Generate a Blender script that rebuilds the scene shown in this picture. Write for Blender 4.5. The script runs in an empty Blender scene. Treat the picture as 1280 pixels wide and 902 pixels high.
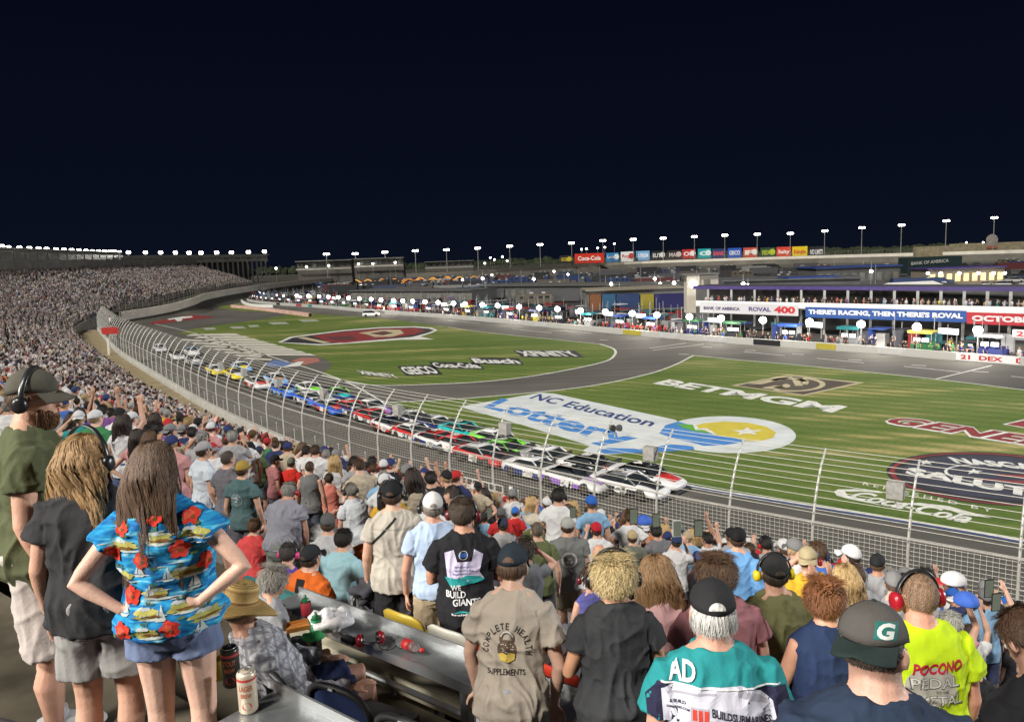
import bpy, bmesh, math, random
import numpy as np
from mathutils import Vector, Matrix, noise
from mathutils.bvhtree import BVHTree
random.seed(7); np.random.seed(7)
S = bpy.context.scene
COL = S.collection
TMP = bpy.data.scenes.new('workshop')
R = math.radians
pi = math.pi
# ---------------------------------------------------------------- camera
EYE = 13.5
PITCH, ROLL, FPX = R(7.6), R(2.0), 967.0
cp, sp = math.cos(PITCH), math.sin(PITCH)
_f = Vector((0, cp, -sp)); _u0 = Vector((0, sp, cp)); _r0 = Vector((1, 0, 0))
_u = _u0*math.cos(ROLL) + _r0*math.sin(ROLL); _r = _r0*math.cos(ROLL) - _u0*math.sin(ROLL)
CAMLOC = Vector((0, 0, EYE))
def ray(x, y): return _f + _r*((x-640)/FPX) - _u*((y-451)/FPX)
def G(x, y, z=0.0):
    d = ray(x, y); t = (z-EYE)/d.z
    return CAMLOC + d*t
def atD(x, y, D):
    "point of the view ray on the vertical plane parallel to the front rows at distance D"
    d = ray(x, y); t = D/(NX*d.x+NY*d.y)
    return CAMLOC + d*t
def atY(x, y, Y):
    d = ray(x, y); return CAMLOC + d*(Y/d.y)
def toP(p):
    v = Vector(p)-CAMLOC; z = v.dot(_f)
    return 640+FPX*v.dot(_r)/z, 451-FPX*v.dot(_u)/z
DX, DY = -math.cos(R(37.5)), math.sin(R(37.5))      # row direction (away, leftwards)
NX, NY = math.sin(R(37.5)), math.cos(R(37.5))       # towards the track
ROWROT = math.atan2(-NX, NY)                        # z rotation that turns +Y to the track
cam = bpy.data.cameras.new('camera'); co = bpy.data.objects.new('camera', cam); COL.objects.link(co)
cam.lens = FPX/1280*36; cam.sensor_width = 36; cam.clip_end = 5000; cam.clip_start = 0.05
co.matrix_world = Matrix(((_r.x, _u.x, -_f.x, 0), (_r.y, _u.y, -_f.y, 0), (_r.z, _u.z, -_f.z, EYE), (0, 0, 0, 1)))
S.camera = co
# ---------------------------------------------------------------- materials
MATS = {}
def new_mat(name):
    m = bpy.data.materials.new(name); m.use_nodes = True
    nt = m.node_tree; return m, nt, nt.nodes['Principled BSDF']
def N(nt, t, **kw):
    n = nt.nodes.new(t)
    for k, v in kw.items():
        if k in n.inputs.keys() if isinstance(k, str) else False: n.inputs[k].default_value = v
        else: setattr(n, k, v)
    return n
def rgba(c): return (c[0], c[1], c[2], 1)
def mat(name, col=None, rough=.6, metal=0., var=.25, scale=8., bump=0., bscale=60., emit=None, estr=0., objcol=False, sss=0., spec=.5, stretch=None, alpha=None):
    if name in MATS: return MATS[name]
    m, nt, b = new_mat(name); L = nt.links.new
    b.inputs['Roughness'].default_value = rough; b.inputs['Metallic'].default_value = metal
    b.inputs['Specular IOR Level'].default_value = spec
    tc = N(nt, 'ShaderNodeTexCoord'); mp = N(nt, 'ShaderNodeMapping')
    L(tc.outputs['Object'], mp.inputs[0])
    if stretch: mp.inputs['Scale'].default_value = stretch
    if objcol:
        src = N(nt, 'ShaderNodeObjectInfo').outputs['Color']
    else:
        rg = N(nt, 'ShaderNodeRGB'); rg.outputs[0].default_value = rgba(col); src = rg.outputs[0]
    if var > 0:
        nz = N(nt, 'ShaderNodeTexNoise'); nz.inputs['Scale'].default_value = scale; nz.inputs['Detail'].default_value = 5
        L(mp.outputs[0], nz.inputs['Vector'])
        mr = N(nt, 'ShaderNodeMapRange'); mr.inputs['To Min'].default_value = 1-var; mr.inputs['To Max'].default_value = 1+var
        mr.inputs['From Min'].default_value = .25; mr.inputs['From Max'].default_value = .75
        L(nz.outputs[0], mr.inputs[0])
        mx = N(nt, 'ShaderNodeVectorMath', operation='SCALE')
        L(src, mx.inputs[0]); L(mr.outputs[0], mx.inputs['Scale']); src = mx.outputs[0]
    L(src, b.inputs['Base Color'])
    if bump > 0:
        n2 = N(nt, 'ShaderNodeTexNoise'); n2.inputs['Scale'].default_value = bscale; n2.inputs['Detail'].default_value = 4
        L(mp.outputs[0], n2.inputs['Vector'])
        bp = N(nt, 'ShaderNodeBump'); bp.inputs['Strength'].default_value = bump; bp.inputs['Distance'].default_value = .01
        L(n2.outputs[0], bp.inputs['Height']); L(bp.outputs[0], b.inputs['Normal'])
    if sss: b.inputs['Subsurface Weight'].default_value = sss; b.inputs['Subsurface Radius'].default_value = (.02, .008, .005); b.inputs['Subsurface Scale'].default_value = .5
    if emit: b.inputs['Emission Color'].default_value = rgba(emit); b.inputs['Emission Strength'].default_value = estr
    MATS[name] = m; return m
# ---------------------------------------------------------------- mesh building
class MB:
    def __init__(s): s.v = []; s.f = []; s.mi = []; s.cur = 0
    def add(s, vs, fs):
        o = len(s.v); s.v.extend([tuple(p) for p in vs])
        for f in fs: s.f.append([i+o for i in f]); s.mi.append(s.cur)
    def box(s, c, d, rz=0, taper=1.0, rot=None):
        x, y, z = d[0]/2, d[1]/2, d[2]/2
        vs = []
        for k, (zz, t) in enumerate(((-z, 1.0), (z, taper))):
            for a, b in ((-x, -y), (x, -y), (x, y), (-x, y)): vs.append(Vector((a*t, b*t, zz)))
        M = rot if rot else Matrix.Rotation(rz, 3, 'Z')
        vs = [M @ v + Vector(c) for v in vs]
        s.add(vs, [(3, 2, 1, 0), (4, 5, 6, 7), (0, 1, 5, 4), (1, 2, 6, 5), (2, 3, 7, 6), (3, 0, 4, 7)])
    def tube(s, pts, r, n=6, cap=True, up=None):
        pts = [Vector(p) for p in pts]; k = len(pts)
        rs = r if isinstance(r, (list, tuple)) else [r]*k
        prev = None; rings = []
        for i in range(k):
            t = (pts[min(i+1, k-1)]-pts[max(i-1, 0)])
            if t.length < 1e-9: t = Vector((0, 0, 1))
            t.normalize()
            if prev is None:
                a = Vector(up) if up else (Vector((0, 0, 1)) if abs(t.z) < .9 else Vector((1, 0, 0)))
                e = (a - t*a.dot(t)).normalized()
            else:
                e = prev - t*prev.dot(t)
                e = e.normalized() if e.length > 1e-6 else Vector((1, 0, 0))
            prev = e; g = t.cross(e)
            rr = rs[i]; ra, rb = (rr if isinstance(rr, (tuple, list)) else (rr, rr))
            rings.append([pts[i]+e*(math.cos(2*pi*j/n)*ra)+g*(math.sin(2*pi*j/n)*rb) for j in range(n)])
        vs = [p for rg in rings for p in rg]; fs = []
        for i in range(k-1):
            for j in range(n): fs.append((i*n+j, i*n+(j+1) % n, (i+1)*n+(j+1) % n, (i+1)*n+j))
        if cap: fs.append(tuple(range(n-1, -1, -1))); fs.append(tuple((k-1)*n+j for j in range(n)))
        s.add(vs, fs)
    def ell(s, c, r, n=12, m=8, rot=None, zmin=-1.):
        vs = []; fs = []; c = Vector(c)
        for i in range(m+1):
            th = -pi/2+pi*i/m
            for j in range(n):
                a = 2*pi*j/n
                v = Vector((math.cos(th)*math.cos(a)*r[0], math.cos(th)*math.sin(a)*r[1], max(zmin, math.sin(th))*r[2]))
                if rot: v = rot @ v
                vs.append(c+v)
        for i in range(m):
            for j in range(n): fs.append((i*n+j, i*n+(j+1) % n, (i+1)*n+(j+1) % n, (i+1)*n+j))
        s.add(vs, fs)
    def lathe(s, c, prof, n=16):
        c = Vector(c); vs = []; fs = []
        for (r, z) in prof:
            for j in range(n): vs.append(c+Vector((math.cos(2*pi*j/n)*r, math.sin(2*pi*j/n)*r, z)))
        for i in range(len(prof)-1):
            for j in range(n): fs.append((i*n+j, i*n+(j+1) % n, (i+1)*n+(j+1) % n, (i+1)*n+j))
        fs.append(tuple(range(n-1, -1, -1))); fs.append(tuple((len(prof)-1)*n+j for j in range(n)))
        s.add(vs, fs)
    def prism(s, pts, z0, z1):
        n = len(pts); vs = [Vector((p[0], p[1], z0)) for p in pts]+[Vector((p[0], p[1], z1)) for p in pts]
        a = sum(pts[i][0]*pts[(i+1) % n][1]-pts[(i+1) % n][0]*pts[i][1] for i in range(n))
        fs = [tuple(range(n-1, -1, -1)), tuple(range(n, 2*n))]+[(i, (i+1) % n, n+(i+1) % n, n+i) for i in range(n)]
        if a < 0: fs = [tuple(reversed(f)) for f in fs]
        s.add(vs, fs)
    def mesh(s, name, smooth=False):
        me = bpy.data.meshes.new(name); me.from_pydata(s.v, [], s.f)
        if any(s.mi): me.polygons.foreach_set('material_index', s.mi)
        if smooth: me.polygons.foreach_set('use_smooth', [True]*len(me.polygons))
        me.update(); return me
    def build(s, name, m, parent=None, smooth=False, color=None):
        return link(s.mesh(name, smooth), name, m, parent, color)
def link(me, name, m=None, parent=None, color=None):
    if m is not None and not me.materials:
        for q in (m if isinstance(m, (list, tuple)) else [m]): me.materials.append(q)
    o = bpy.data.objects.new(name, me); COL.objects.link(o)
    if parent is not None: o.parent = parent
    if color is not None: o.color = rgba(color)
    return o
def tag(o, label=None, cat=None, group=None, kind=None):
    if label: o['label'] = label
    if cat: o['category'] = cat
    if group: o['group'] = group
    if kind: o['kind'] = kind
    return o
def thing(name, label, cat, loc=(0, 0, 0), rz=0, group=None):
    o = bpy.data.objects.new(name, None); COL.objects.link(o)
    o.location = loc; o.rotation_euler = (0, 0, rz); o.empty_display_size = .2
    return tag(o, label, cat, group)
KIDS = {}
def copy_tree(src, parent=None, color=None):
    c = src.copy(); COL.objects.link(c)
    if parent is not None: c.parent = parent
    for ch in list(src.children): copy_tree(ch, c)
    return c
def ease_poly(pts, n=6):
    "Catmull-Rom through 2D/3D points"
    P = [Vector(p) for p in pts]; out = []
    for i in range(len(P)-1):
        p0 = P[max(i-1, 0)]; p1 = P[i]; p2 = P[i+1]; p3 = P[min(i+2, len(P)-1)]
        for k in range(n):
            t = k/n
            out.append(.5*((2*p1)+(p2-p0)*t+(2*p0-5*p1+4*p2-p3)*t*t+(3*p1-p0-3*p2+p3)*t**3))
    out.append(P[-1]); return out
_tc = {}
def text2d(s, bold=0., shear=0., space=1.0):
    "verts (unit cap height ~.7) and faces of a string"
    k = (s, bold, shear, space)
    if k in _tc: return _tc[k]
    cu = bpy.data.curves.new('t', 'FONT'); cu.body = s; cu.size = 1; cu.offset = bold; cu.shear = shear; cu.space_character = space; cu.resolution_u = 3
    ob = bpy.data.objects.new('t', cu); TMP.collection.objects.link(ob)
    TMP.view_layers[0].update(); dg = TMP.view_layers[0].depsgraph; me = bpy.data.meshes.new_from_object(ob.evaluated_get(dg))
    v = [(p.co.x, p.co.y) for p in me.vertices]; f = [tuple(p.vertices) for p in me.polygons]
    bpy.data.objects.remove(ob); bpy.data.curves.remove(cu); bpy.data.meshes.remove(me)
    xs = [p[0] for p in v]; ys = [p[1] for p in v]; x0, x1 = min(xs), max(xs); y0 = min(ys); y1 = max(ys)
    r = ([((p[0]-x0)/(x1-x0), (p[1]-y0)/(y1-y0)) for p in v], f, (x1-x0)/(y1-y0))
    _tc[k] = r; return r
def text_on(mb, s, BL, BR, TL, **kw):
    "adds a string to mb, stretched over the parallelogram BL-BR-TL"
    v, f, _ = text2d(s, **kw); BL = Vector(BL); ex = Vector(BR)-BL; ey = Vector(TL)-BL
    nrm = ex.cross(ey)
    mb.add([BL+ex*a+ey*b for a, b in v], f)
# ---------------------------------------------------------------- people
def remeshed(mb, vox, smooth=3, name='m'):
    me = mb.mesh('tmp'); ob = bpy.data.objects.new('tmp', me); TMP.collection.objects.link(ob)
    r = ob.modifiers.new('r', 'REMESH'); r.mode = 'VOXEL'; r.voxel_size = vox; r.use_smooth_shade = True
    if smooth:
        s = ob.modifiers.new('s', 'SMOOTH'); s.factor = .5; s.iterations = smooth
    TMP.view_layers[0].update(); dg = TMP.view_layers[0].depsgraph
    out = bpy.data.meshes.new_from_object(ob.evaluated_get(dg)); out.name = name
    out.materials.clear()
    bpy.data.objects.remove(ob); bpy.data.meshes.remove(me)
    out.polygons.foreach_set('use_smooth', [True]*len(out.polygons))
    return out
_PT = np.random.RandomState(5).permutation(256); _PT = np.concatenate([_PT, _PT, _PT]); _GR = np.random.RandomState(6).normal(size=(256, 3)); _GR /= np.linalg.norm(_GR, axis=1)[:, None]
def pnoise(x, y, z):
    X, Y, Z = np.floor(x).astype(int), np.floor(y).astype(int), np.floor(z).astype(int); fx, fy, fz = x-X, y-Y, z-Z; X &= 255; Y &= 255; Z &= 255
    u, v, w = fx*fx*fx*(fx*(fx*6-15)+10), fy*fy*fy*(fy*(fy*6-15)+10), fz*fz*fz*(fz*(fz*6-15)+10); out = 0
    for i in (0, 1):
        for j in (0, 1):
            for k in (0, 1):
                g = _GR[_PT[_PT[_PT[X+i]+Y+j]+Z+k]]; out = out+((u if i else 1-u)*(v if j else 1-v)*(w if k else 1-w))*(g[:, 0]*(fx-i)+g[:, 1]*(fy-j)+g[:, 2]*(fz-k))
    return out
def fold(me, amp, seed, sc=(9, 9, 3.2), fine=.35):
    n = len(me.vertices); co = np.empty(n*3, 'f'); me.vertices.foreach_get('co', co); co = co.reshape(-1, 3)
    no = np.empty(n*3, 'f'); me.vertex_normals.foreach_get('vector', no); no = no.reshape(-1, 3)
    s = seed*3.7; x, y, z = co[:, 0], co[:, 1], co[:, 2]
    w = pnoise(x*3+s, y*3, z*3)
    a = pnoise(x*sc[0]+s+w*1.5, y*sc[1]+w*1.5, z*sc[2]+s+x*2*w); b = pnoise(x*5.5+z*4+s+w*2, y*6-z*3, z*6-x*3)
    d = np.clip(1-np.abs(a)*3, 0, 1)**2*1.1+np.clip(1-np.abs(b)*3.4, 0, 1)**2+fine*pnoise(x*24+s, y*24, z*11)-.5
    co = co + no*(d*amp)[:, None]
    me.vertices.foreach_set('co', co.ravel()); me.update()
def loft(mb, pts, n=12, up=(0, 1, 0), cap=True): mb.tube([p[0] for p in pts], [p[1] for p in pts], n, cap, up)
def ball(mb, c, r, n=12, m=8, rot=None):
    if not isinstance(r, (tuple, list)): r = (r, r, r)
    mb.ell(c, r, n, m, rot)
V = Vector
def hand(mb, wr, dirv, palmn, side, curl=.35, s=1.0, spread=1.0):
    """wr wrist point, dirv finger direction, palmn palm normal (out of the palm), side +1 = thumb on the +cross side"""
    d = V(dirv).normalized(); p = V(palmn); p = (p-d*p.dot(d)).normalized(); c = d.cross(p)*side
    def q(a, b, h): return wr + d*(a*s)+c*(b*s)+p*(h*s)
    M = Matrix((c, d, p)).transposed()
    mb.tube([q(-.01, 0, 0), q(.03, .002, .002), q(.075, .002, .0), q(.095, 0, 0)], [(.014*s, .026*s), (.016*s, .038*s), (.014*s, .042*s), (.011*s, .038*s)], 10, True, p)
    for i, (b, L) in enumerate(((.032, .072), (.011, .08), (-.011, .074), (-.031, .058))):
        a0 = .085-(.006 if i == 3 else 0); pts = [q(.06, b*.8, 0)]; a, h = a0, 0.; ang = curl*.5
        bb = b*spread
        pts.append(q(a, bb, h))
        for seg in (.45, .3, .25):
            ang2 = ang; a += L*seg*math.cos(ang2); h += L*seg*math.sin(ang2); ang += curl
            pts.append(q(a, bb*(1+.12*spread), h))
        mb.tube(pts, [.0095*s, .0098*s, .0092*s, .0085*s, .0065*s], 8)
    mb.tube([q(.012, .018, .006), q(.035, .045, .012), q(.06, .058, .02), q(.082, .062, .028+.02*curl)], [.014*s, .0125*s, .0105*s, .0075*s], 8)
def person_geo(sp, vox=.009):
    """returns dict of meshes. sp: H, bulk, fem, lean, arms (L, R) each ((elbow),(wrist),(fingerdir),(palmn),curl), head (yaw, tilt),
    legs 'stand'|'sit'|'spread', shirt (hem z, sleeve 0..1, loose), shorts (len z)"""
    k = sp.get('H', 1.75)/1.728; bk = sp.get('bulk', 1.); fem = sp.get('fem', 0); lean = R(sp.get('lean', 0)); tilt = R(sp.get('side', 0))
    hipz = .92 if sp.get('legs') != 'sit' else .50
    dz = hipz-.92
    Mx = Matrix.Rotation(tilt, 3, 'Y') @ Matrix.Rotation(-lean, 3, 'X'); piv = V((0, 0, .93))
    def T(p): return (Mx @ (V(p)-piv)+piv + V((0, 0, dz)))*k       # torso space
    def W(p): return V(p)*k
    up = Mx @ V((0, 1, 0))
    # belly gets more of the bulk
    bw = 1+(bk-1)*1.25; bb = 1+(bk-1)*1.7; sh = (.168 if not fem else .148)*(1+(bk-1)*.5)
    TOR = [(.84, .128, .098, 0), (.90, .158, .115, -.01), (.97, .160*(1.05 if fem else 1), .118, -.012), (1.04, .150*(.94 if fem else 1), .104, 0), (1.12, .143*(.92 if fem else 1), .100, .008),
           (1.22, .155*(.95 if fem else 1), .112, .008), (1.32, .168*(.95 if fem else 1), .116, 0), (1.40, .165*(.95 if fem else 1), .100, -.012), (1.445, .125, .078, -.016), (1.475, .082, .066, -.014), (1.502, .064, .058, -.012)]
    def tor(infl, z0=None, loose=0, flare=0):
        out = []
        for z, rx, ry, yc in TOR:
            if z0 is not None and z < z0: continue
            f = bb if z < 1.3 else bw; g = loose*max(0., min(1., (1.40-z)/.4))
            out.append((T((0, yc+(f-1)*.03, z)), ((ry*(1+(f-1)*1.2)+infl+g*.8)*k, (rx*f+infl+g)*k)))
        if z0 is not None:
            f = bb; z1 = out[0]
            zz = z0; rr = z1[1]
            out.insert(0, (T((0, -.004+(f-1)*.03, zz)), (rr[0]+flare*k, rr[1]+flare*k)))
        return out
    B = MB(); loft(B, tor(0), 16, up)
    nk = sp.get('neck', .056)*(1+(bk-1)*.8)
    hy, ht = R(sp.get('yaw', 0)), R(sp.get('nod', 0))
    hc = T((0, .025, 1.613)); HM = Mx @ Matrix.Rotation(R(sp.get('htilt', 0)), 3, 'Y') @ Matrix.Rotation(hy, 3, 'Z') @ Matrix.Rotation(-ht, 3, 'X') if sp.get('legs') != 'sit' else Matrix.Rotation(hy, 3, 'Z') @ Matrix.Rotation(-ht, 3, 'X')
    loft(B, [(T((0, -.014, 1.40)), (.07*k, .085*k)), (T((0, -.012, 1.47)), (nk*1.12*k, nk*1.18*k)), (T((0, 0, 1.53)), nk*k), (hc+HM @ V((0, 0, -.03))*k, nk*.95*k)], 12, up)
    def Hd(p): return hc+(HM @ V(p))*k
    # head: cranium, jaw, nose, ears, brow, lips
    fb = 1+(bk-1)*.25; q = k*(.97 if fem else 1)
    ball(B, Hd((0, -.012, .02)), (.074*q*fb, .094*q, .096*q), 16, 10, HM)
    ball(B, Hd((0, .018, -.028)), (.060*q*fb, .074*q, .083*q), 14, 8, HM)
    ball(B, Hd((0, .055, -.078)), (.030*q, .030*q, .026*q), 10, 6, HM)
    B.tube([Hd((0, .085, .022)), Hd((0, .101, -.008)), Hd((0, .108, -.024))], [.009*q, .012*q, .015*q], 8)
    B.tube([Hd((-.024, .084, -.055)), Hd((0, .093, -.053)), Hd((.024, .084, -.055))], [.006*q, .009*q, .006*q], 6)
    B.tube([Hd((-.045, .07, .03)), Hd((0, .085, .034)), Hd((.045, .07, .03))], [.008*q, .01*q, .008*q], 6)
    for sx in (-1, 1):
        ball(B, Hd((sx*.078*fb, -.008, -.008)), (.011*q, .019*q, .031*q), 8, 6, HM @ Matrix.Rotation(sx*.3, 3, 'Z'))
    # arms
    ua, fa = (.047 if not fem else .040)*(1+(bk-1)*.9), (.036 if not fem else .030)*(1+(bk-1)*.6)
    SH = []; TR = []; arms = sp['arms']
    for sx, A in ((-1, arms[0]), (1, arms[1])):
        s0 = T((sx*sh, -.012, 1.385)); el = T(A[0]); wr = T(A[1]); s1 = T((sx*(sh-.07), -.012, 1.375))
        SH.append((s1, s0, el, wr)); tr0 = T((sx*.026, -.022, 1.512)); tr1 = T((sx*(sh-.035), -.018, 1.405)); TR.append((tr0, tr1)); loft(B, [(tr0, .034*k), (tr0.lerp(tr1, .5), .048*k), (tr1, .042*k)], 10)
        m1 = s0.lerp(el, .45); m2 = el.lerp(wr, .3)
        loft(B, [(s1, ua*1.1*k), (s0, ua*1.14*k), (m1, ua*k), (s0.lerp(el, .85), ua*.82*k), (el, ua*.80*k), (m2, fa*1.08*k), (el.lerp(wr, .75), fa*.78*k), (wr, (fa*.55*k, fa*.72*k))], 12)
        hd = Mx @ V(A[2]); pn = Mx @ V(A[3]); d = hd.normalized(); side = A[5] if len(A) > 5 else (1 if sx < 0 else -1)
        hand(B, wr, hd, pn, side, A[4], k*(.98 if not fem else .88))
    # legs
    th, ca = .082*(1+(bk-1)*.8), .054*(1+(bk-1)*.6); LG = []
    for sx in (-1, 1):
        if sp.get('legs') == 'sit':
            sy = .46; hp = W((sx*.085, 0, .50)); kn = W((sx*.13, .46, .50)); an = W((sx*.13, .40+sp.get('kick', 0), .08))
            toe = an+V((0, .15, -.045))*k
        else:
            w = sp.get('stance', .095); hp = W((sx*.085, 0, .90)); kn = W((sx*(.085+w)/2*1.05, .015, .49)); an = W((sx*w, -.015, .085)); toe = an+V((sx*.03, .15, -.05))*k
        LG.append((hp, kn, an))
        b2 = (kn-an).normalized()
        cy = V((0, -.02, 0))*k
        loft(B, [(hp, (th*1.15*k, th*1.12*k)), (hp.lerp(kn, .3), th*1.02*k), (hp.lerp(kn, .75), th*.78*k), (kn, ca*1.06*k), (kn.lerp(an, .14)+cy*.4, ca*.98*k), (kn.lerp(an, .32)+cy, ca*1.08*k), (kn.lerp(an, .6)+cy*.4, ca*.78*k), (kn.lerp(an, .88), ca*.55*k), (an, ca*.58*k)], 12)
        B.tube([an+V((0, -.055, -.045))*k, an+V((0, 0, -.03))*k, an.lerp(toe, .6), toe], [(.03*k, .035*k), (.045*k, .036*k), (.03*k, .043*k), (.018*k, .035*k)], 10, True, (0, 0, 1))
    out = {'body': remeshed(B, vox*k, 2, 'body')}
    SHO = MB()
    for hp, kn, an in LG:
        f_ = V((0, 1, 0)) if sp.get('legs') == 'sit' else V(((an.x > 0)*.4-.2, 1, 0)).normalized()
        SHO.tube([an+(f_*a_+V((0, 0, b_)))*k for a_, b_ in ((-.075, -.035), (-.06, -.015), (0, -.005), (.07, -.028), (.14, -.048), (.185, -.055), (.2, -.06))], [(.03*k, .03*k), (.055*k, .043*k), (.068*k, .048*k), (.05*k, .054*k), (.034*k, .054*k), (.024*k, .04*k), (.012*k, .02*k)], 12, True, (0, 0, 1))
        SHO.tube([an+V((0, 0, -.01))*k, an+V((0, 0, .07))*k], [.052*k, .048*k], 12)
    out['shoes'] = SHO.mesh('shoes', True)
    # shirt
    st = sp.get('shirt')
    if st:
        hem, slv, loose = st[:3]
        C = MB(); C_up = up
        loft(C, tor(.011, hem, loose, .006), 22, up)
        for tr0, tr1 in TR: loft(C, [(tr0.lerp(tr1, .18), .036*k), (tr0.lerp(tr1, .5), .053*k), (tr1, .053*k)], 10)
        for (s1, s0, el, wr) in SH:
            if slv < .02: continue
            if slv <= 1:
                e = s0.lerp(el, slv); rr = ua*1.08+.010+loose*.4
                loft(C, [(s1, (ua*1.15+.01)*k), (s0, (ua*1.14+.012)*k), (s0.lerp(e, .5), rr*1.05*k), (e, rr*1.1*k)], 14)
            else:
                loft(C, [(s1, (ua*1.15+.01)*k), (s0, (ua*1.22+.014)*k), (s0.lerp(el, .5), (ua*1.1+.018)*k), (el, (ua+.018)*k), (el.lerp(wr, .5), (fa+.02)*k), (el.lerp(wr, .92), (fa*.8+.012)*k)], 14)
        me = remeshed(C, vox*k, 2, 'shirt'); fold(me, st[3] if len(st) > 3 else .008, sp.get('seed', 1)); out['shirt'] = me
    sl = sp.get('shorts')
    if sl:
        bot, lo = sl[:2]; C = MB()
        pel = [(z, rx, ry, yc) for z, rx, ry, yc in TOR if z < 1.06]
        if sp.get('legs') == 'sit':
            loft(C, [(T((0, yc+(bb-1)*.03, z)), ((ry*(1+(bb-1)*1.2)+.012)*k, (rx*bb+.012)*k)) for z, rx, ry, yc in pel], 18, up)
        else:
            loft(C, [(W((0, yc+(bb-1)*.03, z)), ((ry*(1+(bb-1)*1.2)+.012)*k, (rx*bb+.012)*k)) for z, rx, ry, yc in pel], 18, (0, 1, 0))
        for hp, kn, an in LG:
            L1 = (hp-kn).length
            if bot <= 1:
                e = hp.lerp(kn, bot); loft(C, [(hp, (th*1.2+.006)*k), (hp.lerp(e, .5), (th*1.06+.012+lo*.5)*k), (e, (th*(1.1-.25*bot)+.016+lo)*k)], 14)
            else:
                loft(C, [(hp, (th*1.2+.006)*k), (hp.lerp(kn, .5), (th+.018+lo*.5)*k), (kn, (ca+.026+lo)*k), (kn.lerp(an, .5), (ca+.02+lo)*k), (kn.lerp(an, .97), (ca*.8+.022+lo)*k)], 14)
        me = remeshed(C, vox*k, 2, 'shorts'); fold(me, sl[2] if len(sl) > 2 else .006, sp.get('seed', 1)+5); out['shorts'] = me
    out['_k'] = k; out['_H'] = Hd; out['_HM'] = HM; out['_q'] = q; out['_T'] = T; out['_Mx'] = Mx; out['_fb'] = fb; out['_SH'] = SH; out['_LG'] = LG
    return out
def headpt(q, th, ph, rr=1.0, fb=1.0):
    "point on the cranium: th azimuth (0 = front), ph elevation"
    return V((math.sin(th)*math.cos(ph)*.077*fb*rr, math.cos(th)*math.cos(ph)*.097*rr-.012, math.sin(ph)*.099*rr+.02))*(q)
def strand(mb, pts, w, nr):
    n = len(pts); vs = []
    for i in range(n):
        t = pts[min(i+1, n-1)]-pts[max(i-1, 0)]; sd = t.cross(nr)
        sd = sd.normalized() if sd.length > 1e-9 else V((1, 0, 0))
        ww = w*(1-.75*(i/(n-1))**2); vs += [pts[i]-sd*ww, pts[i]+nr*ww*.5, pts[i]+sd*ww]
    mb.add(vs, [(3*i, 3*i+1, 3*i+4, 3*i+3) for i in range(n-1)]+[(3*i+1, 3*i+2, 3*i+5, 3*i+4) for i in range(n-1)])
def hair_short(g, ln=.02, gray=0, seed=1, n=1300, lowph=-.55, puff=1.04, front=.9, curl=0., cap=0):
    rnd = random.Random(seed); H = g['_H']; HM = g['_HM']; k = g['_k']; q = g['_q']/k; mb = MB(); fb = g['_fb']
    for i in range(n):
        th = rnd.uniform(-pi, pi); ph = math.asin(rnd.uniform(math.sin(lowph), 1))
        f = math.cos(th)                        # 1 = face side
        if cap and ph > .02: continue
        if f > .25 and ph < front*f+.1: continue
        if abs(abs(th)-pi/2) < .35 and ph < -.12: continue
        if ph < -.35 and f > -.2: continue
        p = headpt(q, th, ph, puff-.06, fb); nr = headpt(q, th, ph, puff+.3, fb)-p; nr.normalize()
        dn = V((0, 0, -1)); dn = dn-nr*dn.dot(nr)
        if ph > .9: dn = V((rnd.uniform(-1, 1), rnd.uniform(-1, 1), 0))
        dn.normalize(); sd = nr.cross(dn)
        L = ln*rnd.uniform(.8, 1.3)*(1.5 if ph > -.2 else 1.); a = rnd.uniform(-.3-curl, .3+curl)
        d2 = (dn+sd*a).normalized(); w = .0016+ln*.02 if n > 1500 else .0035+ln*.03
        c1 = sd*curl*rnd.uniform(-1, 1)*L; c2 = nr*curl*L*rnd.uniform(.2, 1)
        h0 = .007+ln*.06+curl*.006; pts = [p-d2*L*.3, p+nr*h0+d2*L*.4+c1*.5, p+nr*(h0+.001)+d2*L*1.1+c1+c2*.7, p+nr*(h0-.002)+d2*L*1.8-c1*.4+c2]
        strand(mb, [H(v) for v in pts], w*k, HM @ nr)
    # under-shell
    mb2 = MB(); vs = []; m, nn = 12, 20
    for i in range(m+1):
        for j in range(nn):
            th = 2*pi*j/nn; f = math.cos(th); lo = lowph if f < -.3 else (-.1 if f < .3 else front*f)
            ph = lo+((pi/2 if not cap else .25)-lo)*i/m; vs.append(H(headpt(q, th, ph, puff+.012*math.sin(th*17+ph*5+seed)*curl, fb)))
    fs = [(i*nn+j, i*nn+(j+1) % nn, (i+1)*nn+(j+1) % nn, (i+1)*nn+j) for i in range(m) for j in range(nn)]
    mb.add(vs, fs)
    return mb.mesh('hair', True)
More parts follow.
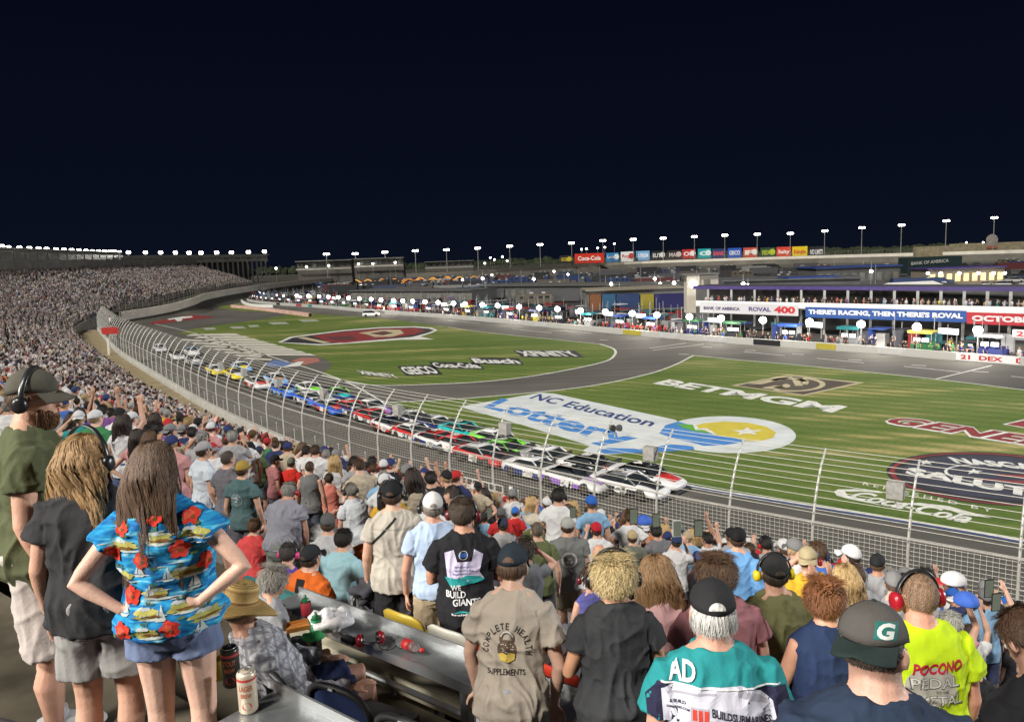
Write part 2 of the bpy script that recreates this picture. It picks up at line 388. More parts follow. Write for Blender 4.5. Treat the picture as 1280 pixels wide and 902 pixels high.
def hair_long(g, length=.42, seed=1, n=900, wave=.012, width=.0048, spread=1.1, back_y=-.10, flow=None):
    """locks grow from the scalp, fall over the back of the head and hang down the back"""
    rnd = random.Random(seed); H = g['_H']; HM = g['_HM']; k = g['_k']; q = g['_q']/k; mb = MB(); inv = HM.inverted()
    down = inv @ V((0, 0, -1))
    for i in range(n):
        th = rnd.uniform(-pi, pi); f = math.cos(th); ph = rnd.uniform(.15 if f > .1 else -.3, 1.5)
        if f > .35 and ph < .75: continue
        p = headpt(q, th, ph, 1.0); pts = [p]; L = length*rnd.uniform(.72, 1.05); steps = 12
        sd = 1 if math.sin(th) > 0 else -1
        nr = (p-V((0, -.012, .02))).normalized()
        cl = int((th+pi)*9)*7+int(ph*5); rc = random.Random(cl+seed); ph0 = rc.uniform(0, 6.3)+rnd.uniform(-.5, .5); fr = rc.uniform(22, 34); am = wave*rc.uniform(.6, 1.3)
        cur = p.copy(); vel = (V((math.sin(th)*.9, math.cos(th)*.3-.55, .15))).normalized(); done = 0
        tx = math.sin(th)*.10*spread*rc.uniform(.6, 1.15)+rnd.uniform(-.008, .008)
        while done < L+.12:
            st = .035; vel = (vel*.55+down*.45+V((0, -.08, 0))).normalized(); cur = cur+vel*st; done += st
            e = V((cur.x/.09, (cur.y+.012)/.11, (cur.z-.02)/.11))
            if e.length < 1.0 and cur.z > -.06: cur = V((0, -.012, .02))+V((e.x*.09, e.y*.11, e.z*.11))/max(e.length, .2)*1.0
            if cur.z < -.02:
                cur.x += (tx-cur.x)*.12
                if f < .3: cur.y += (back_y-cur.y)*.3
            wv = V((math.sin(cur.z*fr+ph0), math.cos(cur.z*fr*.8+ph0)*.6, 0))*am*min(1, done/.15)
            pts.append(cur+wv)
        w = width*rnd.uniform(.6, 1.2); m = len(pts)
        strand(mb, [H(v) for v in pts], w*k, (HM @ (pts[m//2]-V((0, .05, pts[m//2].z)))).normalized())
    return mb.mesh('hair', True)
def cap_geo(g, back=False, puff=1.0):
    "baseball cap: returns (crown, brim, button) meshes"
    H = g['_H']; HM = g['_HM']; k = g['_k']; q = g['_q']/k*puff; fb = g['_fb']; nn = 28; m = 8; vs = []; s = -1 if back else 1
    mb = MB(); lo = .17
    for sh in (0, 1):
        for i in range(m+1):
            for j in range(nn):
                th = 2*pi*j/nn; f = math.cos(th)*s
                l = lo-(.30 if f < 0 else .0)*min(1, -f) if f < 0 else lo+.0*f
                a = l+(pi/2-l)*(i/m)
                r = 1.105+(.045 if f > 0 else .0)*math.sin(min(1, i/m*1.5)*pi)+.01*math.cos(6*th)*math.cos(a)-(.03 if sh else 0)
                v = headpt(q, th, a, r, fb); v.z += .004; v.z *= 1.03
                vs.append(H(v))
    fs = [(i*nn+j, i*nn+(j+1) % nn, (i+1)*nn+(j+1) % nn, (i+1)*nn+j) for i in range(m) for j in range(nn)]
    o = (m+1)*nn; fs += [(o+i*nn+j, o+(i+1)*nn+j, o+(i+1)*nn+(j+1) % nn, o+i*nn+(j+1) % nn) for i in range(m) for j in range(nn)]
    fs += [(j, o+j, o+(j+1) % nn, (j+1) % nn) for j in range(nn)]
    mb.add(vs, fs); crown = mb.mesh('cap_crown', True)
    mb = MB(); top = []; bot = []; A = [(-1.05+2.1*i/12) for i in range(13)]
    for lst, dz in ((top, .003), (bot, -.001)):
        for rr in (1.08, 1.35, 1.62, 1.80):
            for a in A:
                e = headpt(q, a, lo, 1.12, fb); t = (rr-1.08)/.72
                x = e.x*(1+.05*t); y = e.y+(.078*math.cos(a*.85)*t)*q; z = e.z-.012*t-abs(e.x)*.35*t+dz
                lst.append(H(V((x, y*s, z)) if not back else V((x, -(y+.012)-.012, z))))
    n2 = len(A); fs = [(i*n2+j, i*n2+j+1, (i+1)*n2+j+1, (i+1)*n2+j) for i in range(3) for j in range(n2-1)]
    o = len(top); fs += [(o+i*n2+j, o+(i+1)*n2+j, o+(i+1)*n2+j+1, o+i*n2+j+1) for i in range(3) for j in range(n2-1)]
    fs += [(3*n2+j, 3*n2+j+1, o+3*n2+j+1, o+3*n2+j) for j in range(n2-1)]
    mb.add(top+bot, fs); brim = mb.mesh('brim', True)
    mb = MB(); mb.ell(H(headpt(q, 0, pi/2, 1.13, fb)+V((0, 0, .006))), (.008*k, .008*k, .005*k), 8, 5); btn = mb.mesh('button', True)
    return crown, brim, btn
def headset_geo(g, r=1.0, cups=1.0):
    H = g['_H']; k = g['_k']; q = g['_q']/k; fb = g['_fb']; HM = g['_HM']
    mb = MB(); pts = []
    for i in range(17):
        a = pi*i/16; pts.append(H(V((math.cos(a)*.097*fb*r, -.005, max(0, math.sin(a))*.128*r+.0))*q))
    mb.tube(pts, [(.006*k, .013*k)]*17, 8, True, HM @ V((1, 0, 0))); band = mb.mesh('headband', True)
    cs = []
    for sx in (-1, 1):
        c = MB(); x = .083*fb*r
        c.tube([H(V((sx*x, -.005, -.008))*q), H(V((sx*(x+.012), -.005, -.008))*q), H(V((sx*(x+.03), -.005, -.008))*q), H(V((sx*(x+.038), -.005, -.008))*q)],
               [(.034*k*cups, .03*k*cups), (.038*k*cups, .032*k*cups), (.036*k*cups, .03*k*cups), (.022*k*cups, .018*k*cups)], 14, True, HM @ V((0, 0, 1)))
        cs.append(c.mesh('ear_cup', True))
    return band, cs
def project(mb, v2, f2, tgt, C, ex, ey, nrm, off=.003, maxe=.02):
    """2D shape (verts v2 in metres) wrapped on the mesh tgt: plane at C with axes ex, ey, cast along -nrm"""
    bm = bmesh.new(); vv = [bm.verts.new((a, b, 0)) for a, b in v2]
    for f in f2:
        try: bm.faces.new([vv[i] for i in f])
        except ValueError: pass
    bmesh.ops.remove_doubles(bm, verts=bm.verts, dist=1e-5)
    bmesh.ops.triangulate(bm, faces=bm.faces)
    for _ in range(5):
        es = [e for e in bm.edges if e.calc_length() > maxe]
        if not es: break
        bmesh.ops.subdivide_edges(bm, edges=es, cuts=1); bmesh.ops.triangulate(bm, faces=[f for f in bm.faces if len(f.verts) > 3])
    C, ex, ey, nrm = V(C), V(ex), V(ey), V(nrm).normalized(); bm.verts.index_update(); out = []; ok = []
    for v in bm.verts:
        p = C+ex*v.co.x+ey*v.co.y+nrm*.5
        h, n, i, d = tgt.ray_cast(p, -nrm)
        if h is None: ok.append(False); out.append(p)
        else: ok.append(d < .75); out.append(h+nrm*off)
    fs = [[v.index for v in f.verts] for f in bm.faces if all(ok[v.index] for v in f.verts)]
    bm.free(); mb.add(out, fs)
def bvh(me):
    me.calc_loop_triangles() if hasattr(me, 'calc_loop_triangles') else None
    return BVHTree.FromPolygons([v.co.copy() for v in me.vertices], [tuple(p.vertices) for p in me.polygons])
SKIN = mat('skin', objcol=True, rough=.5, var=.14, scale=11, bump=.2, bscale=120, sss=.08, spec=.35)
CLOTH = mat('fabric', objcol=True, rough=.9, var=.08, scale=9, bump=.35, bscale=35, spec=.2)
KNIT = mat('cap fabric', objcol=True, rough=.85, var=.1, scale=20, bump=.3, bscale=220, spec=.2)
HAIRM = mat('hair strands', objcol=True, rough=.62, var=.5, scale=70, stretch=(1, 1, .12), bump=.5, bscale=160)
PLAST = mat('moulded plastic', objcol=True, rough=.3, var=.05)
FAIR = (.56, .33, .235); TAN = (.44, .235, .15); DARKS = (.17, .085, .05); PALE = (.62, .40, .31)
# arm presets in torso space at H=1.75, left arm given; mirror for right
def mir(a): return tuple([(-p[0], p[1], p[2]) for p in a[:4]]) + tuple(a[4:5]) + ((-a[5],) if len(a) > 5 else ())
A_DOWN = ((-.235, -.03, 1.13), (-.25, .06, .89), (0, .15, -1), (1, 0, 0), .35)
A_FRONT = ((-.25, -.01, 1.14), (-.16, .20, 1.10), (.5, .85, .1), (.2, -.2, -1), .6)
A_FOLD = ((-.25, .02, 1.16), (-.03, .19, 1.17), (1, .25, .1), (0, -1, 0), .4)
A_HIP = ((-.36, -.08, 1.16), (-.16, -.12, 1.03), (.8, -.25, -.35), (.2, 1, 0), .25)
A_PHONE = ((-.22, .17, 1.24), (-.09, .30, 1.50), (.15, .1, 1), (.2, 1, -.1), .5)
A_UP = ((-.26, .10, 1.60), (-.20, .17, 1.86), (.05, .15, 1), (0, 1, 0), .35)
A_UPFWD = ((-.24, .22, 1.46), (-.19, .36, 1.68), (.05, .5, 1), (0, 1, -.4), .35)
A_WAVE = ((-.36, .04, 1.50), (-.38, .14, 1.76), (-.1, .2, 1), (.2, 1, 0), .15)
A_EAR = ((-.33, .10, 1.42), (-.115, .04, 1.62), (.5, -.2, .8), (1, 0, 0), .5)
A_LEAN = ((-.24, .08, 1.16), (-.22, .20, .93), (0, .6, -.7), (0, -.3, -1), .3)
A_LAP = ((-.23, .05, 1.14), (-.14, .24, 1.00), (.2, 1, -.2), (0, -.2, -1), .4)
# ---------------------------------------------------------------- world & light
w = bpy.data.worlds.new('World'); S.world = w; w.use_nodes = True; nt = w.node_tree; bg = nt.nodes['Background']
tc = N(nt, 'ShaderNodeTexCoord'); sx = N(nt, 'ShaderNodeSeparateXYZ'); nt.links.new(tc.outputs['Generated'], sx.inputs[0])
rp = N(nt, 'ShaderNodeValToRGB'); nt.links.new(sx.outputs['Z'], rp.inputs[0]); nt.links.new(rp.outputs[0], bg.inputs[0])
e = rp.color_ramp.elements; e[0].position = 0; e[0].color = (.0040, .0066, .0150, 1); e[1].position = .42; e[1].color = (.0012, .0020, .0075, 1)
m = rp.color_ramp.elements.new(.10); m.color = (.0032, .0052, .0145, 1)
bg.inputs[1].default_value = .85
S.view_settings.view_transform = 'Standard'; S.view_settings.look = 'None'; S.view_settings.exposure = 0; S.view_settings.gamma = 1
sd = bpy.data.lights.new('floodlight_key', 'SUN'); sd.energy = 4.0; sd.angle = R(9); sd.color = (1, .955, .88)
so = bpy.data.objects.new('floodlight_key', sd); COL.objects.link(so)
so.rotation_euler = (V((.52, .62, -.80))).to_track_quat('-Z', 'Y').to_euler() if 'V' in globals() else (0, 0, 0)
def area(name, loc, tgt, power, size, col=(.95, .97, 1)):
    d = bpy.data.lights.new(name, 'AREA'); d.energy = power; d.size = size; d.color = col; d.shape = 'DISK'
    o = bpy.data.objects.new(name, d); COL.objects.link(o); o.location = loc
    o.rotation_euler = (Vector(tgt)-Vector(loc)).to_track_quat('-Z', 'Y').to_euler(); return o
# infield light banks facing the front stretch (real lamps of the place)
area('infield_light_bank', (190, 40, 45), (0, 25, 6), 300000, 16)
area('stand_roof_light_bank', (-70, -25, 42), (0, 20, 8), 90000, 12, (1, .95, .88))
# ---------------------------------------------------------------- ground
def poly_ground(name, pts, z, m, sub=None, world=False):
    P = pts if world else [G(x, y, z) for x, y in pts]
    mb = MB(); mb.add([(p[0], p[1], z) for p in P], [tuple(range(len(P)))])
    me = mb.mesh(name); bm = bmesh.new(); bm.from_mesh(me); bmesh.ops.triangulate(bm, faces=bm.faces)
    for f in bm.faces:
        if f.normal.z < 0: f.normal_flip()
    bm.to_mesh(me); bm.free(); return link(me, name, m)
def ribbon(mb, pts, w, z=None):
    P = [Vector(p) for p in pts]; n = len(P); vs = []
    for i in range(n):
        t = P[min(i+1, n-1)]-P[max(i-1, 0)]; t.z = 0; t.normalize(); s = Vector((-t.y, t.x, 0))*(w/2)
        vs += [P[i]-s, P[i]+s]
    mb.add(vs, [(2*i, 2*i+2, 2*i+3, 2*i+1) for i in range(n-1)])
def gpts(px, z=0, n=6): return ease_poly([G(x, y, z) for x, y in px], n)
def ground_mat():
    m, nt, b = new_mat('worn asphalt'); L = nt.links.new; tc = N(nt, 'ShaderNodeTexCoord')
    mp = N(nt, 'ShaderNodeMapping'); mp.inputs['Rotation'].default_value = (0, 0, -math.atan2(DY, DX)); mp.inputs['Scale'].default_value = (.03, .55, 1); L(tc.outputs['Object'], mp.inputs[0])
    n1 = N(nt, 'ShaderNodeTexNoise'); n1.inputs['Scale'].default_value = 1; n1.inputs['Detail'].default_value = 5; L(mp.outputs[0], n1.inputs['Vector'])
    n2 = N(nt, 'ShaderNodeTexNoise'); n2.inputs['Scale'].default_value = .05; n2.inputs['Detail'].default_value = 8; L(tc.outputs['Object'], n2.inputs['Vector'])
    n3 = N(nt, 'ShaderNodeTexNoise'); n3.inputs['Scale'].default_value = 6; n3.inputs['Detail'].default_value = 3; L(tc.outputs['Object'], n3.inputs['Vector'])
    mx = N(nt, 'ShaderNodeMix', data_type='RGBA'); L(n1.outputs[0], mx.inputs[0]); mx.inputs[6].default_value = (.058, .054, .049, 1); mx.inputs[7].default_value = (.150, .142, .127, 1)
    m2 = N(nt, 'ShaderNodeMix', data_type='RGBA', blend_type='MULTIPLY'); m2.inputs[0].default_value = .8; L(mx.outputs[2], m2.inputs[6])
    r = N(nt, 'ShaderNodeMapRange'); r.inputs['From Min'].default_value = .3; r.inputs['From Max'].default_value = .7; r.inputs['To Min'].default_value = .65; r.inputs['To Max'].default_value = 1.35; L(n2.outputs[0], r.inputs[0]); L(r.outputs[0], m2.inputs[7])
    m3 = N(nt, 'ShaderNodeMix', data_type='RGBA', blend_type='MULTIPLY'); m3.inputs[0].default_value = .5; L(m2.outputs[2], m3.inputs[6])
    r2 = N(nt, 'ShaderNodeMapRange'); r2.inputs['To Min'].default_value = .5; r2.inputs['To Max'].default_value = 1.5; L(n3.outputs[0], r2.inputs[0]); L(r2.outputs[0], m3.inputs[7])
    L(m3.outputs[2], b.inputs['Base Color']); b.inputs['Roughness'].default_value = .8; b.inputs['Specular IOR Level'].default_value = .25; return m
ASPH = ground_mat()
def grass_mat():
    m, nt, b = new_mat('mown grass'); L = nt.links.new; tc = N(nt, 'ShaderNodeTexCoord')
    mp = N(nt, 'ShaderNodeMapping'); mp.inputs['Rotation'].default_value = (0, 0, -math.atan2(DY, DX)); mp.inputs['Scale'].default_value = (.025, .30, 1); L(tc.outputs['Object'], mp.inputs[0])
    n1 = N(nt, 'ShaderNodeTexNoise'); n1.inputs['Scale'].default_value = 1; n1.inputs['Detail'].default_value = 4; L(mp.outputs[0], n1.inputs['Vector'])
    n2 = N(nt, 'ShaderNodeTexNoise'); n2.inputs['Scale'].default_value = .045; n2.inputs['Detail'].default_value = 6; L(tc.outputs['Object'], n2.inputs['Vector'])
    n3 = N(nt, 'ShaderNodeTexNoise'); n3.inputs['Scale'].default_value = 3; n3.inputs['Detail'].default_value = 6; L(tc.outputs['Object'], n3.inputs['Vector'])
    wv = N(nt, 'ShaderNodeTexWave'); wv.wave_type = 'BANDS'; wv.bands_direction = 'Y'; wv.inputs['Scale'].default_value = .16; wv.inputs['Distortion'].default_value = .6
    mw = N(nt, 'ShaderNodeMapping'); mw.inputs['Rotation'].default_value = (0, 0, -math.atan2(DY, DX)); L(tc.outputs['Object'], mw.inputs[0]); L(mw.outputs[0], wv.inputs['Vector'])
    a = N(nt, 'ShaderNodeMath', operation='ADD'); L(n1.outputs[0], a.inputs[0]); L(n2.outputs[0], a.inputs[1])
    a2 = N(nt, 'ShaderNodeMath', operation='MULTIPLY_ADD'); L(wv.outputs[0], a2.inputs[0]); a2.inputs[1].default_value = .18; L(a.outputs[0], a2.inputs[2])
    cr = N(nt, 'ShaderNodeValToRGB'); L(a2.outputs[0], cr.inputs[0])
    rr = N(nt, 'ShaderNodeMapRange'); rr.inputs['From Min'].default_value = .75; rr.inputs['From Max'].default_value = 1.4; L(a2.outputs[0], rr.inputs[0]); L(rr.outputs[0], cr.inputs[0])
    E = cr.color_ramp.elements; E[0].color = (.066, .108, .022, 1); E[1].color = (.34, .29, .12, 1); q = E.new(.45); q.color = (.098, .145, .032, 1); q = E.new(.72); q.color = (.142, .172, .048, 1)
    m3 = N(nt, 'ShaderNodeMix', data_type='RGBA', blend_type='MULTIPLY'); m3.inputs[0].default_value = .7; L(cr.outputs[0], m3.inputs[6])
    r2 = N(nt, 'ShaderNodeMapRange'); r2.inputs['To Min'].default_value = .45; r2.inputs['To Max'].default_value = 1.55; L(n3.outputs[0], r2.inputs[0]); L(r2.outputs[0], m3.inputs[7])
    L(m3.outputs[2], b.inputs['Base Color']); b.inputs['Roughness'].default_value = .9; b.inputs['Specular IOR Level'].default_value = .15; return m
GRASS = grass_mat()
WPAINT = mat('white paint', (.60, .60, .56), .8, var=.3, scale=2.2)
mb = MB(); mb.add([(-2200, -60, 0), (2200, -60, 0), (2200, 3200, 0), (-2200, 3200, 0)], [(0, 1, 2, 3)]); tag(mb.build('ground', ASPH), kind='structure')
# grass regions
GA = [(402, 469), (460, 481), (546, 480), (615, 476), (684, 467), (752, 453), (768, 444), (767, 436), (750, 430), (700, 425), (600, 414.5), (560, 408.6), (477, 397.5), (411, 393.5), (370, 391), (334, 398), (278, 405.6), (239, 411.5), (222, 417), (269, 419), (340, 433), (402, 446.5), (416, 455)]
GB = [(867, 444), (920, 449.5), (1000, 456.5), (1100, 466.5), (1200, 477.5), (1300, 490), (1420, 506), (1420, 706), (1280, 676), (1130, 650), (985, 627), (845, 603), (720, 570), (600, 536.5), (479, 503), (574, 498.5), (719, 485), (800, 470), (840, 457.5)]
GC = [(266, 381.5), (282, 378.5), (300, 380), (352, 387.5), (404, 392.5), (360, 391), (300, 388.5), (275, 385.5)]
for nm, g in (('infield_grass', GA), ('trioval_grass', GB), ('corner_grass', GC)):
    tag(poly_ground(nm, g, .012, GRASS), kind='structure')
mb = MB()
for px, w, cl in (([(402, 469), (460, 481), (546, 480), (615, 476), (684, 467), (752, 453), (768, 444), (767, 436), (750, 430)], .35, 0), ([(750, 430), (700, 425), (600, 414.5), (560, 408.6)], .22, 0),
              ([(479, 503), (574, 498.5), (719, 485), (800, 470), (840, 457.5), (867, 444)], .28, 0), ([(867, 444), (920, 449.5), (1000, 456.5), (1100, 466.5), (1200, 477.5), (1300, 490), (1420, 506)], .22, 0),
              ([(479, 503), (600, 536.5), (720, 570), (845, 603), (985, 627), (1130, 650), (1280, 676), (1420, 706)], .24, 0), ([(190, 404), (250, 418), (330, 443), (420, 472), (480, 503)], .25, 0),
              ([(266, 381.5), (282, 378.5), (300, 380)], .3, 0)):
    ribbon(mb, [Vector((p.x, p.y, .022)) for p in gpts(px)], w)
# second (inner) line of the front stretch and pit road lane dashes
ribbon(mb, [Vector((p.x, p.y, .022)) for p in gpts([(845, 606.5), (985, 631), (1130, 654.5), (1280, 681), (1420, 712)])], .10)
for a, b in (((930, 439.5), (981, 444.3)), ((1021, 447.6), (1080, 453.4)), ((1130, 457.6), (1200, 464.8)), ((1264, 470), (1300, 474)), ((812, 435), (858, 428.5)), ((816, 437.5), (880, 430)), ((1168, 474), (1240, 456.5)), ((480, 392), (520, 396)), ((560, 400), (600, 404)), ((640, 411), (690, 416)), ((700, 413), (740, 416.5)), ((300, 372), (318, 368))):
    ribbon(mb, [G(a[0], a[1], .022), G(b[0], b[1], .022)], .22)
for x, y in ((945, 438), (1005, 443), (1077, 450), (1158, 457), (1236, 465), (862, 443), (890, 434), (640, 398), (760, 425)):
    p = G(x, y, .022); ribbon(mb, [p, p+Vector((DX, DY, 0))*1.5], .25)
# lane lines on the front stretch
for off in (3.4, 7.2):
    pass
tag(mb.build('track_line', WPAINT), kind='structure')
mb = MB(); ribbon(mb, [Vector((p.x, p.y, .024)) for p in gpts([(845, 604.8), (985, 629), (1130, 652.3), (1280, 678.5), (1420, 709)])], .10)
tag(mb.build('apron_line', mat('blue line paint', (.05, .09, .35), .6)), kind='structure')
# ---------------------------------------------------------------- painted marks
def paint(name, polys, m, z):
    mb = MB()
    for p in polys: mb.add([Vector((q.x, q.y, z)) for q in [G(x, y, z) for x, y in p]], [tuple(range(len(p)))])
    me = mb.mesh(name); bm = bmesh.new(); bm.from_mesh(me); bmesh.ops.triangulate(bm, faces=bm.faces)
    for f in bm.faces:
        if f.normal.z < 0: f.normal_flip()
    bm.to_mesh(me); bm.free(); return tag(link(me, name, m), kind='structure')
def ell_px(cx, cy, rx, ry, n=40, a0=0, a1=2*pi, sl=0): return [(cx+rx*math.cos(a0+(a1-a0)*i/n), cy+ry*math.sin(a0+(a1-a0)*i/n)+sl*rx*math.cos(a0+(a1-a0)*i/n)) for i in range(n if a1-a0 > 6.2 else n+1)]
def ptext(name, items, m, z, **kw):
    mb = MB()
    for s, BL, BR, TL in items:
        a, b, c = [G(x, y, z) for x, y in (BL, BR, TL)]; text_on(mb, s, a, b, c, **kw)
    o = mb.build(name, m); return tag(o, kind='structure')
def star_px(cx, cy, rx, ry, rot=0): return [(cx+rx*(1 if i % 2 == 0 else .42)*math.sin(rot+pi*i/5), cy-ry*(1 if i % 2 == 0 else .42)*math.cos(rot+pi*i/5)) for i in range(10)]
BPAINT = mat('black paint', (.022, .022, .026), .7, var=.3, scale=2); RPAINT = mat('red paint', (.21, .026, .028), .7, var=.2, scale=1); LBLUE = mat('blue paint', (.055, .20, .50), .7, var=.15, scale=1)
NAVYP = mat('navy paint', (.03, .05, .16), .7); YEL = mat('yellow paint', (.52, .43, .05), .7, var=.1, scale=1); GRNP = mat('green paint', (.10, .33, .05), .7); CREAM = mat('cream paint', (.44, .38, .24), .7, var=.2, scale=1)
PADW = mat('pad paint', (.52, .55, .55), .85, var=.16, scale=.5)
# lottery pad
paint('lottery_pad', [[(574, 508), (676, 490.5), (692, 491.5), (845, 524.6), (850, 532), (900, 560), (742, 568.5), (728, 563), (738, 557), (640, 527)]], PADW, .022)
paint('lottery_disc', [ell_px(910, 543, 85, 23, 44, sl=.02)], PADW, .026)
paint('lottery_wave', [[(824, 541), (832, 531), (848, 526.5), (866, 532), (890, 540), (925, 549), (932, 552), (905, 556), (880, 557), (862, 552), (842, 548)], [(746, 563), (760, 559.5), (800, 560.5), (838, 555), (866, 557), (868, 561.5), (840, 563.5), (800, 565.5), (756, 566.5)]], LBLUE, .030)
paint('lottery_field', [[(867, 532), (880, 528.5), (905, 526.5), (935, 528), (958, 533), (970, 540), (966, 547), (950, 551), (934, 551), (915, 546.5), (893, 543), (888, 541), (880, 540)]], YEL, .034)
paint('lottery_hill', [[(845, 529), (866, 530.5), (868, 535), (880, 537.5), (889, 541.5), (870, 539), (855, 535)]], GRNP, .036)
paint('lottery_mark', [[(866, 530), (870, 530), (873, 535), (884, 535), (896, 542.5), (891, 542.5), (881, 537), (869, 537)], star_px(934, 539, 21, 5.2)], WPAINT, .040)
ptext('lottery_word', [('Lottery', (596, 511.5), (778, 565), (628, 497.5))], LBLUE, .030, bold=.035)
ptext('education_word', [('NC Education', (661, 497.5), (812, 533.5), (675, 492))], NAVYP, .030, bold=.02)
ptext('betting_word', [('BETMGM', (815, 479), (1040, 515.5), (837, 473.8))], WPAINT, .022, bold=.04)
# lion diamond
paint('lion_diamond', [[(914, 481.5), (985, 468), (1080, 478), (1005, 494.5)]], CREAM, .022)
paint('lion_ground', [[(921, 481.6), (985, 469.3), (1070, 478.3), (1004, 493)]], mat('brown paint', (.07, .055, .04), .7, var=.2, scale=1), .026)
def arcp(cx, cy, r0, r1, a0, a1, k, n=14, sl=0): return [(cx+r1*math.cos(a0+(a1-a0)*i/n), cy+k*r1*math.sin(a0+(a1-a0)*i/n)+sl*math.cos(a0+(a1-a0)*i/n)) for i in range(n+1)]+[(cx+r0*math.cos(a1+(a0-a1)*i/n), cy+k*r0*math.sin(a1+(a0-a1)*i/n)+sl*math.cos(a1+(a0-a1)*i/n)) for i in range(n+1)]
paint('lion_emblem', [arcp(990, 480, 35, 42, -1.2, 2.2, .22), arcp(985, 478, 18, 26, -2.6, .4, .24), arcp(975, 482, 4, 13, -1, 2.4, .24), [(935, 479.5), (958, 475), (975, 471), (992, 470), (985, 473), (966, 476.5), (952, 480)], [(952, 484.5), (970, 481.5), (984, 484.5), (968, 486.5)], [(990, 474), (1006, 473), (1012, 476), (1000, 477), (1004, 482), (994, 482)]], CREAM, .030)
ptext('tire_word_edge', [('GENERAL', (1099, 528.3), (1421, 579), (1123, 519.3))], WPAINT, .022, bold=.085, shear=.2, space=1.05)
ptext('tire_word', [('GENERAL', (1103, 527.3), (1419, 576.6), (1125, 520.3))], RPAINT, .026, bold=.045, shear=.2, space=1.08)
paint('red_mark', [[(1253, 530), (1283, 523), (1340, 529), (1318, 541)]], WPAINT, .022); paint('red_mark_field', [[(1258, 530), (1283, 524.5), (1335, 530), (1316, 539.5)]], RPAINT, .026)
# salutes oval
paint('salute_oval', [ell_px(1250, 598.5, 142, 32.5, 56, sl=.07)], BPAINT, .022)
paint('salute_ring', [arcp(1250, 598.5, 132, 138, 0, 2*pi, .228, 56, sl=.07*135)], RPAINT, .026)
paint('salute_field', [ell_px(1252, 597, 124, 27, 50, sl=.07)], mat('slate paint', (.035, .038, .06), .7, var=.25, scale=1), .030)
paint('salute_inner', [arcp(1258, 594, 74, 78, 0, 2*pi, .17, 40, sl=.07*76)], WPAINT, .034)
paint('salute_star', [star_px(1158, 577.5, 11, 3.2), star_px(1217, 589, 12, 3.6)], WPAINT, .034)
paint('salute_stripe', [[(1216, 597), (1330, 604), (1330, 608), (1226, 599.5)], [(1240, 592), (1330, 595), (1330, 599), (1250, 595)]], RPAINT, .034)
ptext('salute_word', [('NASCAR', (1196, 578.6), (1325, 590), (1184, 570.6)), ('SALUTES', (1131, 591.5), (1352, 633), (1136, 583))], WPAINT, .038, bold=.05)
# soft drink script
ptext('drink_small_word', [('REFRESHED BY', (1078, 605.5), (1240, 640), (1080, 602))], WPAINT, .022, space=1.5)
ptext('drink_word', [('Coca-Cola', (1062, 622), (1213, 655), (1070, 612))], WPAINT, .022, bold=.03, shear=.6)
paint('drink_swash', [[(1042, 614), (1048, 611.3), (1070, 611), (1098, 613), (1104, 616), (1080, 614), (1056, 614), (1060, 619), (1104, 631.5), (1060, 623), (1046, 619)], [(1120, 629), (1150, 628), (1185, 632), (1240, 647), (1205, 643), (1180, 635), (1150, 631.5)]], WPAINT, .024)
# infield words
for s, BL, BR, TL in (('XFINITY', (452, 467.5), (502, 473), (444, 462.5)), ('GEICO', (510, 468), (551, 466.5), (498, 458.5)), ('Coca-Cola', (545, 459), (603, 460), (538, 453)), ('Busch', (594, 453.5), (652, 454.5), (588, 447.5)), ('XFINITY', (655, 445), (728, 445), (643, 438.5))):
    pad = [(BL[0]-2, BL[1]+1.3), (BR[0]+3, BR[1]+1.3), (BR[0]+TL[0]-BL[0]+2, BR[1]+TL[1]-BL[1]-1), (TL[0]-2, TL[1]-1)]
    paint('word_pad', [pad], BPAINT, .022) if s not in ('XFINITY',) or BL[0] > 600 else None
    if s == 'XFINITY' and BL[0] < 600: ptext('painted_word_edge', [(s, (BL[0]-1, BL[1]+1), (BR[0]+2, BR[1]+1), (TL[0]-2, TL[1]-.6))], BPAINT, .022, bold=.09)
    ptext('painted_word', [(s, BL, BR, TL)], WPAINT, .026, bold=.04)
for x, y, wd in ((262, 411, 9), (297, 409.3, 11), (317, 407.5, 8), (348, 404, 14), (386, 400.8, 14)):
    paint('far_painted_word', [[(x-wd, y-1.2), (x+wd*.6, y-1.6), (x+wd, y+.6), (x-wd*.5, y+1.4)]], mat('faded paint', (.32, .33, .28), .8, var=.5, scale=2), .022)
# winged red emblem oval on the grass
paint('emblem_edge', [[(347, 427.8), (362, 421), (400, 416), (428, 412.5), (475, 408.8), (520, 407.8), (540, 409.5), (547, 412.3), (540, 416), (525, 420.5), (543, 424), (500, 424.5), (452, 428), (400, 431.5)]], WPAINT, .022)
paint('emblem_ground', [[(352, 427.6), (366, 421.8), (402, 417.2), (430, 413.6), (476, 410), (518, 409), (536, 410.5), (543, 412.6), (536, 415.6), (515, 421), (450, 426.5), (402, 430)]], BPAINT, .026)
paint('emblem_field', [[(390, 419.5), (440, 413.5), (478, 410.8), (518, 409.8), (532, 412.5), (518, 418), (480, 423), (430, 428.5), (412, 427.5)]], RPAINT, .030)
paint('emblem_mark', [[(448, 416), (478, 412), (500, 412), (505, 416.5), (490, 420.5), (468, 421), (460, 418)], [(372, 422), (380, 421), (414, 428), (404, 429)]], CREAM, .034)
paint('emblem_mark_dark', [[(462, 416.5), (480, 413.5), (492, 416), (478, 419)], [(405, 421), (440, 419.5), (446, 424), (420, 425.5)]], mat('maroon paint', (.09, .03, .03), .7), .038)
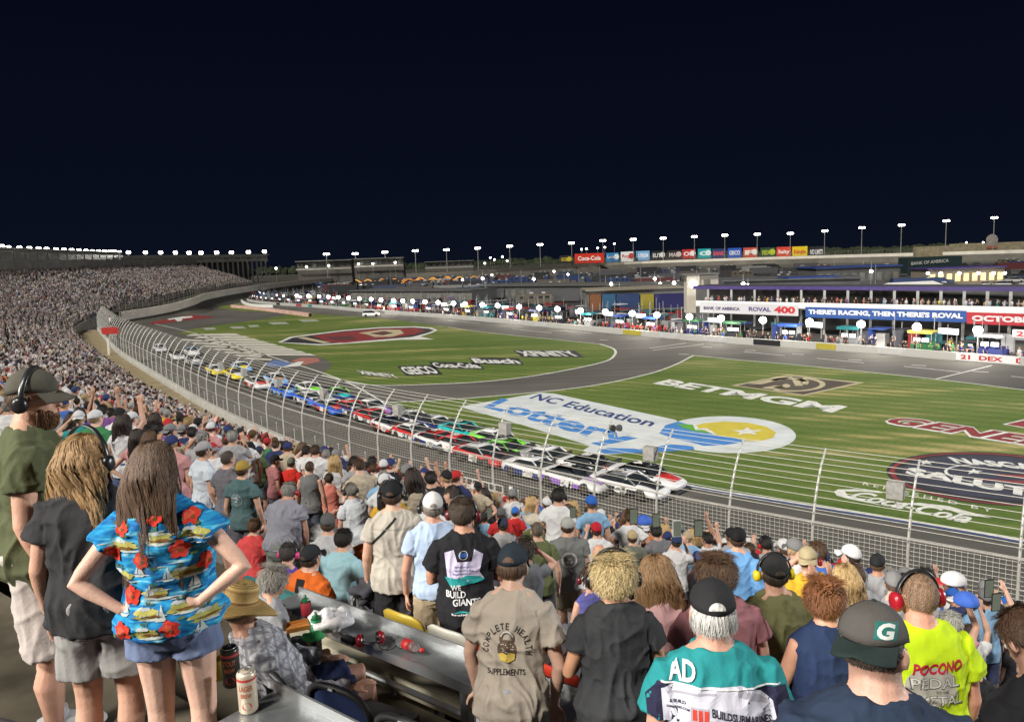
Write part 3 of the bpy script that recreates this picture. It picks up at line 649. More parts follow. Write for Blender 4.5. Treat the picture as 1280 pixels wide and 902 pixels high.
# red kite emblem on the asphalt
paint('kite_emblem', [[(186, 405.3), (196, 398), (207, 394), (219, 392), (240, 393.3), (271, 396.3), (240, 399.5), (205, 404)]], RPAINT, .022)
paint('kite_mark', [[(208, 398.6), (214, 396.2), (240, 395), (241, 396.5), (228, 398.2), (227, 401), (222, 401.6), (218, 398.6), (212, 399.6)]], WPAINT, .026)
# big pad of white bars
mb = MB()
def bar(a, b, c, d, z=.022): mb.add([Vector((q.x, q.y, z)) for q in (G(*a, z), G(*b, z), G(*c, z), G(*d, z))], [(0, 1, 2, 3)])
for i in range(9):
    t = i/9; y0 = 418+t*27; x0 = 236+t*88; x1 = 290+t*105
    bar((x0-4, y0+1.7), (x0+3, y0-.6), (x1+4, y0-1.4+1.2*t), (x1+12, y0+1.2+1.2*t))
for i in range(7):
    t = i/7; x0 = 226+t*92; y0 = 424+t*27; bar((x0, y0+1.1), (x0+4, y0-.6), (x0+36, y0+1.4), (x0+34, y0+3.2))
tag(mb.build('white_bar_pad', mat('bar paint', (.52, .50, .43), .8, var=.15, scale=.6)), kind='structure')
paint('blue_badge', [[(328, 455.5), (344, 449.5), (364, 453), (362, 457.5), (340, 458)]], mat('denim paint', (.10, .16, .33), .8), .022)
paint('red_badge', [[(364, 451), (378, 446.5), (398, 447.5), (400, 451.5), (380, 456)]], mat('dusty red paint', (.33, .13, .10), .8), .022)
paint('badge_line', [[(352, 458.8), (372, 452), (380, 451.5), (374, 457.5)]], WPAINT, .026)
# ---------------------------------------------------------------- fence
H6 = 6.4
tops_px = [(1261, 589), (1139, 574), (1026, 559), (925, 549), (847, 539), (771, 526.5), (716, 518.5), (660, 511), (615, 504), (570, 499), (533, 493), (498, 488.5), (469, 481.5), (443, 477.5), (417.6, 472.5), (398, 469), (379.6, 465), (359.7, 461), (342.8, 455.5), (278, 439.5), (186, 409.5), (150, 396)]
tp = [G(x, y, H6) for x, y in tops_px]
d0 = (tp[0]-tp[3]).normalized()
tp = [tp[0]+d0*(9*i) for i in (4, 3, 2, 1)]+tp
far = G(128, 387.5, 5.4); tp.append(Vector((far.x, far.y, H6)))
cur = ease_poly(tp, 4)
# resample at equal arc
def resample(P, step):
    out = [P[0].copy()]; acc = 0; target = step
    for a, b in zip(P, P[1:]):
        L = (b-a).length
        while acc+L >= target:
            out.append(a.lerp(b, (target-acc)/L)); target += step
        acc += L
    return out
raw = resample(cur, 1.0)
sm = raw[:]
for _ in range(30): sm = [sm[0]]+[(sm[i-1]+sm[i]*2+sm[i+1])*.25 for i in range(1, len(sm)-1)]+[sm[-1]]
TIP = resample(sm, .5)
def nrm2(P, i):
    t = P[min(i+1, len(P)-1)]-P[max(i-1, 0)]; t.z = 0; t.normalize(); return Vector((t.y, -t.x, 0))
OVER = 1.35
# plan curve of the posts (0.5 m steps); outward normal away from the track = -nrm2
BASE = []
for i, p in enumerate(TIP):
    n = nrm2(TIP, i); BASE.append((Vector((p.x, p.y, 0))-n*OVER, n))
GALV = mat('galvanised steel', (.54, .53, .49), .45, .2, var=.2, scale=3); WIRE = mat('fence wire', (.62, .60, .53), .5, .1, var=.1)
fence = thing('catch_fence', 'tall galvanised catch fence of curved posts, mesh and cables beside the track', 'fence', BASE[60][0])
fo = BASE[60][0]
PST = 6                       # 3.0 m
pp = [(b+n*o+Vector((0, 0, z))) for b, n in [(Vector((0, 0, 0)), Vector((0, 1, 0)))] for o, z in ((0, .5), (0, 2.0), (0, 3.6), (.05, 4.1), (.22, 4.75), (.50, 5.35), (.86, 5.92), (1.35, 6.42))]
mb = MB(); mb.tube(pp, [.05, .05, .047, .045, .042, .04, .037, .033], 8)
for o, z in [(0, 4.1), (.10, 4.45), (.24, 4.8), (.36, 5.1), (.5, 5.35), (.68, 5.65), (.86, 5.92), (1.05, 6.12), (1.2, 6.28)]: mb.box((0, o-.06, z), (.03, .10, .04))
pm = mb.mesh('post', True)
# the post nearest each photographed tip
first = None; idxs = list(range(2, len(BASE), PST))
best = min(range(len(TIP)), key=lambda i: (TIP[i]-G(1139, 574, H6)).length); sh = best % PST
idxs = list(range(sh, len(BASE), PST))
for i in idxs[:99]:
    b, n = BASE[i]; o = link(pm, 'post', GALV, fence); o.location = b-fo; o.rotation_euler = (0, 0, math.atan2(-n.x, n.y))
def fcurve(o, z, step=2): return [b+n*o+Vector((0, 0, z))-fo for b, n in BASE[::step]]
cab = MB()
for o, z in [(0, 4.1), (.10, 4.42), (.2, 4.68), (.30, 4.93), (.41, 5.16), (.52, 5.38), (.64, 5.57), (.77, 5.77), (.90, 5.96), (1.04, 6.12), (1.18, 6.28), (1.31, 6.40)]:
    cab.tube(fcurve(o+.02, z), .011, 4, False)
cab.build('cables', WIRE, fence); 
rl = MB()
for z, r in ((.95, .03), (2.1, .028), (3.15, .02), (4.1, .03)): rl.tube(fcurve(.03, z), r, 6, False)
rl.build('rail', GALV, fence)
ms = MB()
for k in range(23): ms.tube(fcurve(.07, .95+.145*k, 3), .0045, 3, False)
for i in range(0, len(BASE)-1):
    stp = 3 if i < 330 else (2 if i < 400 else 1)
    for q in range(stp):
        t = q/stp; b = BASE[i][0].lerp(BASE[i+1][0], t)+BASE[i][1]*.07-fo
        s = BASE[i][1].cross(Vector((0, 0, 1)))*.0045
        ms.add([b-s+Vector((0, 0, .95)), b+s+Vector((0, 0, .95)), b+s+Vector((0, 0, 4.12)), b-s+Vector((0, 0, 4.12))], [(0, 1, 2, 3)])
ms.build('wire_mesh', WIRE, fence)
# intermediate thin stays with knobs
st = MB()
for i in idxs[:40]:
    j = min(i+3, len(BASE)-1); b, n = BASE[j]; b = b-fo+n*.1; st.tube([b+Vector((0, 0, .5)), b+Vector((0, 0, 2.75))], .016, 5); st.ell(b+Vector((0, 0, 2.78)), (.05, .05, .05), 6, 4)
st.build('stay', GALV, fence)
# concrete wall at the track edge
CONC = mat('painted concrete', (.50, .49, .45), .75, var=.2, scale=.8)
def wallstrip(name, P, offs, z0, z1, w, m, parent=None):
    mb = MB(); vs = []; n = len(P)
    for i in range(n):
        b, nn = P[i]; a = b+nn*offs; c = b+nn*(offs+w)
        vs += [a+Vector((0, 0, z0)), c+Vector((0, 0, z0)), c+Vector((0, 0, z1)), a+Vector((0, 0, z1))]
    fs = []
    for i in range(n-1):
        for j in range(4): fs.append((4*i+j, 4*i+(j+1) % 4, 4*i+4+(j+1) % 4, 4*i+4+j))
    fs += [(0, 1, 2, 3), (4*n-1, 4*n-2, 4*n-3, 4*n-4)]
    mb.add(vs, [tuple(reversed(f)) for f in fs]); return mb.build(name, m, parent)
tag(wallstrip('safety_wall', BASE[::4], -.15, 0, 1.95, .45, CONC), 'low pale concrete safety wall along the front stretch below the catch fence', 'wall')
tag(wallstrip('walkway', BASE[::4], -4.6, .02, 1.5, 4.3, mat('walkway', (.30, .24, .14), .8, var=.25, scale=.6)), kind='structure')
# grey light boxes on some posts
bxg = MB(); bxg.box((0, 0, 0), (.5, .34, .55)); bm_ = bxg.mesh('speaker_box')
SB = mat('grey box paint', (.33, .32, .30), .6)
bxm = None
for x, y, lab in ((1121, 592, 'nearest the right end of the view'), (823, 549, 'just right of the painted lottery pad'), (636.5, 520, 'above the lottery pad'), (508, 498.5, 'left of the connecting road'), (416, 480, 'above the blue racing cars'), (356, 467.5, 'above the yellow racing cars'), (312, 455, 'beside the pad of white bars'), (281, 446, 'farthest along the fence')):
    i = min(range(0, len(TIP), 2), key=lambda i: abs(toP(TIP[i])[0]-x-6)); b, n = BASE[i]
    u = thing('fence_speaker', 'grey box loudspeaker clamped on a curved fence post, '+lab, 'loudspeaker', b+n*.42+Vector((0, 0, 5.55)), math.atan2(-n.x, n.y), 'loudspeakers on the catch fence')
    o = link(bm_, 'cabinet', SB, u); q = MB(); q.tube([(0, 0, -.25), (0, .05, -.5)], .03, 6); q.build('bracket', GALV, u)
# twin camera cluster
i = min(range(0, len(TIP), 2), key=lambda i: abs(toP(TIP[i])[0]-773)); b, n = BASE[i]
u = thing('fence_camera', 'pair of dark round horn speakers on top of a fence post over the lottery pad', 'loudspeaker', b+n*.85+Vector((0, 0, 6.15)))
for dx in (-.14, .14):
    q = MB(); q.lathe((0, 0, 0), [(.04, -.1), (.13, 0), (.15, .12), (.12, .12)], 14); o = q.build('horn', mat('dark horn', (.06, .06, .06), .5), u, True); o.location = (dx, 0, .1); o.rotation_euler = (R(80), 0, .5)
q = MB(); q.tube([(0, 0, -.3), (0, 0, .05)], .03, 6); q.build('bracket', GALV, u)
# fence gate panel
i = min(range(0, len(BASE), 2), key=lambda i: abs(toP(BASE[i][0]+Vector((0, 0, 2.5)))[0]-603)); b, n = BASE[i]
u = thing('fence_gate', 'white tubular gate frame with a curved brace standing behind the catch fence', 'gate', b-n*.3, math.atan2(-n.x, n.y))
q = MB()
for z in (3.0, 2.65, 1.9): q.tube([(-1.4, 0, z), (1.4, 0, z)], .035, 6)
for x in (-1.4, 1.4, .1): q.tube([(x, 0, .3), (x, 0, 3.0)], .035, 6)
for x in (-1, -.6, -.2, .5, .9): q.tube([(x, 0, 2.65), (x, 0, 3.0)], .025, 6)
q.build('gate_frame', mat('white metal', (.7, .69, .65), .4, .2), u)
q = MB(); q.box((1.9, .02, 2.9), (.22, .03, .34)); q.build('notice', mat('white sheet', (.8, .8, .78), .5), u)
# flag stand over the walkway
# ---------------------------------------------------------------- outer turn and backstretch
TW_PX = [(150, 390, 3.2), (207, 381, 3.5), (240, 372.5, 4.5), (262, 365.5, 4.9), (320, 356.5, 5.5), (380, 350, 5.5), (450, 345, 5), (620, 336.5, 5), (780, 327.5, 5.5), (920, 322.5, 6), (1000, 320, 6.3), (1140, 316, 6.7), (1280, 312, 7), (1420, 309, 7.5)]
TW = ease_poly([G(x, y, z) for x, y, z in TW_PX], 6)
def inward(P, i):
    t = P[min(i+1, len(P)-1)]-P[max(i-1, 0)]; t.z = 0; t.normalize(); return Vector((t.y, -t.x, 0))
def curve_at_px(P, x):
    for a, b in zip(P, P[1:]):
        xa, xb = toP(a)[0], toP(b)[0]
        if (xa-x)*(xb-x) <= 0 and abs(xb-xa) > 1e-6: return a.lerp(b, (x-xa)/(xb-xa))
    return P[-1]
def strip(name, P, sec, m, kind=None, parent=None):
    "sec: list of (offset inward, z above curve z or absolute if tuple)"
    vs = []; k = len(sec)
    for i, p in enumerate(P):
        n = inward(P, i)
        for o, z in sec: vs.append(Vector((p.x, p.y, 0))+n*o+Vector((0, 0, p.z+z if z > -50 else z+100)))
    fs = [(i*k+j, i*k+j+1, (i+1)*k+j+1, (i+1)*k+j) for i in range(len(P)-1) for j in range(k-1)]
    mb = MB(); mb.add(vs, fs); o = mb.build(name, m, parent)
    if kind: o['kind'] = kind
    return o
WWALL = mat('white wall paint', (.70, .66, .57), .6, var=.12, scale=.2)
BANK = mat('banked asphalt', (.125, .118, .100), .85, var=.3, scale=.05, spec=.2)
strip('banked_turn', TW, [(.25, -2.2), (4.5, -99.985)], BANK, 'structure')
o = strip('outer_wall', TW, [(.3, -2.6), (.3, 0), (-.3, 0), (-.3, -2.6)], WWALL); tag(o, 'long white concrete outer wall curving round the first turn and along the backstretch', 'wall')
outer = MB(); 
vs = []
for i, p in enumerate(TW):
    n = inward(TW, i); vs += [Vector((p.x, p.y, p.z-.5))-n*.4, Vector((p.x, p.y, p.z-2))-n*300]
# earth bank outside the wall
ob = MB(); ob.add(vs, [(2*i, 2*i+1, 2*i+3, 2*i+2) for i in range(len(TW)-1)])
tag(ob.build('earth_bank', mat('dark earth', (.03, .032, .022), .95, var=.4, scale=.1)), kind='structure')
# catch fence on the outer wall
ft = thing('outer_fence', 'distant brownish mesh fence standing on the white outer wall of turn and backstretch', 'fence', TW[0]); fo2 = TW[0]
mf = MB()
for z in (.1, .8, 1.6, 2.4, 3.2): mf.tube([p-fo2+Vector((0, 0, z)) for p in TW], .05, 4, False)
mf.build('rail', mat('dull fence steel', (.22, .20, .16), .6), ft)
mf = MB()
RS = resample(TW, 3.0)
for i, p in enumerate(RS): mf.tube([p-fo2, p-fo2+Vector((0, 0, 3.2))], .06, 4, False)
tag(mf.build('post_row', mat('dull fence steel'), ft), kind='stuff')
# far ridge of trees
rt = MB(); rnd = random.Random(3)
def treeline(name, x0, x1, Y, ytop, m, seed):
    rnd = random.Random(seed); mb = MB(); x = x0
    while x < x1:
        p = atY(x, 330, Y); top = atY(x, ytop(x)+rnd.uniform(-1.5, 1.5), Y); r = Y*rnd.uniform(.006, .011)
        for _ in range(9):
            c = Vector((p.x+rnd.uniform(-r, r)*1.2, Y+rnd.uniform(-20, 20), rnd.uniform(0, max(4, top.z-r*.6)))); mb.ell(c, (r*rnd.uniform(.5, 1), r, r*rnd.uniform(.4, .8)), 7, 5)
        x += 9
    me = mb.mesh(name); n = len(me.vertices); c = np.empty(n*3, 'f'); me.vertices.foreach_get('co', c); c += np.random.uniform(-1.6, 1.6, n*3).astype('f'); me.vertices.foreach_set('co', c)
    return tag(link(me, name, m), kind='stuff')
treeline('far_wood', -40, 1340, 1150, lambda x: 331-.033*(x-640)+(-3 if x > 900 else 2), mat('night foliage', (.02, .03, .012), .95, var=.5, scale=.1), 5)
# ---------------------------------------------------------------- light poles on the backstretch
LAMP = mat('lit floodlight', (1, 1, 1), emit=(1, .97, .88), estr=14); LAMP.cycles.emission_sampling = 'NONE'
GLOBE = mat('lit globe', (1, 1, 1), emit=(1, .96, .86), estr=22); GLOBE.cycles.emission_sampling = 'NONE'
POLE = mat('pole steel', (.30, .30, .29), .5, .3)
poles = [(408, 318), (444, 317.5), (481, 315.5), (519, 313.8), (558, 312.5), (597, 310.5), (637, 308), (675, 306), (714.5, 304), (753.5, 301), (791.5, 299.5), (829, 298), (868, 296), (906, 294.3), (946.6, 293), (988, 292), (1031, 289), (1077.5, 285), (1127, 281.7), (1183, 276.4), (1243, 272.5)]
for x, y in poles:
    b = curve_at_px(TW, x); d = (b-CAMLOC); d.z = 0; d.normalize(); q = b+d*3; top = atY(x, y, q.y); h = top.z
    t = thing('light_pole', 'tall slim floodlight pole with a lit lamp cluster on top, behind the backstretch wall', 'light pole', (top.x, q.y, 0), math.atan2(-q.x, q.y), 'floodlight poles along the backstretch')
    mb = MB(); mb.tube([(0, 0, 0), (0, 0, h)], [.42, .22], 8); mb.build('pole', POLE, t)
    mb = MB(); mb.box((0, 0, h-.1), (4.6, .3, .25)); mb.build('crossarm', POLE, t)
    mb = MB(); s = q.y/600
    for k in (-1.4, 0, 1.4): mb.ell((k*s, -.3, h+.2), (.95*s, .6, .75*s), 8, 6)
    mb.build('lamp', LAMP, t)
# ---------------------------------------------------------------- billboards
bbs = [(35, 105, 88, 140, (.02, .02, .02), (.6, .45, .02), 'GOLD', 'black billboard with a yellow badge'), (103, 97, 230, 140, (.62, .03, .012), (.85, .85, .82), 'Coca-Cola', 'wide red billboard with white soft drink script'),
       (242, 93, 297, 133, (.03, .22, .50), (.8, .85, .9), 'Lottery', 'blue billboard with white lettering and a yellow corner'), (307, 88, 365, 132, (.80, .80, .80), (.5, .05, .05), 'Royal', 'white billboard with thin red lettering'),
       (375, 85, 433, 127, (.18, .42, .72), (.9, .9, .92), 'ATRIUM', 'light blue billboard with white stripes of text'), (443, 85, 503, 125, (.015, .015, .02), (.75, .75, .75), 'EUTC', 'black billboard with a white round badge'),
       (515, 82, 575, 122, (.02, .015, .015), (.6, .5, .5), 'MAX', 'black billboard with bold grey lettering and red edge'), (580, 78, 637, 118, (.50, .03, .03), (.85, .8, .8), 'OR', 'crimson billboard with a white shield'),
       (650, 75, 705, 117, (.01, .38, .42), (.7, .85, .85), 'o', 'teal billboard with a pale ring'), (713, 75, 772, 117, (.02, .04, .15), (.7, .1, .1), 'BANK', 'navy billboard with a red band'),
       (783, 72, 840, 115, (.02, .10, .50), (.8, .8, .85), 'GEICO', 'royal blue billboard with white capitals'), (852, 70, 912, 115, (.55, .08, .05), (.8, .75, .7), 'F', 'red billboard with a white square'),
       (928, 70, 990, 115, (.02, .06, .03), (.45, .55, .03), 'SPEEDWAY', 'dark green billboard with yellow lettering'), (1000, 67, 1060, 115, (.66, .06, .03), (.85, .8, .75), 'Salty', 'orange red billboard with white script'),
       (1070, 65, 1132, 115, (.75, .55, .01), (.6, .05, .02), 'Bojangles', 'yellow billboard with red script'), (1143, 65, 1208, 115, (.012, .012, .015), (.75, .75, .75), 'NO LIMITS', 'black billboard with white lines of text')]
for x0, y0, x1, y1, c, c2, tx, lab in bbs:
    x0, x1 = 690+x0/3.556, 690+x1/3.556; y0, y1 = 290+y0/3.556, 290+y1/3.556; xm = (x0+x1)/2
    b = curve_at_px(TW, xm); Yd = b.y+6; bl = atY(x0, y1, Yd); br = atY(x1, y1, Yd); tl = atY(x0, y0, Yd); wd = (br-bl).length; hh = (tl.z-bl.z)
    t = thing('billboard', lab+' on the backstretch', 'billboard', ((bl.x+br.x)/2, Yd, 0), math.atan2(-(bl.x+br.x)/2, Yd))
    zc = (bl.z+tl.z)/2; mb = MB(); mb.box((0, 0, zc), (wd*1.02, .5, hh)); mb.build('panel', mat('panel '+lab, c, .5, var=.08), t)
    mb = MB(); text_on(mb, tx, (-wd*.40, -.27, zc-hh*.22), (wd*.40, -.27, zc-hh*.22), (-wd*.40, -.27, zc+hh*.24), bold=.03); mb.build('lettering', mat('letters '+lab, c2, .5, var=0), t)
    if 'badge' in lab or 'ring' in lab or 'square' in lab or 'shield' in lab or 'corner' in lab:
        mb = MB(); mb.tube([(wd*.3, -.26, zc+hh*.05), (wd*.3, -.30, zc+hh*.05)], hh*.3, 14, True, (1, 0, 0)); mb.build('badge', mat('letters '+lab), t)
    mb = MB()
    for k in (-1, 1): mb.tube([(k*wd*.35, .4, 0), (k*wd*.35, .4, zc)], .2, 6)
    mb.build('legs', POLE, t)
# ---------------------------------------------------------------- far roofed stands
CONCS = mat('stand concrete', (.34, .325, .29), .8, var=.2, scale=.1)
GLASSD = mat('dark glazing', (.15, .15, .13), .25, var=.5, scale=.25)
def longbox(name, A, B, depth, z0, z1, m, parent=None, org=None):
    A, B = Vector(A), Vector(B); d = (B-A); d.z = 0; L = d.length; d.normalize(); n = Vector((-d.y, d.x, 0))*depth
    o = org or Vector((0, 0, 0)); mb = MB(); vs = []
    for z in (z0, z1):
        for p in (A, B, B+n, A+n): vs.append(Vector((p.x, p.y, z))-o)
    mb.add(vs, [(3, 2, 1, 0), (4, 5, 6, 7), (0, 1, 5, 4), (1, 2, 6, 5), (2, 3, 7, 6), (3, 0, 4, 7)]); return mb.build(name, m, parent)
def suite(lab, xa, Ya, xb, Yb, zr, z1, lamps, nb, cols, lampr=1.3):
    A = atY(xa, 320, Ya); B = atY(xb, 320, Yb); A.z = B.z = 0
    t = thing('grandstand_suite', lab, 'grandstand', A); d = (B-A); L = d.length; d.normalize(); n = Vector((-d.y, d.x, 0))
    longbox('roof', A-n*1.5, B-n*1.5, 16, zr-.7, zr, CONCS, t, A); longbox('facade', A, B, 12, z1, zr-.7, CONCS, t, A)
    longbox('rear_wall', A+n*11.5, B+n*11.5, .5, 6, z1, mat('dark wall', (.04, .04, .045), .9), t, A)
    longbox('fascia', A-n*.6, B-n*.6, .55, z1-.5, z1+.2, CONCS, t, A)
    for i in range(nb):
        a = A.lerp(B, (i+.08)/nb)-n*.25; b = A.lerp(B, (i+.92)/nb)-n*.25
        f = longbox('window', a, b, .2, z1+.9+(.4 if i % 2 else 0), zr-1.4, GLASSD, t, A)
    mb = MB()
    for i in range(cols):
        p = A.lerp(B, (i+.5)/cols)-A; mb.box((p.x, p.y, (z1+5)/2), (.7, .7, z1-5))
    mb.build('column_row', CONCS, t)['kind'] = 'stuff'
    for x, y in lamps:
        u = (x-xa)/(xb-xa); p = A.lerp(B, max(-.02, min(1.02, u))); p = p+(p-A).normalized()*0; top = atY(x, y, p.y)
        l = thing('roof_floodlight', 'lit floodlight cluster on the roof edge of '+lab.split(',')[0], 'floodlight', (top.x, top.y, zr), 0, 'floodlights on the stand roof edge')
        mb = MB(); mb.box((0, 0, (top.z-zr)/2), (.25, .25, max(.3, top.z-zr))); mb.build('mast', POLE, l)
        mb = MB(); s = top.y/330
        for k in (-.4, .4): mb.ell((k*1.1*s, 0, top.z-zr), (.62*s*lampr, .5, .8*s*lampr), 8, 6)
        mb.build('lamp', LAMP, l)
    return t
L1 = [(x/4, 280+y/4) for x, y in ((10, 112), (43, 118), (97, 120), (147, 122), (193, 124), (233, 126), (280, 128), (320, 130), (358, 132), (395, 134), (430, 136), (462, 138), (493, 139), (522, 140), (550, 141), (572, 140))]
L2 = [(x/4, 280+y/4) for x, y in ((597, 141), (642, 142), (727, 142), (803, 143), (877, 143), (945, 144), (1005, 144), (1083, 143), (1157, 142), (1242, 140), (1322, 138))]
suite('long roofed upper stand at the far left, glazed suites below its roof', -60, 200, 149, 335, 21.6, 17.0, L1, 16, 18, 1.0)
suite('second roofed upper stand farther round the turn, slim row of suites', 150, 338, 334, 440, 20.2, 16.8, L2, 22, 26, .8)
# score tower sign at the joint
A = atY(147, 325, 333); t = thing('white_banner_mast', 'narrow white vertical banner between the two roofed stands', 'banner', (A.x, A.y, 0)); mb = MB(); mb.box((0, 0, 17.2), (1.8, .4, 4.6)); mb.build('banner', mat('white sheet', (.8, .8, .78), .5), t); mb = MB(); mb.tube([(0, .3, 5), (0, .3, 19.5)], .12, 6); mb.build('mast', POLE, t)
# low far buildings behind turn two
for x0, x1, y0, y1, Y, z0, lab in ((372, 440, 327.5, 340, 470, 0, 'low dark roofed stand left of the far suites'), (441, 505, 324.5, 337, 500, 0, 'long grey suites building behind turn two'), (532, 592, 328, 334.5, 640, 0, 'low white flat building behind the far wall')):
    a = atY(x0, y1, Y); b = atY(x1, y1, Y); tz = atY(x0, y0, Y).z
    t = thing('suites_building', lab, 'building', ((a.x+b.x)/2, Y, 0)); w_ = (b.x-a.x); mb = MB(); mb.box((0, 4, tz/2), (w_, 8, tz)); mb.build('wall', mat('dim stand wall', (.09, .085, .075), .85, var=.3, scale=.2), t); mb = MB(); mb.box((0, 3, tz+.3), (w_*1.03, 11, .6)); mb.build('roof', mat('grey roof', (.14, .14, .13), .8), t)
    for i in range(8):
        mb = MB(); mb.box((w_*(-.44+.125*i), -.05, tz-2.2), (w_*.09, .2, 2.2)); mb.build('window', GLASSD, t)
    mb = MB(); mb.box((0, -3, tz-4.5), (w_, .3, 1)); mb.build('railing', CONCS, t)
for x, y, Y in ((345, 335.5, 430), (383, 333.5, 460), (411, 332, 470), (425, 331.5, 480), (466, 329.5, 495), (494, 328, 495), (448, 330, 495)):
    p = atY(x, y, Y); t = thing('street_lamp', 'small lit lamp among the buildings behind turn two', 'lamp', (p.x, p.y, 0), 0, 'lamps behind turn two'); mb = MB(); mb.tube([(0, 0, 0), (0, 0, p.z)], .1, 5); mb.build('pole', POLE, t); mb = MB(); mb.ell((0, 0, p.z), (.7, .7, .6), 8, 6); mb.build('lamp', LAMP, t)
# distant lights beyond the track
for x, y in ((613, 322), (618, 324.5), (628, 321), (634, 326), (606, 329), (727, 311.5), (733, 311), (747, 310), (756, 309), (768, 304.5), (1200, 308), (1208, 303), (1229, 303)):
    p = atY(x, y, 900); t = thing('distant_lamp', 'tiny lit lamp on the dark horizon beyond the backstretch', 'lamp', (p.x, 900, 0), 0, 'lamps on the horizon'); mb = MB(); mb.tube([(0, 0, 0), (0, 0, p.z)], .15, 5); mb.build('pole', POLE, t); mb = MB(); mb.ell((0, 0, p.z), (1.1, 1.1, .8), 6, 5); mb.build('lamp', GLOBE, t)
# round sign and low terrace on the right ridge
p = atY(1240, 300, 560); t = thing('round_sign', 'round grey disc sign on a red plinth above the right end of the backstretch', 'sign', (p.x, p.y, 0)); mb = MB(); mb.tube([(0, -.2, p.z), (0, .2, p.z)], 4.2, 20); mb.build('disc', mat('grey disc', (.28, .25, .23), .7, var=.5, scale=.6), t); mb = MB(); mb.box((0, 0, p.z-5.2), (8, 1, 1.6)); mb.build('plinth', mat('faded red', (.35, .07, .05), .7), t); mb = MB(); mb.tube([(0, .4, 0), (0, .4, p.z-5)], .4, 8); mb.build('post', POLE, t)
for x0, x1, y0, y1 in ((1145, 1190, 308.5, 316), (1190, 1300, 305, 313)):
    a = atY(x0, y1, 560); b = atY(x1, y1, 560); tz = atY(x0, y0, 560).z; t = thing('viewing_terrace', ('tan' if x0 < 1150 else 'long fenced')+' viewing terrace above the right end of the backstretch wall', 'terrace', (a.x, a.y, 0)); mb = MB(); mb.box(((b.x-a.x)/2, 2, tz/2), (b.x-a.x, 4, tz)); mb.build('wall', mat('tan wall', (.26, .22, .14), .8, var=.4, scale=.3), t)
# ---------------------------------------------------------------- pit road wall and pit stalls
PWC = ease_poly([G(x, y, .95) for x, y in ((303, 370), (312, 374), (342, 377.5), (400, 381), (460, 386), (540, 391.5), (620, 397.5), (740, 407.5), (860, 417.5), (1057, 430), (1201, 440.5), (1280, 446), (1400, 456))], 6)
strip('pit_wall_band', PWC, [(.2, -.95), (.2, 0), (-.2, 0), (-.2, -.95)], mat('pit wall paint', (.46, .46, .43), .6, var=.1), parent=None)
bpy.data.objects['pit_wall_band'].name = 'pit_wall'; tag(bpy.data.objects['pit_wall'], 'low white pit wall running along the pit road behind the infield grass', 'wall')
PR = resample(PWC, 1.0)
def pit(s, off, z=0):
    "point s metres along the pit wall from its left end, off metres behind it"
    i = max(0, min(len(PR)-2, int(s))); p = PR[i].lerp(PR[i+1], s-i); n = inward(PR, i); q = p-n*off; return Vector((q.x, q.y, z)), math.atan2(n.x, -n.y)
    # n points to the camera side
def pit_s(x):
    return min(range(len(PR)), key=lambda i: abs(toP(PR[i])[0]-x))
PL = len(PR)-1
# low-poly person used for far crews and the crowd
def lp_person(pose, detail=1):
    "faces with slots 0 skin 1 shirt 2 shorts 3 hair"
    mb = MB(); n = 6 if detail else 4
    mb.cur = 0
    for s in (-1, 1):
        if detail: mb.tube([(s*.09, 0, .5), (s*.1, 0, .06)], [.055, .04], 5); mb.cur = 2; mb.tube([(s*.08, 0, .92), (s*.1, 0, .48)], [.105, .085], 5); mb.cur = 0
        else: mb.cur = 2; mb.tube([(s*.09, 0, .9), (s*.1, 0, .0)], [.10, .06], 4, False); mb.cur = 0
    mb.cur = 1; mb.tube([(0, 0, .86), (0, 0, 1.1), (0, 0, 1.34), (0, 0, 1.43), (0, 0, 1.48)], [(.12, .17), (.11, .16), (.12, .19), (.09, .15), (.05, .06)], 8 if detail else 5)
    arms = {0: (A_DOWN, mir(A_DOWN)), 1: (A_UP, mir(A_DOWN)), 2: (A_DOWN, mir(A_UPFWD)), 3: (A_PHONE, mir(A_PHONE)), 4: (A_HIP, mir(A_HIP)), 5: (A_UP, mir(A_UP)), 6: (A_FOLD, mir(A_FOLD)), 7: (A_WAVE, mir(A_EAR))}[pose]
    for s, A in zip((-1, 1), arms):
        s0 = V((s*.175, 0, 1.39)); e = V(A[0]); w_ = V(A[1]); mb.cur = 1; mb.tube([s0, s0.lerp(e, .6)], [.06, .06], 5 if detail else 4, True); mb.cur = 0
        mb.tube([s0.lerp(e, .55), e, w_, w_+V(A[2]).normalized()*.1], [.045, .04, .03, .035], 5 if detail else 4)
    mb.cur = 0; mb.tube([(0, 0, 1.45), (0, .01, 1.56)], .05, 5, False); mb.ell((0, .03, 1.61), (.072, .085, .11), 8 if detail else 6, 6 if detail else 4)
    mb.cur = 3; mb.ell((0, 0, 1.655), (.088, .105, .10), 8 if detail else 6, 5 if detail else 3)
    if detail and pose % 2: mb.tube([(0, .08, 1.655), (0, .19, 1.64)], [(.012, .07), (.008, .05)], 6)
    return mb
LP = [lp_person(i) for i in range(8)]; LP0 = [lp_person(i, 0) for i in range(8)]
def pack(mb):
    v = np.array(mb.v, 'f'); ls = np.array([len(f) for f in mb.f], 'i'); li = np.array([i for f in mb.f for i in f], 'i'); return v, ls, li, np.array(mb.mi, 'i')
LPP = [pack(m) for m in LP]; LPP0 = [pack(m) for m in LP0]
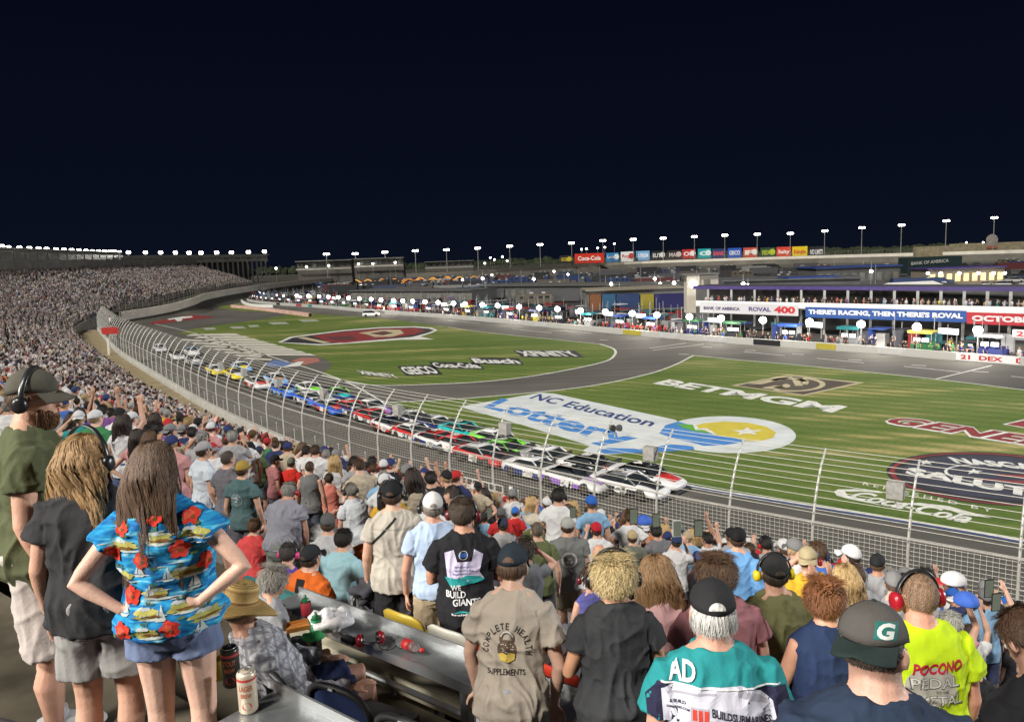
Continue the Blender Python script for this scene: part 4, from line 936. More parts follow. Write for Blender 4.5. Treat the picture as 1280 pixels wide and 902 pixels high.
def crowd_mesh(name, items, packs, m):
    "items: (pose, x, y, z, rot, scale, colours[4])"
    V_, LS, LI, C_ = [], [], [], []; off = 0
    for pose, x, y, z, rot, sc, cols in items:
        v, ls, li, mi = packs[pose]; c, s = math.cos(rot)*sc, math.sin(rot)*sc
        q = np.empty_like(v); q[:, 0] = v[:, 0]*c-v[:, 1]*s+x; q[:, 1] = v[:, 0]*s+v[:, 1]*c+y; q[:, 2] = v[:, 2]*sc+z
        V_.append(q); LS.append(ls); LI.append(li+off); C_.append(np.array(cols, 'f')[mi]); off += len(v)
    V_ = np.concatenate(V_); LS = np.concatenate(LS); LI = np.concatenate(LI); C_ = np.concatenate(C_)
    me = bpy.data.meshes.new(name); me.vertices.add(len(V_)); me.vertices.foreach_set('co', V_.ravel()); me.loops.add(len(LI)); me.loops.foreach_set('vertex_index', LI)
    me.polygons.add(len(LS)); st_ = np.concatenate([[0], np.cumsum(LS)[:-1]]).astype('i'); me.polygons.foreach_set('loop_start', st_); me.polygons.foreach_set('use_smooth', np.ones(len(LS), bool))
    me.update(calc_edges=True); me.validate()
    a = me.attributes.new('tint', 'FLOAT_COLOR', 'FACE'); a.data.foreach_set('color', np.concatenate([C_, np.ones((len(C_), 1), 'f')], 1).ravel()) if len(C_) == len(me.polygons) else None
    return link(me, name, m)
def tint_mat():
    m, nt, b = new_mat('crowd clothing'); a = N(nt, 'ShaderNodeAttribute', attribute_name='tint'); nt.links.new(a.outputs['Color'], b.inputs['Base Color']); b.inputs['Roughness'].default_value = .85; b.inputs['Specular IOR Level'].default_value = .2; return m
TINT = tint_mat()
SHC = [(.62, .62, .62)]*11+[(.02, .02, .025)]*4+[(.03, .04, .11)]*3+[(.16, .16, .17)]*3+[(.30, .30, .31)]*2+[(.45, .03, .03), (.42, .05, .06), (.05, .13, .42), (.05, .13, .42), (.18, .33, .50), (.30, .42, .55), (.45, .38, .28), (.10, .14, .07), (.50, .25, .25), (.60, .35, .03), (.60, .16, .03), (.03, .25, .25), (.55, .42, .38), (.20, .08, .25), (.05, .20, .08), (.65, .60, .12), (.40, .16, .13)]
SKC = [FAIR, FAIR, TAN, PALE, (.50, .29, .20)]
HRC = [(.03, .015, .008), (.06, .03, .015), (.10, .06, .03), (.35, .25, .12), (.25, .24, .23), (.02, .02, .02), (.5, .5, .5), (.6, .6, .58), (.03, .05, .15), (.35, .03, .03), (.02, .02, .02), (.3, .3, .28)]
STC = [(.05, .06, .12), (.25, .24, .22), (.35, .30, .22), (.02, .02, .025), (.14, .15, .17), (.08, .11, .20)]
def rcols(r): return [r.choice(SKC), r.choice(SHC), r.choice(STC), r.choice(HRC)]
lpm = {}
def lp_obj(pose, cols, loc, rot, label, group=None, sc=1.0):
    "far individual: body mesh with shirt, trousers and hair as children"
    if pose not in lpm:
        parts = []
        for k, nm in enumerate(('body', 'shirt', 'trousers', 'hair')):
            q = MB(); q.v = LP[pose].v; q.f = [f for f, m_ in zip(LP[pose].f, LP[pose].mi) if m_ == k]; q.mi = [0]*len(q.f); me = q.mesh(nm, True)
            bm = bmesh.new(); bm.from_mesh(me); bmesh.ops.delete(bm, geom=[v for v in bm.verts if not v.link_faces], context='VERTS'); bm.to_mesh(me); bm.free(); parts.append(me)
        lpm[pose] = parts
    t = thing('person', label, 'person', loc, rot, group); t.scale = (sc, sc, sc)
    for me, c, m_ in zip(lpm[pose], cols, (SKIN, CLOTH, CLOTH, HAIRM)): link(me, me.name, m_, t, c)
    return t
# stalls
CREW = []
rnd = random.Random(11)
DK = mat('dark steel', (.03, .03, .035), .5, .3)
OBJM = mat('coloured panel', objcol=True, rough=.45, var=.12, scale=1.5)
SCRN = mat('lit screen', (1, 1, 1), emit=(.85, .92, 1), estr=2.4); SCRN.cycles.emission_sampling = 'NONE'
def pitbox_proto():
    t = thing('pit_box', 'x', 'pit box')
    mb = MB(); mb.box((0, 0, .65), (2.6, 1.3, 1.1)); mb.box((0, .2, 1.35), (2.5, .8, .3)); mb.build('cabinet', OBJM, t)
    mb = MB()
    for x in (-1.2, 1.2):
        for y in (-.55, .55): mb.tube([(x, y, 1.2), (x, y, 2.75)], .04, 5)
    mb.build('frame', POLE, t)
    mb = MB(); mb.box((0, -.1, 2.85), (3.0, 1.9, .14), taper=.92); mb.box((0, -1.0, 2.72), (3.0, .05, .35)); mb.build('canopy', OBJM, t)
    mb = MB(); mb.box((-.5, -.66, 1.75), (.8, .05, .45)); mb.box((.55, -.66, 1.75), (.8, .05, .45)); mb.build('screen', SCRN, t)
    mb = MB()
    for x in (-1, 1): 
        for y in (-.5, .5): mb.tube([(x-.05, y, .15), (x+.05, y, .15)], .15, 10)
    mb.build('wheel', DK, t); return t
PB = pitbox_proto()
def tires_proto():
    t = thing('tire_stack', 'x', 'tires')
    for z in (.16, .46, .76):
        q = MB(); q.lathe((0, 0, z), [(.2, -.13), (.3, -.14), (.34, 0), (.3, .14), (.2, .13)], 14); q.build('tire', DK, t, True)
    return t
TS = tires_proto()
def lightp_proto():
    t = thing('pit_light', 'x', 'light'); q = MB(); q.tube([(0, 0, 0), (0, 0, 3.1)], .05, 6); q.box((0, 0, .1), (.7, .7, .2)); q.build('pole', POLE, t)
    q = MB(); q.ell((0, 0, 3.45), (.5, .5, .47), 14, 10); q.build('globe', GLOBE, t, True); return t
LPR = lightp_proto(); first_use = {}
def place(proto, loc, rz, label=None, group=None, sc=1.0, colors=None):
    if proto.name not in first_use: first_use[proto.name] = 1; o = proto
    else: o = copy_tree(proto)
    o.location = loc; o.rotation_euler = (0, 0, rz); o.scale = (sc, sc, sc)
    if label: o['label'] = label
    if group: o['group'] = group
    if colors:
        for ch in o.children:
            n = ch.name.split('.')[0]
            if n in colors: ch.color = rgba(colors[n])
            for c2 in ch.children:
                n2 = c2.name.split('.')[0]
                if n2 in colors: c2.color = rgba(colors[n2])
    return o
PC = [((.03, .08, .34), 'blue'), ((.34, .03, .03), 'red'), ((.55, .55, .55), 'white'), ((.02, .02, .025), 'black'), ((.42, .36, .05), 'yellow'), ((.02, .2, .22), 'teal'), ((.02, .022, .03), 'black'), ((.03, .12, .05), 'green'), ((.03, .04, .16), 'navy'), ((.25, .25, .26), 'grey')]
CREWC = {'blue': (.04, .10, .42), 'red': (.45, .03, .03), 'white': (.6, .6, .6), 'black': (.02, .02, .025), 'yellow': (.6, .5, .03), 'teal': (.02, .28, .30), 'orange': (.55, .2, .02), 'green': (.05, .25, .07), 'navy': (.03, .04, .16), 'grey': (.25, .25, .26)}
npit = int(PL/8.6); crew_n = 0
lightx = [x for x in (1218, 1137, 1064, 1001+3, 947, 896, 853+1, 814, 779, 750, 719, 690, 665, 640, 616, 595, 576, 559, 541, 526, 510, 498, 486, 470, 458, 444, 430, 418, 405, 394, 380, 366)]
for x in lightx:
    s = pit_s(x); p, a = pit(s, 1.6); place(LPR, p, a, 'white glowing globe lamp on a slim pole just behind the pit wall', 'globe lamps along the pit wall')
for i in range(npit):
    s = 4+i*8.6; c, cn = rnd.choice(PC); c2, cn2 = rnd.choice(PC)
    p, a = pit(s+rnd.uniform(-.5, .5), 3.6); x = toP(p)[0]
    wh = 'near the right end' if x > 1130 else ('below the blue banner' if x > 990 else ('below the race banner' if x > 875 else ('beside the scoring tower' if x > 800 else ('in mid pit road' if x > 600 else 'at far left'))))
    place(PB, p, a, f'{cn} pit box with {cn2} canopy {wh}, stall {i+1} from far end', 'pit boxes behind the pit wall', 1.0, {'cabinet': c, 'canopy': c2})
    for k in range(2):
        q, a2 = pit(s+2.6+k*.75, 2.2+rnd.uniform(0, .5)); place(TS, q, a2, 'stack of three black racing tyres standing behind the pit wall', 'tyre stacks behind the pit wall')
    nc = 13 if x > 700 else 11
    for k in range(nc):
        if crew_n > 900: break
        q, a2 = pit(s+rnd.uniform(-3, 4.5), rnd.uniform(.7, 2.6) if k else rnd.uniform(4.5, 6)); crew_n += 1
        cc = rnd.choice((CREWC[cn], CREWC[cn], CREWC[cn2], rnd.choice(SHC), (.02, .02, .025), (.03, .03, .04)))
        CREW.append((rnd.choice((0, 0, 4, 6, 1, 3)), q.x, q.y, 0, a2+pi+rnd.uniform(-1.2, 1.2), rnd.uniform(.95, 1.08), [rnd.choice(SKC), cc, rnd.choice((cc, (.02, .02, .025), (.1, .1, .1))), rnd.choice(HRC)]))
    # coloured board on the pit wall
    if rnd.random() < .75 and x < 1190:
        p0, a = pit(s-1.5, -.24, .5); q = MB(); q.box((0, 0, 0), (rnd.uniform(2.5, 4.5), .05, .75)); o = q.build('wall_board', OBJM, None, color=rnd.choice(PC)[0] if rnd.random() < .25 else (.5, .5, .5)); o.location = p0; o.rotation_euler = (0, 0, a); tag(o, f'sponsor board fixed to the pit wall at stall {i+1} from the far end', 'board', 'boards on the pit wall')
    if rnd.random() < .5:
        p0, a = pit(s+2, 6.5, 2.6); t = thing('lit_sign', f'lit white sign panel on two posts above the people of pit stall {i+1}', 'sign', (p0.x, p0.y, 0), a, 'lit sign panels behind the pit stalls'); q = MB(); q.box((0, -.06, 2.6), (2.4, .08, .7)); q.build('panel', SCRN, t); q = MB(); q.box((-1, .02, 1.4), (.08, .08, 2.8)); q.box((1, .02, 1.4), (.08, .08, 2.8)); q.build('posts', POLE, t)
p, a = pit(pit_s(1250), -.24, .5); t = thing('number_board', 'white board lettered 21 DEX on the pit wall at the right end', 'board', p, a); q = MB(); q.box((0, 0, 0), (9, .04, .8)); q.build('panel', mat('white sheet'), t); q = MB(); text_on(q, '21  DEX    DEX', (-4, -.03, -.25), (4, -.03, -.25), (-4, -.03, .28), bold=.04); q.build('lettering', mat('letter red', (.5, .02, .02), .6), t)
p, a = pit(pit_s(1275), 5); t = thing('number_sign', 'white sign lettered 21 DEX above the last pit stall on the right', 'sign', p, a); q = MB(); q.box((0, 0, 2.9), (6, .1, .9)); q.build('panel', mat('white sheet'), t); q = MB(); text_on(q, '21 DEX', (-2.6, -.08, 2.6), (2.6, -.08, 2.6), (-2.6, -.08, 3.2), bold=.04); q.build('lettering', mat('letter red'), t); q = MB(); q.box((-2.8, .1, 1.4), (.1, .1, 2.8)); q.box((2.8, .1, 1.4), (.1, .1, 2.8)); q.build('posts', POLE, t)
# officials and pace car on the pit road
p = G(1058, 436); lp_obj(2, [TAN, (.05, .05, .06), (.05, .05, .06), (.02, .02, .02)], (p.x, p.y, .0), 1.5, 'dark clothed official walking alone in front of the pit wall', None)
# ---------------------------------------------------------------- building with banners behind the pits
def wbanner(name, x0, x1, yl0, yl1, yr0, yr1, Y0, Y1, txt, cb, ct, label, tx=(.04, .96)):
    a = atY(x0, yl1, Y0); b = atY(x1, yr1, Y1); c = atY(x0, yl0, Y0); d = atY(x1, yr0, Y1)
    t = thing(name, label, 'banner', (a.x, a.y, 0)); o = Vector((a.x, a.y, 0)); mb = MB(); n = Vector((0, .12, 0))
    mb.add([a-o, b-o, d-o, c-o, a-o+n, b-o+n, d-o+n, c-o+n], [(0, 1, 2, 3), (7, 6, 5, 4), (0, 4, 5, 1), (3, 2, 6, 7), (0, 3, 7, 4), (1, 5, 6, 2)]); mb.build('cloth', mat(name+label[:12], cb, .6, var=.06), t)
    m0 = Vector((0, -.03, 0)); q = MB()
    for s, u0, u1, v0, v1, *cc in txt:
        def P(u, v): return (a.lerp(b, u)).lerp(c.lerp(d, u), v)-o+m0
        q2 = MB(); text_on(q2, s, P(u0, v0), P(u1, v0), P(u0, v1), bold=.05); q2.build('lettering', mat('banner letters '+str(cc[0] if cc else ct), cc[0] if cc else ct, .6, var=0), t)
    return t
Y0 = G(1000, 424.5).y+9
def Yb(x): return G(x, 417.5+(x-860)*.066).y+8.5
wbanner('race_banner', 875, 998, 377.5, 390.5, 381.5, 395, Yb(875), Yb(998), [('BANK OF AMERICA', .04, .43, .3, .62, (.06, .05, .12)), ('ROVAL', .52, .74, .3, .72, (.1, .08, .2)), ('400', .77, .97, .2, .85, (.5, .02, .03))], (.55, .55, .58), (.1, .1, .2), 'long white fabric banner for the four hundred race hanging on the pit building')
wbanner('slogan_banner', 1007, 1208, 383.5, 396.5, 388.5, 403, Yb(1007), Yb(1208), [("THERE'S RACING, THEN THERE'S ROVAL", .02, .98, .25, .78)], (.02, .08, .30), (.75, .75, .75), 'long blue fabric banner with white slogan hanging on the pit building')
wbanner('date_banner', 1208.5, 1345, 390, 404.5, 394, 410, Yb(1208), Yb(1345), [('OCTOBER 7-8', .05, .9, .25, .75)], (.45, .025, .04), (.75, .75, .75), 'red fabric banner with a white october date at the right end of the pit building')
def ybox(name, label, cat, x0, x1, y0, y1, Y, depth, m, z0=0., Y2=None, parent=None, roof=None, wins=0, winm=None, winband=(.35, .75)):
    Y2 = Y2 or Y; a = atY(x0, y1, Y); b = atY(x1, y1, Y2); tz = atY(x0, y0, Y).z; a.z = b.z = 0
    t = thing(name, label, cat, a) if label else parent
    longbox('wall', a, b, depth, z0, tz, m, t, Vector((a.x, a.y, 0)))
    if roof: d = (b-a).normalized(); n = Vector((-d.y, d.x, 0)); longbox('roof', a-n*.6-d*.5, b-n*.6+d*.5, depth+1.2, tz, tz+.35, roof, t, Vector((a.x, a.y, 0)))
    for i in range(wins):
        p = a.lerp(b, (i+.2)/wins); q = a.lerp(b, (i+.8)/wins); d = (b-a).normalized(); n = Vector((-d.y, d.x, 0)); longbox('window', p-n*.06, q-n*.06, .1, tz*winband[0], tz*winband[1], winm or GLASSD, t, Vector((a.x, a.y, 0)))
    return t
PURP = mat('purple beam paint', (.055, .035, .16), .5); BLUR = mat('blue roof', (.02, .05, .2), .5, var=.3, scale=.2); LGREY = mat('light grey wall', (.15, .147, .14), .8, var=.15, scale=.3)
t = thing('pit_building', 'long two storey viewing deck with a purple roof beam behind the banners', 'building', (Yb(1000)*.36, Yb(1000)+1, 0)); o = t.location.copy()
def deck(x0, x1, off, zl0, zl1, dep, nm, m, topy=None):
    a = atY(x0, 400, Yb(x0)+off); b = atY(x1, 400, Yb(x1)+off); longbox(nm, a, b, dep, zl0, zl1, m, t, Vector((o.x, o.y, 0)))
deck(870, 1345, .4, 3.9, 4.1, 9, 'deck', LGREY); deck(870, 1345, .3, 4.1, 5.0, .1, 'railing', mat('white sheet')); deck(870, 1345, 9, 0, 7.2, .3, 'rear_wall', mat('dim wall', (.10, .10, .10), .9, var=.4, scale=.3))
deck(866, 1345, 2.0, 6.9, 7.45, .5, 'beam', PURP); deck(866, 1345, 2.5, 7.3, 7.45, 6.0, 'roof', mat('dark roof', (.05, .05, .06), .7))
for i in range(16):
    x = 885+i*29; a = atY(x, 400, Yb(x)+2.2); q = MB(); q.box((a.x-o.x, a.y-o.y, 3.4), (.28, .28, 6.9)); q.build('column', mat('pale metal', (.5, .5, .5), .5), t)
for i in range(70):
    x = 880+i*6+rnd.uniform(-4, 4); a = atY(x, 400, Yb(x)+rnd.uniform(.7, 1.6)); CREW.append((rnd.choice((0, 6, 3)), a.x, a.y, 4.1, pi+rnd.uniform(-.6, .6), 1.0, rcols(rnd)))
o_ = crowd_mesh('pit_crew_crowd', CREW, LPP, TINT); tag(o_, kind='stuff')
# scoring tower
p = atY(868, 390, 172); t = thing('scoring_tower', 'ivory square tower with a round lit clock left of the banners', 'tower', (p.x, p.y, 0)); TWM = mat('ivory render', (.62, .58, .48), .7, var=.08, scale=.4)
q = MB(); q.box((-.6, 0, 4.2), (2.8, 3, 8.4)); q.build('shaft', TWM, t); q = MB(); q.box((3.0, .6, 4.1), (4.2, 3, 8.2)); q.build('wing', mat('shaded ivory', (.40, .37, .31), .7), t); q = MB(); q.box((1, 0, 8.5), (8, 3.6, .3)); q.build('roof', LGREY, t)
q = MB(); q.tube([(-.6, -1.52, 6.4), (-.6, -1.62, 6.4)], .75, 20); q.build('clock', GLOBE, t)
q = MB(); q.box((2.6, -.95, 6.0), (1.4, .1, 2.6)); q.build('window', GLASSD, t)
ybox('sponsor_wall', 'red and white sponsor wall just right of the scoring tower', 'wall', 884, 935, 361, 376, 165, .5, mat('sponsor red', (.45, .03, .03), .6, var=.5, scale=.5))
ybox('striped_garage', 'long low garage with a rainbow striped front left of the scoring tower', 'garage', 735, 855, 364, 380, 185, 12, LGREY, roof=mat('tan roof', (.25, .22, .17), .7))
for (x0, x1, c) in ((737, 752, (.16, .06, .02)), (752, 770, (.02, .08, .16)), (770, 800, (.02, .04, .11)), (800, 818, (.26, .22, .03)), (818, 858, (.03, .03, .12))):
    ybox('hauler', 'race hauler trailer painted '+{0.16: 'orange', .26: 'yellow'}.get(c[0], {0.08: 'bright blue', .04: 'navy blue', .03: 'indigo'}.get(c[1]))+' parked in front of the tan roofed garage', 'truck', x0+.6, x1-.6, 368, 374, 175, 3, mat('hauler'+str(c), c, .4), z0=1.0)
GR = mat('grey ribbed roof', (.09, .092, .095), .7, var=.3, scale=.4)  # garage tones darkened in the colour because floodlights miss the infield
ybox('garage_building', 'long grey garage with blue ribbed roof edge behind the tower', 'garage', 905, 1075, 352, 372, 205, 22, mat('garage grey', (.085, .085, .083), .85, var=.25, scale=.2), Y2=195, roof=GR, wins=14)
ybox('blue_canopy', 'blue canopy roof over a fuel bay in the garage area', 'canopy', 985, 1050, 347, 352, 200, 8, BLUR, z0=5)
ybox('striped_roof_garage', 'garage with blue and grey striped roof behind the fuel bay', 'garage', 1020, 1125, 336, 347, 245, 16, mat('garage grey'), roof=BLUR, wins=10)
ybox('long_garage', 'long low pale roofed garage in the middle of the infield', 'garage', 600, 862, 358, 366, 255, 18, mat('garage grey'), Y2=210, roof=mat('dull roof', (.09, .09, .085), .8), wins=24)
ybox('media_building', 'grey windowed building behind the far pit stalls', 'building', 440, 590, 364, 377, 262, 12, LGREY, Y2=230, roof=GR, wins=12)
ybox('sign_bridge', 'dark bridge building lettered BANK OF AMERICA under the far wall', 'building', 1134, 1202, 322, 340, 330, 8, mat('dark green wall', (.012, .03, .03), .6))
a = atY(1139, 331.5, 329.6); b = atY(1186, 327.5, 329.6); q = MB(); text_on(q, 'BANK OF AMERICA', a, b, (a.x, a.y, a.z+1.4), bold=.02); o_ = q.build('bridge_lettering', mat('grey letters', (.45, .45, .45), .6, var=0)); o_.parent = bpy.data.objects['sign_bridge']; o_.matrix_parent_inverse = Matrix.Translation(-Vector(bpy.data.objects['sign_bridge'].location)); o_.name = 'lettering'
ybox('lit_shop', 'lit concession building with yellow windows under a dark roof at right', 'building', 1160, 1255, 337, 352, 230, 10, mat('shop wall', (.20, .17, .13), .8), roof=PURP, wins=9, winm=mat('lit window', (1, .8, .4), emit=(1, .62, .2), estr=.7))
for x in (1160, 1176, 1199, 1223, 1242, 1256): 
    p = atY(x, 341.5, 226); t = thing('shop_lamp', 'small round lit lamp on the concession building', 'lamp', (p.x, p.y, p.z), 0, 'lamps on the concession building'); q = MB(); q.ell((0, 0, 0), (.5, .4, .4), 8, 6); q.build('globe', GLOBE, t); q = MB(); q.tube([(0, 0, 0), (0, 2, .3)], .06, 5); q.build('bracket', POLE, t)
# white marquee
a = atY(1098, 367, 150); b = atY(1194, 369, 150); t = thing('marquee', 'large white pitched marquee tent behind the pit building', 'tent', ((a.x+b.x)/2, 152, 0)); w_ = b.x-a.x; tz = atY(1140, 355, 150).z
q = MB(); q.add([(-w_/2, -5, tz-1.6), (w_/2, -5, tz-1.6), (w_/2, 5, tz-1.6), (-w_/2, 5, tz-1.6), (-w_*.32, 0, tz+.3), (w_*.28, 0, tz+.4)], [(0, 1, 5, 4), (1, 2, 5), (2, 3, 4, 5), (3, 0, 4)]); q.build('canopy', mat('tent cloth', (.55, .54, .50), .8), t); q = MB(); q.box((0, 0, (tz-1.6)/2), (w_*.98, 9.8, tz-1.6)); q.build('side_cloth', mat('tent cloth'), t)
# ---------------------------------------------------------------- parked vehicles in the infield
TIRE = mat('rubber', (.02, .02, .02), .8); WIN = mat('vehicle glass', (.02, .025, .03), .15, var=0)
def wheels(t, xs, y, r, w=.25):
    for x in xs:
        for s in (-1, 1):
            q = MB(); q.tube([(x, s*y-.5*w*s, r), (x, s*y+.5*w*s, r)], r, 12); q.build('wheel', TIRE, t)
def loftx(mb, prof):
    "prof: list of (x, half width bottom, z0, half width top, z1)"
    vs = []; 
    for x, wb, z0, wt, z1 in prof: vs += [(x, -wb, z0), (x, wb, z0), (x, wb, (z0+z1)/2), (x, wt, z1), (x, -wt, z1), (x, -wb, (z0+z1)/2)]
    k = 6; fs = [(i*k+j, (i+1)*k+j, (i+1)*k+(j+1) % k, i*k+(j+1) % k) for i in range(len(prof)-1) for j in range(k)]; n = len(prof)
    fs += [tuple(range(k)), tuple(range((n-1)*k+k-1, (n-1)*k-1, -1))]; mb.add(vs, fs)
def mk_rv():
    t = thing('motorhome', 'x', 'motorhome'); q = MB(); loftx(q, [(-5.2, 1.2, .5, 1.15, 3.3), (4.2, 1.25, .5, 1.2, 3.35), (5.0, 1.25, .5, 1.15, 3.1), (5.3, 1.15, .6, 1.05, 1.8)]); q.build('body', OBJM, t)
    q = MB(); q.box((5.14, 0, 2.35), (.1, 2.1, .9)); q.build('windscreen', WIN, t)
    for x in (-3.6, -1, 1.6, 3.4):
        q = MB(); q.box((x, 0, 2.3), (1.1, 2.54, .6)); q.build('window', WIN, t)
    q = MB(); q.box((-1, 0, 3.5), (1, .9, .3)); q.box((2.4, 0, 3.5), (1, .9, .3)); q.build('roof_unit', mat('pale metal'), t); wheels(t, (-3.2, 3.6), 1.12, .48); return t
def mk_truck():
    t = thing('hauler_truck', 'x', 'truck'); q = MB(); q.box((-1, 0, 2.35), (14, 2.6, 2.9)); q.build('trailer', OBJM, t); q = MB(); loftx(q, [(6.6, 1.2, .6, 1.15, 3.2), (8.2, 1.2, .6, 1.1, 3.1), (8.7, 1.2, .6, 1.05, 1.9), (10, 1.1, .6, .9, 1.7)]); q.build('cab', OBJM, t)
    q = MB(); q.box((8.45, 0, 2.4), (.3, 2.0, .8)); q.build('windscreen', WIN, t); wheels(t, (-6.5, -5.2, 6.4, 7.6, 9.4), 1.1, .5); return t
def mk_suv():
    t = thing('parked_car', 'x', 'car'); q = MB(); loftx(q, [(-2.3, .85, .35, .8, 1.0), (-2.2, .92, .3, .85, 1.1), (2.0, .92, .3, .86, 1.0), (2.35, .85, .35, .8, .75)]); q.build('body', OBJM, t)
    q = MB(); loftx(q, [(-2.15, .84, 1.05, .7, 1.15), (-1.9, .84, 1.05, .68, 1.68), (.5, .84, 1.05, .68, 1.7), (1.25, .84, .98, .75, 1.02)]); q.build('cabin', WIN, t)
    q = MB(); q.box((-.7, 0, 1.71), (2.5, 1.36, .05)); q.build('roof', OBJM, t); wheels(t, (-1.4, 1.45), .84, .36, .22); return t
def mk_pick():
    t = thing('pickup_truck', 'x', 'pickup'); q = MB(); loftx(q, [(-2.8, .95, .5, .92, 1.15), (.2, .95, .5, .92, 1.15), (.3, .95, .5, .9, 1.2), (2.6, .95, .5, .85, 1.1), (2.85, .9, .55, .8, .9)]); q.build('body', OBJM, t)
    q = MB(); loftx(q, [(-.9, .88, 1.15, .78, 1.2), (-.75, .88, 1.15, .74, 1.85), (.8, .88, 1.15, .74, 1.85), (1.5, .88, 1.1, .8, 1.14)]); q.build('cabin', WIN, t); wheels(t, (-1.8, 1.8), .88, .4, .25); return t
PV = [(mk_rv(), 'motorhome', 'motorhome'), (mk_truck(), 'hauler truck', 'hauler'), (mk_suv(), 'estate car', 'car'), (mk_pick(), 'pickup truck', 'pickup')]
VC = [((.22, .22, .21), 'white'), ((.08, .08, .085), 'silver'), ((.03, .03, .032), 'black'), ((.05, .05, .055), 'dark grey'), ((.03, .03, .035), 'black'), ((.05, .06, .10), 'dark blue'), ((.08, .08, .085), 'dark grey'), ((.10, .03, .03), 'maroon'), ((.10, .085, .065), 'beige'), ((.02, .04, .12), 'blue')]  # vehicle colours darkened to stand in for the unlit infield
PIT0 = [(320, 372), (460, 381), (620, 391), (740, 399), (860, 407), (1057, 419), (1280, 434)]
def yline(L, x):
    for a, b in zip(L, L[1:]):
        if a[0] <= x <= b[0]: return a[1]+(b[1]-a[1])*(x-a[0])/(b[0]-a[0])
    return L[-1][1]
lineA = [(330, 364), (440, 372), (560, 380), (700, 386), (860, 394), (1280, 405)]; lineB = [(330, 364), (440, 355), (560, 349.5), (700, 343), (800, 338.5), (900, 335), (1130, 331), (1280, 327)]
nveh = 0
tag(poly_ground('infield_lot', [(x, yline(lineB, x)+1) for x in range(380, 1300, 40)]+[(x, yline(lineA, x)+7) for x in range(1290, 370, -40)], .014, mat('unlit lot', (.030, .030, .031), .9, var=.5, scale=.15)), kind='structure')  # near-black sheet paints the darkness of the unlit infield ground
rows_t = [.05, .10, .15, .21, .27, .33, .40, .47, .55, .63, .72, .82, .92]
for ri, tt in enumerate(rows_t):
    x = 372+ri*6
    while x < 1290 and nveh < 380:
        y = yline(lineB, x)*(1-tt)+yline(lineA, x)*tt; p = G(x, y); busy = (tt > .80 and x > 860) or (430 < x < 600 and tt > .72) or (720 < x < 870 and tt > .66) or (870 < x < 1130 and .5 < tt < .82)
        k = rnd.choice((0, 0, 2, 2, 3, 3, 1)) if tt < .6 else rnd.choice((1, 1, 0, 1, 2)); L = (11, 19, 5, 6)[k]
        if x > 1190 and tt > .3: k = rnd.choice((2, 2, 3, 2)); L = 5
        if not busy:
            c, cn = rnd.choice(VC); 
            if x > 1200 and tt > .3: c, cn = (.45, .45, .44), 'white'
            o = PV[k]; al = rnd.choice((0, 0, 1)) if k != 1 else 0
            rz = rnd.uniform(-.06, .06)+math.atan2(-.12, 1)+(pi/2 if al else 0)
            place(o[0], (p.x, p.y, 0), rz, f'{cn} {o[1]} parked among the rows of vehicles in the infield', f'{cn} {o[1]}s parked in the infield', 1.0, {'body': c, 'trailer': c, 'cab': c, 'roof': c}); nveh += 1
        d = L*(.55 if (not busy and al) else 1.15)+rnd.uniform(.5, 3)+(3 if tt < .2 else 0)
        x += d*FPX/p.y
def clutter(name, n, seed):
    r = random.Random(seed); V_ = MB(); cols = []
    for i in range(n):
        s_ = r.uniform(0, PL); off = r.choice((r.uniform(5.5, 11), r.uniform(8, 30))); q, a = pit(s_, off); x_ = toP(q)[0]
        if off > 9 and x_ > 850: continue
        d = (r.uniform(.4, 2.4), r.uniform(.3, 1.6), r.uniform(.5, 2.6)); z = r.choice((0, 0, 0, r.uniform(1.5, 2.6))); nf = len(V_.f); rz_ = a+r.choice((0, 1.57))+r.uniform(-.2, .2)
        if z > 0: d = (r.uniform(2, 3.4), r.uniform(1.4, 2.6), .12)
        V_.box((q.x, q.y, z+d[2]/2), d, rz_); c = r.choice(((.03, .03, .035), (.05, .05, .055), (.02, .02, .02), (.35, .35, .35), (.5, .5, .5), (.12, .12, .13), (.03, .06, .22), (.25, .03, .03), (.03, .12, .13), (.10, .10, .11))); cols += [c]*(len(V_.f)-nf)
        if r.random() < .4: nf = len(V_.f); V_.tube([(q.x, q.y, 0), (q.x, q.y, r.uniform(2.4, 5))], .05, 4); cols += [(.3, .3, .3)]*(len(V_.f)-nf)
    me = V_.mesh(name); at = me.attributes.new('tint', 'FLOAT_COLOR', 'FACE'); at.data.foreach_set('color', np.concatenate([np.array(cols, 'f'), np.ones((len(cols), 1), 'f')], 1).ravel()); return tag(link(me, name, TINT), kind='stuff')
clutter('pit_equipment', 900, 4)
print('nveh', nveh)
# small dark infield masts and lamps
for i in range(34):
    x = rnd.uniform(470, 1120); tt = rnd.uniform(.3, .95); y = yline(lineB, x)*(1-tt)+yline(lineA, x)*tt; p = G(x, y); h = rnd.uniform(6, 10)
    lit = i % 2 == 0
    t = thing('infield_mast', ('slim grey mast with a lit lamp' if lit else 'slim grey flag mast without lamp')+' standing among the infield vehicles', 'mast', (p.x, p.y, 0), 0, 'lit masts in the infield' if lit else 'masts in the infield')
    q = MB(); q.tube([(0, 0, 0), (0, 0, h)], .09, 5); q.build('pole', POLE, t)
    if lit: q = MB(); q.ell((0, 0, h*.72), (.45, .45, .4), 8, 6); q.build('lamp', GLOBE, t)
